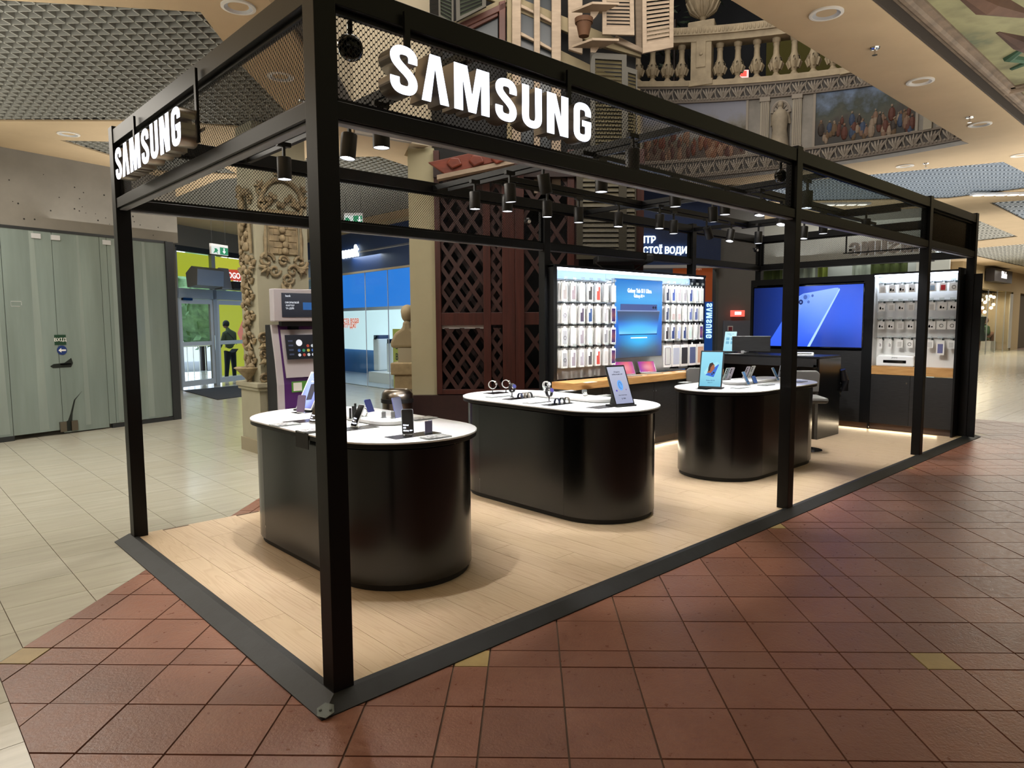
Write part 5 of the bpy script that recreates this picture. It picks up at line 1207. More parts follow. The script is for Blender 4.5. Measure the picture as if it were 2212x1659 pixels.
part('trophy_carving', sd, stn, o, smooth=True)
bs = MB(); bs.lathe([(.01, -.2), (.02, -.15), (.05, -.12), (.13, -.03), (.17, .0), (.15, .012), (.05, .0)], 16, (0, -.06, 1.08)); acanthus(bs, 0, .95, .12, -pi/2); part('shell_basin', bs, stn, o, smooth=True)
# ============================================================ BANK TERMINAL
t = thing('bank_terminal', 'white and purple self service bank terminal with two screens in front of the pilaster', 'terminal', (2.20, 5.36, GZ), 0)
pw = mat('terminal_white', '#b9b4bb', .35); pp = mat('terminal_purple', '#4b1f66', .4); dk2 = mat('terminal_side', '#1a1c22', .5)
prof = [(.0, 0), (.0, .9), (.05, 1.2), (.13, 1.62), (.35, 1.62), (.35, 0)]
part('body', MB().prism(prof, .03, .62, 'x'), dk2, t); part('front_panel', MB().prism([(-.02, 0), (-.02, .9), (.03, 1.2), (.11, 1.62), (.14, 1.62), (.05, 1.2), (.0, .9), (.0, 0)], .05, .62, 'x'), pp, t)
part('white_trim', MB().prism([(-.03, 0), (-.03, .9), (.02, 1.2), (.10, 1.62), (.14, 1.62), (.05, 1.2), (.01, .9), (.01, 0)], .0, .075, 'x'), pw, t)
part('bezel', MB().prism([(-.035, .98), (.017, 1.2), (.09, 1.56), (.1, 1.56), (.03, 1.2), (-.02, .98)], .105, .62, 'x'), pw, t)
T = Matrix.Translation((.13, -.02+.0, 1.2)) @ Matrix.Rotation(-math.atan2(.08, .42)*1.0, 4, 'X')
q = MB(); q.T = T; q.box(0, .45, -.008, 0, 0, .3); ts = part('touch_screen', q, gradient_screen('terminal_screen', [(0, '#0c0e16'), (1, '#121522')], 2, .7), t)
ic = ['#e8e8ee', '#3a8f6a', '#b04a3a', '#c9b24a', '#d9dde0', '#4a6fb0']
q = MB(); q.T = T; q.prism([(.17+.04*cos(a), .2+.04*sin(a)) for a in [i*pi/10 for i in range(20)]], -.012, -.009, 'y'); part('icon', q, emis('icon_big', '#e4e4ea', .8), t)
for r in range(3):
    for c in range(5):
        q = MB(); q.T = T; x, z = .16+.06*c, .05+.055*r
        if r == 2 and c < 2: continue
        q.prism([(x+.019*cos(a), z+.019*sin(a)) for a in [i*pi/6 for i in range(12)]], -.012, -.009, 'y'); part('icon', q, emis('icon', ic[(r*5+c*2) % 6], .6), t)
for r in range(4):
    q = MB(); q.T = T; q.box(.03, .09, -.011, -.009, .05+.055*r, .07+.055*r); part('menu_line', q, emis('menu', '#3a3f52', .7), t)
part('top_screen_case', MB().box(-.01, .62, -.0, .12, 1.66, 2.05), pw, t, bevel=.012)
ad_ = gradient_screen('terminal_advert', [(0, '#24262e'), (1, '#3a3c44')], 2, .7); part('advert_screen', B(.09, .56, -.006, -.001, 1.71, 2.0), ad_, t); part('neck', B(.1, .5, .04, .12, 1.6, 1.68), dk2, t)
for tx, sz, x, z in (('bank', .035, .17, 1.965), ('ОФОРМЛЮЙ', .028, .22, 1.885), ('КАРТКУ', .028, .195, 1.85), ('ТА ДІЙ!', .028, .19, 1.815)): text(tx, sz, t, emis('ad_text', '#c8ccd4', .8), (x, -.0075, z), off=.0005)
part('bank_card', B(.36, .52, -.009, -.006, 1.80, 1.89), emis('card_blue', '#2f5f9c', .7), t)
part('green_label', B(.17, .5, -.03, -.022, .80, .93), mat('label_green', '#4f8f3a', .5), t); part('white_label', B(.19, .3, -.032, -.03, .815, .915), whitem, t)
part('slot', B(.12, .36, -.03, -.018, .55, .61), scrd, t); part('reader', B(.2, .3, -.0, .1, 1.56, 1.6), scrd, t)
text('bank', .03, t, emis('b2', '#c8ccd4', .8), (.19, .02+.015, 1.46), rot=(pi/2-.2, 0, 0))
# ============================================================ NAVY SHOP (left of centre)
BS = Pl(8.12, 14.16, -93.2)
o = sempty('wall_shop', BS.at(0), BS.a, 'navy shop front with glass')
L = 4.2
part('fascia', B(-5.0, L, 0, .3, 2.93, 3.95), navy, o); part('soffit_edge', B(-5, L, -.05, 0, 2.88, 2.93), gyps, o)
part('upper_wall', B(-5, L, .02, .3, 3.95, CZ), gyps, o)
t = thing('shop_sign', 'glowing white lettering ending in osoft on the navy shop fascia', 'sign', BS.at(.0, -.03, 3.43), BS.a); text('ecosoft', .42, t, emis('shop_letters', '#e6f6ff', 1.7), (.93, -.02, .02), ext=.02, off=.01, align='RIGHT', sx=.9)
part('glass', B(-5, L, .0, .012, GZ, 2.9), clear, o); 
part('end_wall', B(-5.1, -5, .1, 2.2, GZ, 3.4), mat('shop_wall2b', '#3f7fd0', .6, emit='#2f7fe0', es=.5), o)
for s in (-.6, 1.15, 2.3, 3.5): part('glass_joint', B(s-.006, s+.006, -.004, .014, GZ, 2.9), greyl, o)
bl = emis('sky_mural_blue', '#2f7fe0', .8)
part('floor_inside', B(-5, L, .02, 3.5, GZ, GZ+.02), mat('shop_floor', '#aeb4ba', .4), o)
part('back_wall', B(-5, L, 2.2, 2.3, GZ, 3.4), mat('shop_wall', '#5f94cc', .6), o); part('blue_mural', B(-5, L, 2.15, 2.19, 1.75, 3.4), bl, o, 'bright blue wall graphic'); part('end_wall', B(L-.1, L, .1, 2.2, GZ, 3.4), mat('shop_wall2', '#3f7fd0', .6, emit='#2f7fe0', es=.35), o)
part('ceiling', B(-5, L, .0, 2.3, 3.4, 3.45), whitem, o)
part('lit_niche', B(-4.9, 3.1, 2.02, 2.14, .75, 2.0), mat('niche', '#dfe9ee', .5, emit='#cfeaf0', es=.7), o); part('niche_frame', MB().box(-4.95, 3.2, 1.98, 2.1, 2.0, 2.1).box(3.1, 3.2, 1.98, 2.1, .75, 2.1), whitem, o)
s1q, z1q = BS.px(775, 692, 2.0); s2q, z2q = BS.px(769, 703, 2.0)
text('чиста вода', .26, o, emis('orange_text', '#e0653a', .8), (s1q, 2.0, z1q), off=.004, align='RIGHT'); text('на коттеджі', .26, o, emis('orange_text2', '#e0653a', .8), (s2q, 2.0, z2q), off=.004, align='RIGHT')
area('shop_light', BS.at(1.2, 1.0, 3.3), 2.5, 1.5, 60, (.85, .95, 1))
wb = emis('white_bird', '#dff0ff', .8)
part('bird_vane', MB().prism([(2.28, 2.0), (2.36, 2.06), (2.42, 2.0), (2.38, 2.1), (2.46, 2.2), (2.36, 2.16), (2.26, 2.22), (2.2, 2.2), (2.16, 2.28), (2.12, 2.2), (2.18, 2.06)], 2.13, 2.15, 'y').prism([(2.1, 1.93), (2.45, 1.93), (2.45, 1.95), (2.1, 1.95)], 2.13, 2.15, 'y').box(2.28, 2.3, 2.13, 2.15, 1.8, 2.06), wb, o, 'white bird weather vane graphic')
def loc_o(PL, s, off): p = PL.at(s, off); return (p[0], p[1], GZ)
def filt(s, off, h, r, label, c1=white, c2=navy):
    lo_ = loc_o(BS, s, off); t = thing('water_softener', label, 'water filter', (lo_[0], lo_[1], GZ+.3), BS.a, 'water filters in the navy shop'); part('tank', MB().prism(rbox(r*1.6, r*2, 0, .05), 0, h), c1, t, bevel=.02); part('lid', MB().prism(rbox(r*1.5, r*1.9, 0, .05), h, h+.1), c2, t); part('valve', B(-.06, .06, -r*1.1, -.05, h-.02, h+.08), scrd, t)
t = thing('display_plinth', 'white stepped plinth under the water filters in the navy shop', 'plinth', loc_o(BS, 1.5, 1.1), BS.a); part('block', B(-1.5, .9, -.45, .5, .0, .3), whitem, t); part('step', B(.2, .8, -.7, -.45, 0, .2), greyl, t)
for s, off, h, r, lb in ((1.5, 1.0, .85, .26, 'big white water softener with navy lid in the shop window'), (.55, 1.2, .8, .2, 'smaller white water filter left in the shop window'), (2.05, 1.35, 1.0, .16, 'grey water tank behind the big softener'), (-.2, 1.2, .9, .2, 'white water filter at the far left of the shop window')): filt(s, off, h, r, lb, white if 'grey' not in lb else grey)
t = thing('red_chair', 'red see-through lattice chair in the navy shop window', 'chair', loc_o(BS, 2.75, .7), BS.a); rm = mat('red_plastic', '#a8283c', .3)
part('seat', B(-.2, .2, -.2, .2, .44, .47), rm, t); part('backrest', B(-.19, .19, .17, .2, .5, .9), rm, t)
for x in (-.18, .18):
    for y in (-.18, .18): part('leg', MB().cyl((x*1.2, y*1.2, 0), (x*.9, y*.9, .45), .015, 6), rm, t)
for s, z in ((3.35, 1.8), (2.95, .95), (2.95, .7), (2.95, .45)):
    t = thing('green_notice', 'small green notice in the navy shop, %s' % {1.8: 'top one by the bust', .95: 'upper of the column', .7: 'middle of the column', .45: 'lowest of the column'}[z], 'notice', BS.at(s, .05, z), BS.a, 'green notices'); part('sheet', B(-.09, .09, 0, .004, 0, .16), emis('green_note', '#6fcf7a', .7), t)
for i, s in enumerate((.7, 1.0, 1.7)): t = thing('blue_notice', 'small blue notice on the lit niche, %s' % ordn[i], 'notice', BS.at(s, 1.96, 1.0), BS.a, 'blue notices'); part('sheet', B(-.1, .1, 0, .004, 0, .2), emis('blue_note', '#4a9fe6', .7), t)
t = thing('green_cabinet', 'pale green banner with letters beside the bust pedestal', 'banner', BS.at(3.2, -.35, GZ), BS.a); part('panel', B(-.1, .45, 0, .05, 0, 1.5), mat('green_banner', '#8f9d4a', .5), t); text('ЗЙ', .2, t, darkgrey, (.15, -.006, 1.1), off=.004); text('В', .2, t, darkgrey, (.08, -.006, .85), off=.004)
# ---- bust on a pedestal
P = U(882, 800, D=11.6)
t = thing('bust_pedestal', 'carved cream pedestal carrying the plaster bust', 'pedestal', (P.x, P.y, GZ), rad(-45))
part('shaft', B(-.2, .2, -.2, .2, .1, .78), travert, t, bevel=.01); part('base', B(-.26, .26, -.26, .26, 0, .12), travert, t, bevel=.01); part('capital', B(-.25, .25, -.25, .25, .78, .98), travert, t, bevel=.02); part('block', B(-.14, .14, -.14, .14, .98, 1.22), mat('bust_block', '#a59b84', .8), t)
plas = mat('plaster_bust', '#98896c', .8, var=.08)
t2 = thing('plaster_bust', 'cream plaster bust seen from behind on the pedestal', 'bust', (P.x, P.y, GZ+1.22), rad(-45))
part('shoulders', MB().prism([(-.27, 0), (.27, 0), (.27, .1), (.2, .25), (.07, .33), (.06, .45), (-.06, .45), (-.07, .33), (-.2, .25), (-.27, .1)], -.12, .12, 'y'), plas, t2, bevel=.05, seg=4, smooth=True)
part('head', MB().ball((0, 0, .56), .12, .85, 1, 1.15, 18, 12), plas, t2, smooth=True); part('hair', MB().ball((0, .03, .60), .12, .95, 1, 1, 18, 12), plas, t2, smooth=True)
# ---- bin
P = U(858, 850, D=9.35)
t = thing('waste_bin', 'round brushed steel waste bin with a black band', 'bin', (P.x, P.y, GZ)); r = .215
ztop = P.z+.06-GZ
part('body', MB().lathe([(r-.01, 0), (r-.01, ztop-.17)], 36), steel, t, smooth=True); part('band', MB().lathe([(r, ztop-.18), (r+.004, ztop-.175), (r+.004, ztop-.125), (r, ztop-.12)], 36), blackm, t, smooth=True)
part('dome_lid', MB().lathe([(r, ztop-.12), (r-.005, ztop-.06), (r-.04, ztop-.01), (r-.07, ztop), (r-.085, ztop-.012), (r-.09, ztop-.08), (.001, ztop-.085)], 36, cap=False), steel, t, smooth=True); part('liner', MB().lathe([(r-.092, ztop-.08), (.001, ztop-.079)], 24, cap=False), blackm, t)
# ============================================================ DARK TIMBER FACADE (10 m in front of the camera, square to the corridor)
A0 = Vector((CAM.x, CAM.y, 0))+FF*10; AZ = math.atan2(RR.y, RR.x)
def fs(u, v, dy=0):
    P = U(u, v, D=10+dy); return (P-A0).dot(RR), P.z
def fempty(name, label, cat, s, z, dy=0, group=None):
    p = A0+RR*s+FF*dy; return thing(name, label, cat, (p.x, p.y, z), AZ, group)
# plaster column
s0, _ = fs(885, 600); s1, _ = fs(941, 600)
p = A0+RR*s0+FF*.02; struct('column_left', B(0, s1-s0, 0, .9, .5, CZ), mat('olive_cream', '#a39c7e', .8, var=.03), loc=(p.x, p.y, 0), rot=(0, 0, AZ), label='plain cream plaster column left of the dark lattice')
p = A0+RR*(s0-.02)-FF*.1
sR, _ = fs(1388, 500)
struct('low_wall', B(-.35, sR-s0, 0, 1.0, GZ, .55), mahogd, loc=(p.x, p.y, 0), rot=(0, 0, AZ), label='low dark brown wooden plinth wall under the lattice')
lat = fempty('wooden_lattice', 'dark mahogany lattice screen wall with posts and crossed slats', 'lattice screen', 0, 0)
zb = .56; zt = 4.0
sl = s1; xs = {k: fs(u, 600)[0] for k, u in (('a', 943), ('b', 1043), ('c', 1060), ('d', 1086), ('e', 1130), ('f', 1175), ('g', 1235), ('h', 1372))}
def lpost(u0, u1, m=mahog, z0=zb, z1=zt, dy=0): 
    a, b = fs(u0, 600)[0], fs(u1, 600)[0]; part('post', B(a, b, -.06+dy, .08+dy, z0, z1), m, lat, bevel=.006)
lpost(941, 953); lpost(1044, 1060); lpost(1085, 1113); lpost(1113, 1132, mahog, dy=-.05); lpost(1225, 1240); lpost(1372, 1388)
a, b = fs(941, 600)[0], fs(1388, 600)[0]
rail_z = [zb, fs(1000, 692)[1]-.07, 3.9]
for z, h in ((zb, .07), (rail_z[1], .18), (fs(1000, 425)[1]+.25, .12)): part('rail', B(a, b, -.05, .06, z, z+h), mahog, lat, bevel=.005)
part('rail_strip', B(fs(953, 600)[0], fs(1044, 600)[0], -.0, .07, rail_z[1]-.05, rail_z[1]), greyl, lat, 'pale strip under the middle rail')
def slats(u0, u1, z0, z1, n, dy, m, ang=.97, w=.068):
    x0, x1 = fs(u0, 600)[0], fs(u1, 600)[0]
    for sgn in (-1, 1):
        Ln = (z1-z0)/math.tan(ang) if False else (z1-z0)/math.tan(ang)
        step = (x1-x0)/n; k = -int(Ln/step)-1
        while x0+k*step < x1+Ln:
            ax = x0+k*step; bx = ax+sgn*Ln; P = [(ax-w/2, z0), (ax+w/2, z0), (bx+w/2, z1), (bx-w/2, z1)]
            P = clip(P, -1, 0, -x0); P = clip(P, 1, 0, x1); k += 1
            if len(P) > 2 and parea(P) > 1e-4: part('slat', MB().prism(P, dy+sgn*.008-.007, dy+sgn*.008+.007, 'y'), m, lat)
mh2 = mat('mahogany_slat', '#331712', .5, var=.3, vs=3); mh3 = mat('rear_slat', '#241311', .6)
z1_ = rail_z[1]; z2_ = 3.62
slats(953, 1044, zb+.07, z1_-.04, 2.7, .0, mh2); slats(953, 1044, z1_+.18, z2_, 2.7, .0, mh2)
slats(1060, 1085, zb+.07, z1_-.04, 1, .0, mh2); slats(1060, 1085, z1_+.18, z2_, 1, .0, mh2); slats(1132, 1225, z1_+.18, z2_, 2, .0, mh2); slats(1240, 1250, 2.0, z2_, 1, .0, mh2)
slats(1132, 1225, zb+.07, z1_-.04, 2, .0, mh2)
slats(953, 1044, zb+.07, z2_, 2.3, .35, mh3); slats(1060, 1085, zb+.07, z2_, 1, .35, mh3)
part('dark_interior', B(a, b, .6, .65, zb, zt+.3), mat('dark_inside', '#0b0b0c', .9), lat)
part('top_beam', B(a, b, -.1, .12, 3.62, 3.80), mahogd, lat)
for i in range(6): part('beam_notch', B(a+.1+.24*i, a+.27+.24*i, -.11, -.1, 3.69, 3.72), mat('pale_notch', '#9a8266', .7), lat)
# carved board (leaning brown carved plank)
P = [fs(925, 352), fs(942, 360), fs(962, 376), fs(1092, 345), fs(1120, 330), fs(1095, 318), fs(1040, 325)]
t = fempty('carved_board', 'reddish brown carved wooden canopy board over the lattice', 'carved board', 0, 0, -.35)
cm_ = mat('carved_red_wood', '#6e2f1c', .45, var=.35, vs=3, stretch=(1, 1, 4))
q = [fs(925, 352, -.35), fs(962, 378, -.35), fs(1095, 345, -.35), fs(1150, 338, -.35), fs(1060, 322, -.35)]
part('board', MB().prism([(x, z) for x, z in q], -.04, .04, 'y'), cm_, t, bevel=.01)
for i in range(4):
    x = q[0][0]+.35+.3*i; z = q[0][1]+.0+.03*i; part('carved_boss', MB().prism([(x-.1, z-.02), (x-.02, z-.1), (x+.12, z-.04), (x+.08, z+.05), (x-.04, z+.06)], -.08, -.03, 'y'), cm_, t, bevel=.02)
part('ledge', MB().prism([(q[0][0]+.12, q[1][1]-.07), (q[2][0]+.1, q[2][1]-.06), (q[2][0]+.1, q[2][1]-.0), (q[0][0]+.12, q[1][1]-.01)], -.05, .1, 'y'), fac, t)
# ---- upper mock facade: built on the same plane
W0 = fs(925, 300)[0]
up = fempty('upper_facade', 'crooked decorative timber facade with windows above the lattice', 'facade', 0, 0, .15)
darkw = mat('facade_dark', '#1d1c1c', .8); fcy = mat('facade_yellow', '#85785c', .75, var=.15, vs=2); paneg = mat('dark_window_pane', '#20262a', .3); brw = mat('brown_window', '#4a2315', .5, var=.25, vs=3)
part('backing', B(W0, fs(1385, 200)[0], .3, .35, 3.8, 9.4), darkw, up)
part('plaster_wall', B(fs(760, 100)[0]-2.3, fs(950, 100)[0], .3, .5, CZ+.1, 9.4), gyps, up)
def fbar(pts, d0, d1, m, nm='timber', lb=None): part(nm, MB().prism([fs(u, v, .15) for u, v in pts], d0, d1, 'y'), m, up, lb, bevel=.006, seg=1)
for u0, u1 in ((1106, 1125), (1153, 1166), (1191, 1211)): fbar([(u0, 420), (u1, 420), (u1, -160), (u0, -160)], -.08, .02, fac, 'post')
fbar([(1095, 420), (1106, 420), (1106, -160), (1095, -160)], -.04, .06, fcy, 'post')
for (a_, b_) in ((1125, 1153), (1166, 1191)):
    for vv in (15, 75): 
        o_ = 0 if a_ == 1125 else 20
        fbar([(a_, vv-3+o_), (b_, vv+12+o_), (b_, vv+18+o_), (a_, vv+5+o_)], -.06, .0, fac, 'cross_bar')
part('window_pane', MB().prism([fs(u, v, .15) for u, v in ((1125, 420), (1191, 420), (1191, -160), (1125, -160))], .04, .06, 'y'), paneg, up)
fbar([(1040, -40), (1386, 103), (1386, 122), (1290, 95), (1040, -10)], .02, .1, fcy, 'beam'); fbar([(1211, 105), (1385, 190), (1385, 430), (1370, 430), (1370, 200), (1211, 130)], .05, .12, fcy, 'beam')
fbar([(1330, 80), (1388, 108), (1388, 118), (1322, 92)], -.06, .0, fac, 'beam'); fbar([(1370, -100), (1386, -100), (1386, 115), (1374, 110)], -.03, .05, fac, 'post')
# tilted brown window
fbar([(975, 62), (1092, 8), (1092, 22), (990, 70)], -.06, .02, brw, 'window_frame'); fbar([(1078, 8), (1092, 4), (1092, 100), (1078, 94)], -.06, .02, brw, 'window_frame'); fbar([(985, 70), (1076, 28), (1076, 36), (1000, 74)], -.03, .03, brw, 'window_frame')
fbar([(1000, 74), (1076, 36), (1076, 96), (1010, 96)], .03, .05, paneg, 'window_pane'); fbar([(955, 60), (1094, -6), (1094, 6), (965, 68)], -.02, .06, fcy, 'timber')
# shelves with flower pot
for i, (u, v, lb) in enumerate(((1262, 90, 'lower pale plant shelf with bracket on the upper facade'), (1262, 12, 'upper pale plant shelf with bracket on the upper facade'))):
    s, z = fs(u+33, v, -.3); t = fempty('plant_shelf', lb, 'shelf', s, z, -.1, 'plant shelves on the upper facade')
    part('board', MB().prism([(-.36, 0), (-.1, -.25), (.26, -.22), (.05, .05)], 0, .03), fac, t); part('bracket', MB().prism([(-.1, 0), (.02, 0), (-.02, -.06), (-.08, -.12), (-.1, -.22)], -.02, .01, 'y'), fac, t)
fbar([(1226, -60), (1258, -60), (1258, 118), (1228, 108)], -.03, .03, fac, 'shelf_post')
s, z = fs(1262, 72, -.3); t = fempty('flower_pot', 'brown terracotta flower pot on the lower plant shelf', 'flower pot', s, z-.02, -.25)
part('pot', MB().lathe([(.07, 0), (.105, .17), (.12, .17), (.125, .23), (.11, .235), (.1, .19), (.02, .19)], 20), mat('pot_clay', '#54361f', .8, var=.2), t, smooth=True)
# louvred shutters
def shutter(pts, label, fm, lm, n=16, dy=-.1):
    """louvred shutter, corners TL TR BR BL"""
    Q = [fs(u, v, dy) for u, v in pts]; cx, cz = Q[3]
    t = fempty('louvred_shutter', label, 'shutter', cx, cz, dy, 'louvred shutters on the upper facade'); Q = [(x-cx, z-cz) for x, z in Q]
    def bl(a, b): TL, TR, BR, BL = Q; top = (TL[0]+(TR[0]-TL[0])*a, TL[1]+(TR[1]-TL[1])*a); bo = (BL[0]+(BR[0]-BL[0])*a, BL[1]+(BR[1]-BL[1])*a); return (bo[0]+(top[0]-bo[0])*b, bo[1]+(top[1]-bo[1])*b)
    for a0, a1, b0, b1 in ((0, .13, 0, 1), (.87, 1, 0, 1), (.13, .87, .94, 1), (.13, .87, 0, .07)): part('frame', MB().prism([bl(a0, b0), bl(a1, b0), bl(a1, b1), bl(a0, b1)], -.02, .02, 'y'), fm, t)
    for i in range(n):
        b0 = .07+.87*i/n; b1 = b0+.87/n*.86; p1, p2, p3, p4 = bl(.13, b0), bl(.87, b0), bl(.87, b1), bl(.13, b1)
        part('louvre', MB().add([(p1[0], -.016, p1[1]), (p2[0], -.016, p2[1]), (p3[0], .014, p3[1]), (p4[0], .014, p4[1]), (p1[0], -.010, p1[1]), (p2[0], -.010, p2[1]), (p3[0], .02, p3[1]), (p4[0], .02, p4[1])], [(0, 1, 2, 3), (7, 6, 5, 4), (0, 4, 5, 1), (3, 2, 6, 7)]), lm, t)
gold = mat('gilded_shutter', '#4f4730', .45, var=.3, vs=3); goldf = mat('dark_shutter_frame', '#3b3628', .5)
shutter([(1301, -160), (1366, -160), (1370, 77), (1301, 75)], 'pale louvred shutter left of the corner, upper facade', fac, fac, 26)
shutter([(1386, -160), (1456, -160), (1454, 103), (1388, 116)], 'pale louvred shutter hanging at the right corner of the upper facade', fac, fac, 26, -.2)
shutter([(1275, 114), (1353, 119), (1353, 330), (1275, 330)], 'gilded green louvred shutter below the pale ones', goldf, gold, 22); shutter([(1353, 145), (1376, 152), (1376, 330), (1353, 330)], 'narrow gilded louvred shutter at the facade corner', goldf, gold, 22)
shutter([(1245, 335), (1350, 335), (1350, 560), (1245, 560)], 'big gilded louvred shutter behind the rear mesh, left', goldf, gold, 18, -.12); shutter([(1350, 335), (1374, 335), (1374, 560), (1350, 560)], 'narrow gilded louvred shutter behind the rear mesh, right', goldf, gold, 18, -.12)
shutter([(946, -60), (980, -60), (980, 60), (948, 38)], 'dark green louvred shutter at top left of the facade', goldf, mat('green_shutter', '#2f3528', .5), 12, -.1); shutter([(984, -60), (1050, -60), (1050, 15), (986, 48)], 'dark green louvred shutter beside the tilted brown window', goldf, mat('green_shutter2', '#2f3528', .5), 10, -.12)
t = fempty('air_conditioner', 'dark ceiling cassette unit behind the rear beams above the display wall', 'air conditioner', fs(1345, 562, -.35)[0], fs(1345, 562, -.35)[1], -.35); part('casing', B(-.38, .38, -.25, .25, -.05, .06), darkgrey, t, bevel=.02); part('cable', MB().sweep([(-.4, -.2, -.05), (-.1, -.25, -.28), (.3, -.2, -.05)], .01, 6), blackm, t)
# ============================================================ ATRIUM FASCIA AND BALUSTRADE (curved)
CC = (2.7, 1.2); RAD = 7.2
def ztop(a): return 5.36+(a-7)*.0125
def cpt(a, k, dr=0): z = CZ+(ztop(a)-CZ)*k if k <= 1 else ztop(a)+(k-1); return (CC[0]+(RAD+dr)*cos(rad(a)), CC[1]+(RAD+dr)*sin(rad(a)), z)
def cstrip(a0, a1, k0, k1, dr0, dr1, name, m, parent, label=None, n_=None, smooth=True):
    n_ = n_ or max(2, int(abs(a1-a0)/1.5)); vs = []
    for i in range(n_+1):
        a = a0+(a1-a0)*i/n_; vs += [cpt(a, k0, dr0), cpt(a, k1, dr0), cpt(a, k1, dr1), cpt(a, k0, dr1)]
    fsx = [(4*i+j, 4*i+4+j, 4*i+4+(j+1) % 4, 4*i+(j+1) % 4) for i in range(n_) for j in range(4)]+[(0, 1, 2, 3), (4*n_+3, 4*n_+2, 4*n_+1, 4*n_)]
    return part(name, MB().add(vs, fsx), m, parent, label)
at = sempty('wall_atrium', label='curved upper storey fascia with painted panels around the atrium')
marb = mat('painted_marble', '#77726b', .7, var=.25, vs=3); edge = mat('fascia_edge', '#6a6056', .7)
cstrip(-7, 42, -.004, 1, -.008, .25, 'fascia', marb, at)
fz = mat('grey_relief', '#3d3835', .7); fzl = mat('pale_relief', '#847b70', .7)
for k0, k1 in ((.035, .19), (.85, .985)):
    cstrip(-7, 42, k0, k1, -.02, 0, 'frieze_band', fz, at, 'dark frieze band with pale leaf ornament'); cstrip(-7, 42, k0-.03, k0+.012, -.05, 0, 'frieze_moulding', edge, at); cstrip(-7, 42, k1-.01, k1+.015, -.04, 0, 'frieze_moulding', edge, at)
    pal = MB()
    a = -6.0
    while a < 41:
        kc = (k0+k1)/2; hk = (k1-k0)*.42
        for s in (-1, -.5, 0, .5, 1):
            pts = [cpt(a+s*.15, kc-hk, -.03), cpt(a+s*.55, kc, -.045), cpt(a+s*.8, kc+hk*(1-.3*abs(s)), -.03)]; pal.sweep(pts, [.012, .018, .008], 5)
        pal.sweep([cpt(a+.95, kc+hk, -.03), cpt(a+1.1, kc, -.04), cpt(a+.9, kc-hk, -.03)], .012, 5)
        a += 1.9
    o = part('leaf_ornament', pal, fzl, at); o['kind'] = 'stuff'
    de = MB(); a = -6.8
    while a < 41.5: 
        c = cpt(a, k0+.002, -.06); de.ball(c, .014, 1, 1, 1.4, 6, 4); a += .42
    o = part('dentil_row', de, fzl, at); o['kind'] = 'stuff'
def painting(name, cols, fig, seed, lab, a0, a1, k0=.215, k1=.83):
    m = bpy.data.materials.new(name); m.use_nodes = True; n = N(m); ge = n.new('ShaderNodeNewGeometry'); s = n.new('ShaderNodeSeparateXYZ'); n.l(ge.outputs['Position'], s.inputs[0])
    f1 = n.noise(ge.outputs['Position'], 2.2+seed*.3, 5, .6); zz = n.math('ADD', n.math('MULTIPLY', n.math('SUBTRACT', s.outputs[2], 4.3), 1.0), n.math('MULTIPLY', n.math('SUBTRACT', f1, .5), 1.1))
    n.l(n.ramp(zz, [(p, lin(h)) for p, h in cols]), n.b.inputs['Base Color']); n.b.inputs['Roughness'].default_value = .6
    o = cstrip(a0, a1, k0, k1, -.012, 0, 'painted_panel', m, at, lab)
    fr = fzl
    for q in ((a0-.3, a1+.3, k1, k1+.02), (a0-.3, a1+.3, k0-.02, k0)): cstrip(*q, -.03, 0, 'panel_frame', fr, at)
    for q in (a0-.3, a1): cstrip(q, q+.3, k0, k1, -.03, 0, 'panel_frame', fr, at, n_=1)
    rr = random.Random(seed); pm_ = [mat('paint_%d' % i, h, .7) for i, h in enumerate(fig)]
    def pt_(a, k, dr): return cpt(a, k, dr)
    for i in range(int((a1-a0)*4.5)):
        a = rr.uniform(a0+.3, a1-.3); k = rr.uniform(k0+.03, k0+.26); s = rr.uniform(.02, .04); mm = rr.choice(pm_); hd = rr.choice(pm_[:2])
        c = Vector(cpt(a, k, -.014)); 
        part('painted_figure', MB().ball(c, s*1.3, .6, 1.1, 2.2, 7, 5), mm, at); part('painted_head', MB().ball(c+Vector((-.004, 0, s*3.4)), s*.55, .6, 1, 1.1, 6, 4), hd, at)
painting('left_mural', [(.0, '#2a2019'), (.2, '#4a3324'), (.42, '#4f4a3c'), (.6, '#6e6a66'), (.85, '#757682')], ['#705442', '#806450', '#5a2c1c', '#6a4630', '#44241e'], 3, 'left framed mural of robed figures under trees', 17.6, 31.4)
painting('right_mural', [(.0, '#17130f'), (.25, '#2a231c'), (.42, '#33352a'), (.55, '#222a20'), (.68, '#3f4a58'), (.85, '#5d6f8c')], ['#6a5242', '#7a6a5a', '#4a2418', '#2a3850', '#54402a', '#2a201a'], 4, 'right framed mural with a crowd before rocks and trees', -2.3, 9.0)
painting('dark_mural', [(.0, '#1a1815'), (.6, '#33302b'), (1, '#4a463e')], ['#4a3a30', '#3a3a44'], 5, 'dark mural at the right end', -7, -4.8)
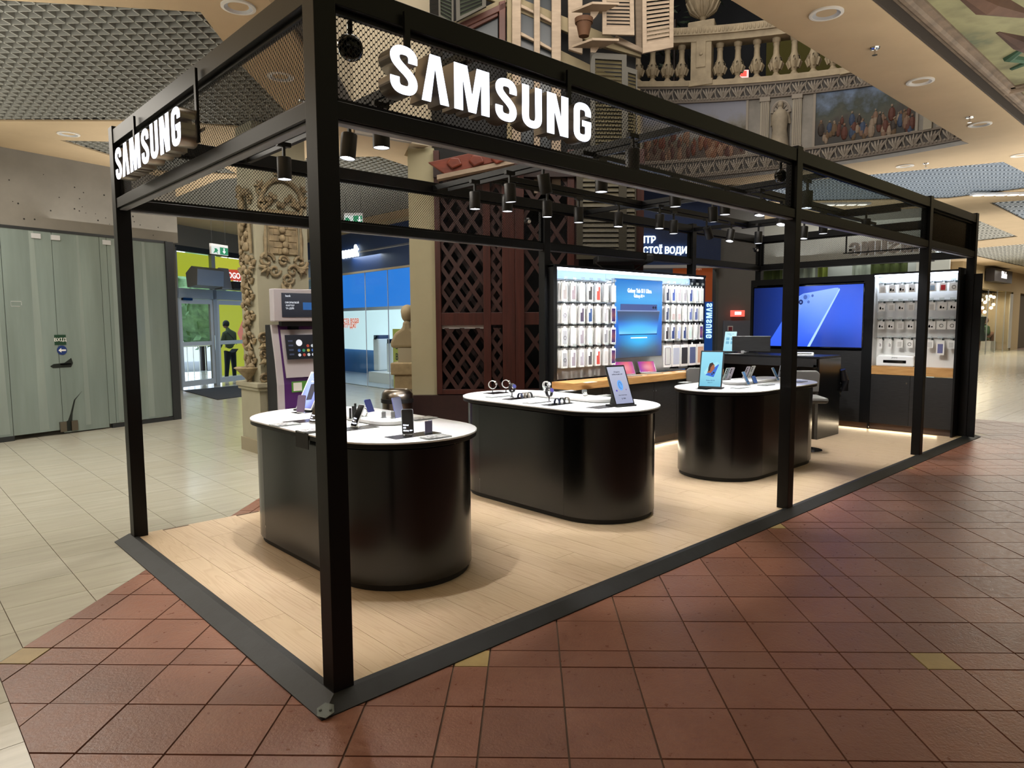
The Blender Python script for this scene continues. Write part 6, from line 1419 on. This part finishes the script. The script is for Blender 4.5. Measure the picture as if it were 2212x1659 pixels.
# niche with a standing figure, pilasters
for a in (11.2, 15.2): cstrip(a-.55, a+.55, .2, .83, -.05, 0, 'pilaster', mat('pilaster_grey', '#8f8777', .7, var=.1), at, 'fluted pilaster beside the niche')
for a in (-3.6,): cstrip(a-.5, a+.4, .2, .83, -.05, 0, 'pilaster', mat('pilaster_grey2', '#8f8777', .7), at)
for a in (11.2, 15.2):
    for j in range(4): cstrip(a-.4+.22*j, a-.4+.22*j+.1, .26, .78, -.062, -.05, 'flute', fzl, at, n_=1)
    cstrip(a-.65, a+.65, .78, .83, -.07, 0, 'capital', fzl, at); cstrip(a-.65, a+.65, .2, .25, -.07, 0, 'pilaster_base', fzl, at)
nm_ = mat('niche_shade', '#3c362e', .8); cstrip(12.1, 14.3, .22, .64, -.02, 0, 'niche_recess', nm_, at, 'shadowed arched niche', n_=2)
pts = []
for i in range(13): a = pi*i/12; pts.append(cpt(13.2+1.1*cos(a), .64+.13*sin(a), -.03))
q = MB(); k = len(pts); q.add(pts+[cpt(13.2, .64, -.03)], [(i, i+1, k) for i in range(k-1)]); part('shell_arch', q, fzl, at, 'fan shaped shell arch'); part('arch_moulding', MB().sweep([Vector(p) for p in pts], .025, 6), fzl, at, smooth=True)
for i in range(1, 12, 2): part('shell_rib', MB().sweep([cpt(13.2, .645, -.035), pts[i]], .008, 4), nm_, at)
g0 = Vector(cpt(13.2, .22, -.09)); tdir = rad(13.2)
t = thing('niche_statue', 'grey robed statue standing in the painted niche', 'statue', g0, tdir-pi/2+pi)
H = (ztop(13.2)-CZ)*.5; stm = mat('statue_grey', '#8a7f6e', .75, var=.2, vs=6)
part('robe', MB().lathe([(.15, 0), (.14, .1), (.11, .3), (.125, .42), (.13, .5), (.10, .58), (.04, .63), (.035, .66)], 14).ball((.04, -.08, .15), .05, .8, .6, 3, 8, 6).ball((-.05, -.08, .2), .045, .8, .6, 3.4, 8, 6), stm, t, smooth=True)
part('head', MB().ball((0, -.02, .70), .052, .9, 1, 1.15), stm, t, smooth=True); part('beard', MB().ball((0, -.05, .65), .03, .9, .7, 1.2), stm, t, smooth=True)
part('arm', MB().sweep([(.11, 0, .56), (.13, -.06, .42), (.02, -.13, .38)], [.035, .035, .025], 8), stm, t, smooth=True); part('arm', MB().sweep([(-.11, 0, .56), (-.13, -.06, .42), (.0, -.13, .46)], [.035, .035, .025], 8), stm, t, smooth=True)
# balustrade
bal = sempty('trim_balustrade', label='cream stone balustrade with turned balusters and panelled piers'); bst = mat('baluster_stone', '#9c8d74', .7, var=.2, vs=5, bump=.2, bs=30)
cstrip(-6, 42, 1.0, 1.09, -.06, .3, 'base_rail', bst, bal); cstrip(-6, 42, 1.72, 1.82, -.06, .26, 'top_rail', bst, bal); cstrip(-6, 42, 1.82, 1.95, -.1, .3, 'top_rail', bst, bal, 'carved hand rail')
rail_o = MB(); a = -5.8
while a < 41: c = cpt(a, 1.885, -.1); rail_o.ball(c, .03, .5, 1, 1.6, 6, 4); a += .5
part('leaf_row', rail_o, bst, bal)['kind'] = 'stuff'
prof = [(.075, 0), (.075, .04), (.05, .06), (.035, .09), (.05, .12), (.085, .19), (.09, .25), (.07, .32), (.05, .38), (.045, .5), (.055, .54), (.045, .555), (.065, .58), (.07, .63)]
bmesh_ = MB().lathe(prof, 14); 
for i in range(7):
    a_ = 2*pi*i/7; bmesh_.sweep([(.07*cos(a_), .07*sin(a_), .13), (.105*cos(a_), .105*sin(a_), .22), (.075*cos(a_), .075*sin(a_), .3), (.09*cos(a_), .09*sin(a_), .315)], [.02, .028, .02, .006], 5)
bmeshd = bmesh_.mesh('baluster', bst, True)
for a in (30.2, 28.2, 26.3, 21.3, 19.0, 16.6, 14.2, 12.0, 9.7, 7.4, 32.2, 34.2, 36.2): c = cpt(a, 1.09, .1); link('baluster', bmeshd, bal, c)
for a in (23.6, 4.6):
    o = link('pier', None, bal, cpt(a, 1.0, .1), (0, 0, rad(a)))
    part('shaft', B(-.15, .15, -.17, .17, .09, .86), bst, o, bevel=.005); part('foot', B(-.18, .18, -.2, .2, 0, .1), bst, o, bevel=.01); part('cap', B(-.2, .2, -.22, .22, .86, 1.05), bst, o, bevel=.02)
    part('raised_panel', B(-.165, -.15, -.08, .08, .3, .75), bst, o, bevel=.01); part('rosette', MB().ball((-.17, 0, .52), .03, .5, 1, 1), bst, o)
c = cpt(23.6, 2.05, .1); t = thing('stone_urn', 'wide cream stone urn on the balustrade pier', 'urn', c); part('bowl', MB().lathe([(.09, 0), (.1, .03), (.04, .07), (.07, .12), (.2, .22), (.27, .34), (.28, .4), (.3, .42), (.25, .43), (.2, .36)], 24), bst, t, smooth=True)
for i in range(14): part('gadroon', MB().sweep([(.07*cos(a), .07*sin(a), .12), (.2*cos(a), .2*sin(a), .22), (.275*cos(a), .275*sin(a), .36)], [.015, .035, .02], 6), bst, t, smooth=True) if (a := 2*pi*i/14) is not None else None
t = thing('hanging_plant', 'dark green trailing plant behind the stone urn', 'plant', Vector(c)+Vector((.5, .9, .2))); mb = MB(); rr = random.Random(9)
for i in range(240):
    p = Vector((rr.gauss(0, .35), rr.gauss(0, .45), rr.gauss(0, .35))); d = Vector((rr.uniform(-1, 1), rr.uniform(-1, 1), rr.uniform(-1.5, .3))).normalized()*.1; e = d.orthogonal().normalized()*.035; mb.add([p-d, p+e, p+d, p-e], [(0, 1, 2, 3)])
part('foliage', mb, mat('dark_leaf', '#1f2e1c', .6), t); part('stem', MB().cyl((0, 0, -.9), (0, 0, .3), .03, 6), mahogd, t)
P = U(1605, 160, D=13.6); t = thing('exit_lamp', 'small red and white illuminated sign behind the balusters', 'exit sign', P, rad(-43)); part('box', B(-.1, .1, -.02, .02, -.07, .07), emis('lamp_pink', '#ffb0a8', 1.3), t); part('face', B(-.06, .06, -.03, -.02, -.05, .05), emis('lamp_red', '#e84a40', 1.4), t)
# left piece of atrium edge with frieze
LA, LB = (3.46, 5.57), (4.27, 5.48); ang = math.atan2(LB[1]-LA[1], LB[0]-LA[0]); Lf = math.hypot(LB[0]-LA[0], LB[1]-LA[1])
o = sempty('trim_frieze', (LA[0], LA[1], 0), ang); part('fascia', B(0, Lf+.3, 0, .2, CZ+.008, 5.5), gyps, o); part('frieze_band', B(0, Lf, -.03, 0, CZ+.1, CZ+.34), fz, o, 'dark frieze band with pale leaf ornament'); part('moulding', B(-.02, Lf, -.07, 0, CZ, CZ+.05), fzl, o)
q = MB()
for i in range(4):
    x = .12+.22*i
    for s in (-1, 0, 1): q.sweep([(x, -.04, CZ+.13), (x+s*.06, -.06, CZ+.22), (x+s*.08, -.04, CZ+.31)], [.01, .016, .007], 5)
for i in range(16): q.ball((.03+.052*i, -.075, CZ+.055), .014, 1, 1, 1.4, 6, 4)
part('leaf_ornament', q, fzl, o)
E2 = [(-.95, .3), (1.38, 3.08), (3.46, 5.57)]; a_ = math.atan2(E2[2][1]-E2[0][1], E2[2][0]-E2[0][0]); L_ = math.hypot(E2[2][1]-E2[0][1], E2[2][0]-E2[0][0])
o = sempty('trim_frieze', (E2[0][0], E2[0][1], 0), a_); part('fascia', B(0, L_, 0.002, .2, CZ+.13, 5.5), gyps, o); part('frieze_band', B(0, L_, -.03, 0, CZ+.1, CZ+.34), fz, o)
o = sempty('trim_frieze', (-1, .3, 0), 0); part('fascia', B(0, 10.9, -.2, -.002, CZ+.13, 5.5), gyps, o)
# ============================================================ REAR RIGHT: navy sign, grey wall, shop behind
p = U(1385, 540, D=13.2); sA = (p-A0).dot(RR)
nv = thing('shop_sign', 'navy shop sign with glowing Cyrillic lettering behind the rear mesh', 'sign', (p.x, p.y, 0), AZ)
wN = (U(1557, 540, D=13.2)-p).dot(RR); zT = U(1500, 440, D=13.2).z; zB = U(1500, 572, D=13.2).z
part('panel', B(-1.2, wN, 0, .4, zB, CZ), navy, nv); part('underside', B(-1.2, wN, -.03, .4, zB-.06, zB), greyl, nv)
lm_ = emis('cyan_white_letters', '#e2f4ff', 2.4)
zz1 = U(1410, 519, D=13.2).z; zz2 = U(1410, 542, D=13.2).z
text('ЦЕНТР', .175, nv, lm_, (.27, -.03, zz1), ext=.015, off=.003, align='RIGHT', sx=.88); text('ЧИСТОЇ ВОДИ', .175, nv, lm_, (.86, -.03, zz2), ext=.015, off=.003, align='RIGHT', sx=.82)
o = sempty('wall_shop', (p.x, p.y, 0), AZ, 'glass front under the navy sign with orange and blue posters')
part('glass', B(-1.2, wN, .1, .112, GZ, zB), clear, o); part('back_wall', B(-1.2, wN+.3, 1.2, 1.3, GZ, zB+.3), mat('shop_wall3', '#9fb4c8', .6), o)
t = thing('orange_poster', 'orange poster in the glass front under the navy sign', 'poster', (p.x, p.y, 0), AZ); xa = (U(1453, 600, D=13.3)-p).dot(RR)
zo0, zo1 = U(1500, 652, D=13.3).z, U(1500, 572, D=13.3).z
part('sheet', B(xa, wN-.12, .09, .095, zo0, zo1), mat('poster_orange', '#7a3a1c', .5, emit='#a04a20', es=.25), t); part('white_bar', B(wN-.45, wN-.3, .08, .09, zo0+.18, zo0+.22), emis('w1', '#e8f0ff', 1), t)
text('для води', .08, t, emis('w2', '#c89a80', .5), (wN-.42, .085, zo0+.42)); text('НИЙ', .08, t, emis('w3', '#c89a80', .5), (wN-.42, .085, zo0+.62))
t = thing('blue_banner', 'blue banner with SAMSUNG lettering reversed and running downwards', 'banner', (p.x, p.y, 0), AZ)
part('sheet', B(xa, wN-.1, .09, .095, .3, zo0), mat('banner_blue', '#16386e', .3, emit='#1d4c9c', es=.35), t)
part('light_triangle', MB().prism([(wN-.55, 1.2), (wN-.25, 1.0), (wN-.5, 1.45)], .08, .09, 'y'), emis('tri', '#2f62c8', .6), t)
zt_ = U(1530, 655, D=13.3).z; zb_ = U(1530, 731, D=13.3).z; hh = (zt_-zb_); sc = hh/1.28*.2; xo = (U(1537, 690, D=13.3)-p).dot(RR)
sg = MB(); 
for ch, polys, x, sx in WORD:
    x0_ = (x-.28)*sc/.2
    for Pq in polys: sg.prism([(xo-.0-b*sc, zt_-(x0_+a*sx*sc)) for a, b in Pq], .07, .088, 'y')
part('reversed_lettering', sg, emis('banner_letters', '#a8d8ff', 1.3), t, 'pale blue reversed SAMSUNG letters')
# grey wall between banner and corner
q0 = (U(1557, 600, D=13.5)-p).dot(RR)
wR = (U(1650, 540, D=13.45)-p).dot(RR)
struct('wall_rear', B(wN, wR, .25, .5, GZ, CZ), mat('wall_grey_paint', '#6f6e6b', .7, var=.05), loc=(p.x, p.y, 0), rot=(0, 0, AZ), label='plain grey wall behind the rear corner of the kiosk')
t = thing('exit_lamp', 'glowing red exit sign on the grey wall left of the video wall', 'exit sign', tuple(U(1594, 677, D=13.3)), AZ); part('box', B(-.13, .13, 0, .05, -.06, .06), emis('red_sign', '#e0584a', 1.2), t); part('lettering', B(-.06, .06, -.01, 0, -.025, .03), emis('red_sign_w', '#fff0ee', 2), t)
t = thing('grey_door', 'pale blue grey door below the red sign', 'door', tuple(U(1597, 780, D=13.35)), AZ); part('leaf', B(-.32, .5, 0, .04, -.9, .78), mat('door_grey', '#6d7482', .5), t, bevel=.004); part('notice', B(-.24, -.14, -.01, 0, .55, .68), whitem, t); part('notice_print', B(-.225, -.155, -.014, -.01, .57, .66), mat('notice_red', '#8a3040', .6), t); part('warning_sign', B(.06, .2, -.01, 0, .33, .46), mat('notice_buff', '#a8917a', .6), t)
# curtain shop behind the video wall: long pale fascia
QP = Pl(14.9, 6.0, -75)
o = sempty('wall_shop', QP.at(0), QP.a, 'pale shop fascia above green curtains behind the kiosk'); pf = mat('pale_fascia', '#a6aaa6', .5, .2)
fl, fzt = QP.px(1646, 480); fr_, _ = QP.px(2000, 480); _, fb = QP.px(1800, 568); _, ft = QP.px(1700, 474)
part('fascia', B(-2.5, fr_+.2, 0, .3, fb, CZ), pf, o); part('edge', B(-2.5, fr_+.2, -.04, 0, fb-.07, fb), darkgrey, o)
part('back_wall', B(-2.5, fr_-.2, 1.5, 1.6, GZ, fb+.2), mat('shop_grey', '#6a6f6c', .7), o); part('counter', B(-2.5, fr_, .8, 1.4, GZ, 1.0), darkgrey, o)
cg = mat('green_curtain', '#39451a', .9, var=.3, vs=3, stretch=(8, 8, .3)); cgl = mat('sheer_curtain', '#8a9488', .9, var=.2, vs=3, stretch=(8, 8, .3)); cgo = mat('olive_panel', '#6d7a2c', .8)
def curtain(u0, u1, m, label, off=.5):
    a, _ = QP.px(u0, 600, off); b, _ = QP.px(u1, 600, off); k = max(6, int((b-a)/.05)); pts = [(a+(b-a)*i/k, .035*sin(i*1.7)) for i in range(k+1)]
    t = thing('curtain', label, 'curtain', QP.at(0, off, 0), QP.a, 'curtains in the shop behind'); part('cloth', MB().add([(x, y, .4) for x, y in pts]+[(x, y, fb-.02) for x, y in pts], [(i, i+1, k+2+i, k+1+i) for i in range(k)]), m, t, smooth=True); part('rod', MB().cyl((a, 0, fb-.02), (b, 0, fb-.02), .015, 8), alu, t)
for u0, u1, m, lb in ((1640, 1690, cg, 'dark green curtain left of the second front post'), (1722, 1760, cgl, 'sheer pale curtain just right of the second front post'), (1766, 1788, cgo, 'flat olive curtain panel right of the sheer one'), (1840, 1880, cgl, 'grey sheer curtain above the right edge of the big screen'), (1880, 1960, cg, 'wide green curtain above the right display unit')): curtain(u0, u1, m, lb)
area('shop_light', QP.at(2.5, .8, 3.0), 2, 4, 55, (1, 1, .95), (0, 0, QP.a))
# white lit shop front farther right: seen between the posts under the canopy
WS = Pl(19.5, 3.2, -80); o = sempty('wall_shop', WS.at(0), WS.a, 'bright shop front with glass doors farther back'); a, _ = WS.px(2008, 600); b, _ = WS.px(2060, 600)
part('upper', B(a-3, a+(b-a)*.8, 0, .3, 2.9, CZ), pf, o); b = a+(b-a)*.7
part('frame', B(a-.1, a, -.05, .1, GZ, 2.95), alu, o); part('white_panel', B(a, b-.2, .3, .34, GZ, 2.8), mat('lit_white', '#cfd8d2', .5, emit='#dfeee6', es=.3), o); part('hinge', B(a+.15, a+.2, .25, .29, 2.3, 2.6).box(a+.8, a+.86, .25, .29, 2.3, 2.6), scrd, o)
part('side', B(b-.2, b+.1, .5, .6, GZ, 2.8), travert, o); sw_, zw_ = WS.px(2036, 542, -.05); text('Wessin', .3, o, emis('far_sign', '#e8fbff', 1.8), (sw_, -.05, zw_), ext=.01, off=.006)
# ============================================================ FAR RIGHT: lingerie shop window
SP = Pl(35.67, 6.0, 0.7); sa, _ = SP.px(2108, 700); sb, _ = SP.px(2180, 700); SPD = Pl(35.67-2.6, 6.0, 0)
q1 = U(2108, 768, z=GZ); q2 = U(2182, 757, z=GZ); dv = (q2-q1); dA = math.atan2(dv.y, dv.x); QW = Pl(q1.x, q1.y, math.degrees(dA)); Lw = dv.length
_, zg = QW.px(2112, 622); 
o = sempty('wall_shop', QW.at(0), QW.a, 'beige wall with a lit boutique window at the far right'); bw = mat('boutique_wall', '#a08c68', .8)
part('upper_wall', B(-3, Lw+6, 0, .4, zg, CZ+.1), bw, o); part('pier', B(Lw, Lw+1.8, 0, .4, GZ, zg), bw, o); part('pier', B(-3, 0, 0, .4, GZ, zg), bw, o); part('dark_door', B(Lw+1.8, Lw+6, .3, .4, GZ, zg), mat('dark_door', '#4a4030', .8), o)
part('glass', B(0, Lw, 0, .02, GZ, zg), clear, o); part('back_curtain', B(0, Lw, 1.5, 1.6, GZ, zg), mat('cream_curtain', '#b8a88c', .9, var=.12, vs=2, stretch=(5, 5, .2)), o)
part('end_curtain', B(Lw-.12, Lw-.02, .06, 1.5, GZ, zg), mat('cream_curtain_side', '#bfae90', .9, var=.12, vs=2, stretch=(5, 5, .2)), o)
for i in range(1, 4): part('glass_joint', B(Lw*i/4-.01, Lw*i/4+.01, -.01, .03, GZ, zg), grey, o)
part('side_poster', B(Lw-.75, Lw-.05, -.02, -.01, .1, zg-.1), mat('white_poster', '#a9a79f', .6), o)
for s, x in ((0, 0),): area('boutique_light', QW.at(Lw/2, .8, zg-.2), Lw*.8, 1, 260, (1, .82, .6), (0, 0, QW.a))
s0_, zc = QW.px(2152, 597, -.1); t = thing('shop_sign', 'dark brown square sign with white script lettering above the boutique window', 'sign', QW.at(s0_, -.15, zc), QW.a); s1_, zz_ = QW.px(2170, 612, -.1); hw = s1_-s0_; hz = zc-zz_
part('box', B(-hw, hw, -.25, .1, -hz*1.1, hz*1.1), mat('sign_brown', '#1f1512', .5), t); text('Silk Paradise', .45, t, emis('script', '#f0e8e0', 1.2), (0, -.27, .03), ext=.01, off=.006, sx=.48)
bulb = emis('globe_bulb', '#ffdba8', 7); rr = random.Random(4)
for i, (u, v) in enumerate(((2120, 648), (2128, 653), (2132, 641), (2140, 640), (2147, 642), (2160, 640), (2146, 658), (2141, 665), (2115, 663), (2122, 665), (2154, 669), (2158, 674), (2127, 674), (2134, 647))):
    s_, z_ = QW.px(u, v, .7); t = thing('globe_lamp', 'small warm glowing globe in the boutique window, %d%s from left' % (sorted([q[0] for q in ((2120, 0), (2128, 0), (2132, 0), (2140, 0), (2147, 0), (2160, 0), (2146, 0), (2141, 0), (2115, 0), (2122, 0), (2154, 0), (2158, 0), (2127, 0), (2134, 0))]).index(u)+1, 'th'), 'lamp', QW.at(s_, .7, z_), 0, 'glowing globes in the boutique window')
    part('globe', MB().ball((0, 0, 0), .085, 1, 1, 1, 12, 8), bulb, t, smooth=True); part('cord', MB().cyl((0, 0, .1), (0, 0, zg-z_), .01, 4), blackm, t)
def mannequin(u, v, label, robe, sit=False):
    s_, _ = QW.px(u, v, .9); p_ = QW.at(s_, .9, GZ); t = thing('mannequin', label, 'mannequin', p_, QW.a, 'mannequins in the boutique window')
    rb = mat('robe', robe, .5, var=.2)
    if not sit:
        part('robe', MB().lathe([(.3, .55), (.27, .9), (.2, 1.25), (.26, 1.55), (.3, 1.78), (.12, 1.88), (.08, 1.92)], 18), rb, t, smooth=True); part('head', MB().ball((0, 0, 2.08), .14, .85, 1, 1.2), skin, t, smooth=True); part('hair', MB().ball((0, .04, 2.12), .15, .9, 1, 1.2), mat('brown_hair', '#4a3020', .6), t, smooth=True)
        for s in (-1, 1): part('sleeve', MB().sweep([(s*.28, 0, 1.75), (s*.42, -.05, 1.4), (s*.4, -.1, 1.1)], [.1, .1, .12], 8), rb, t, smooth=True); part('leg', MB().sweep([(s*.1, 0, .6), (s*.1, 0, .05)], [.09, .06], 8), skin, t, smooth=True)
    else:
        part('body', MB().sweep([(0, 0, .6), (0, 0, .9), (0, .05, 1.25), (0, .05, 1.4)], [.22, .2, .2, .08], 10), rb, t, smooth=True); part('legs', MB().sweep([(0, 0, .65), (.35, -.15, .9), (.6, -.2, .1)], [.16, .13, .07], 8), skin, t, smooth=True); part('head', MB().ball((0, .05, 1.6), .14, .85, 1, 1.2), skin, t, smooth=True)
        part('seat', B(-.4, .8, -.3, .4, .0, .5), whitem, t)
mannequin(2147, 760, 'standing mannequin in a grey robe, right in the boutique window', '#4a464a'); mannequin(2128, 762, 'seated mannequin in green and blue, left in the boutique window', '#4a6a4a', True); mannequin(2112, 764, 'dark mannequin at the left edge of the boutique window', '#26302c')
# linear diffuser strips in the far ceiling
for u, v, lb, r_ in ((2190, 421, 'row of bright ceiling lights at the right edge of the photo', 0), (1795, 443, 'row of small lights seen through the dark mesh', 0)):
    P = U(u, v, z=CZ-.045); t = thing('linear_light', lb, 'ceiling light', P, rad(-45)); part('housing', B(-.8, .8, -.07, .07, 0, .04), greyl, t)
    for i in range(7): part('lamp', B(-.75+.22*i, -.6+.22*i, -.05, .05, -.01, 0), emis('strip_lamp', '#fff2dc', 3), t)
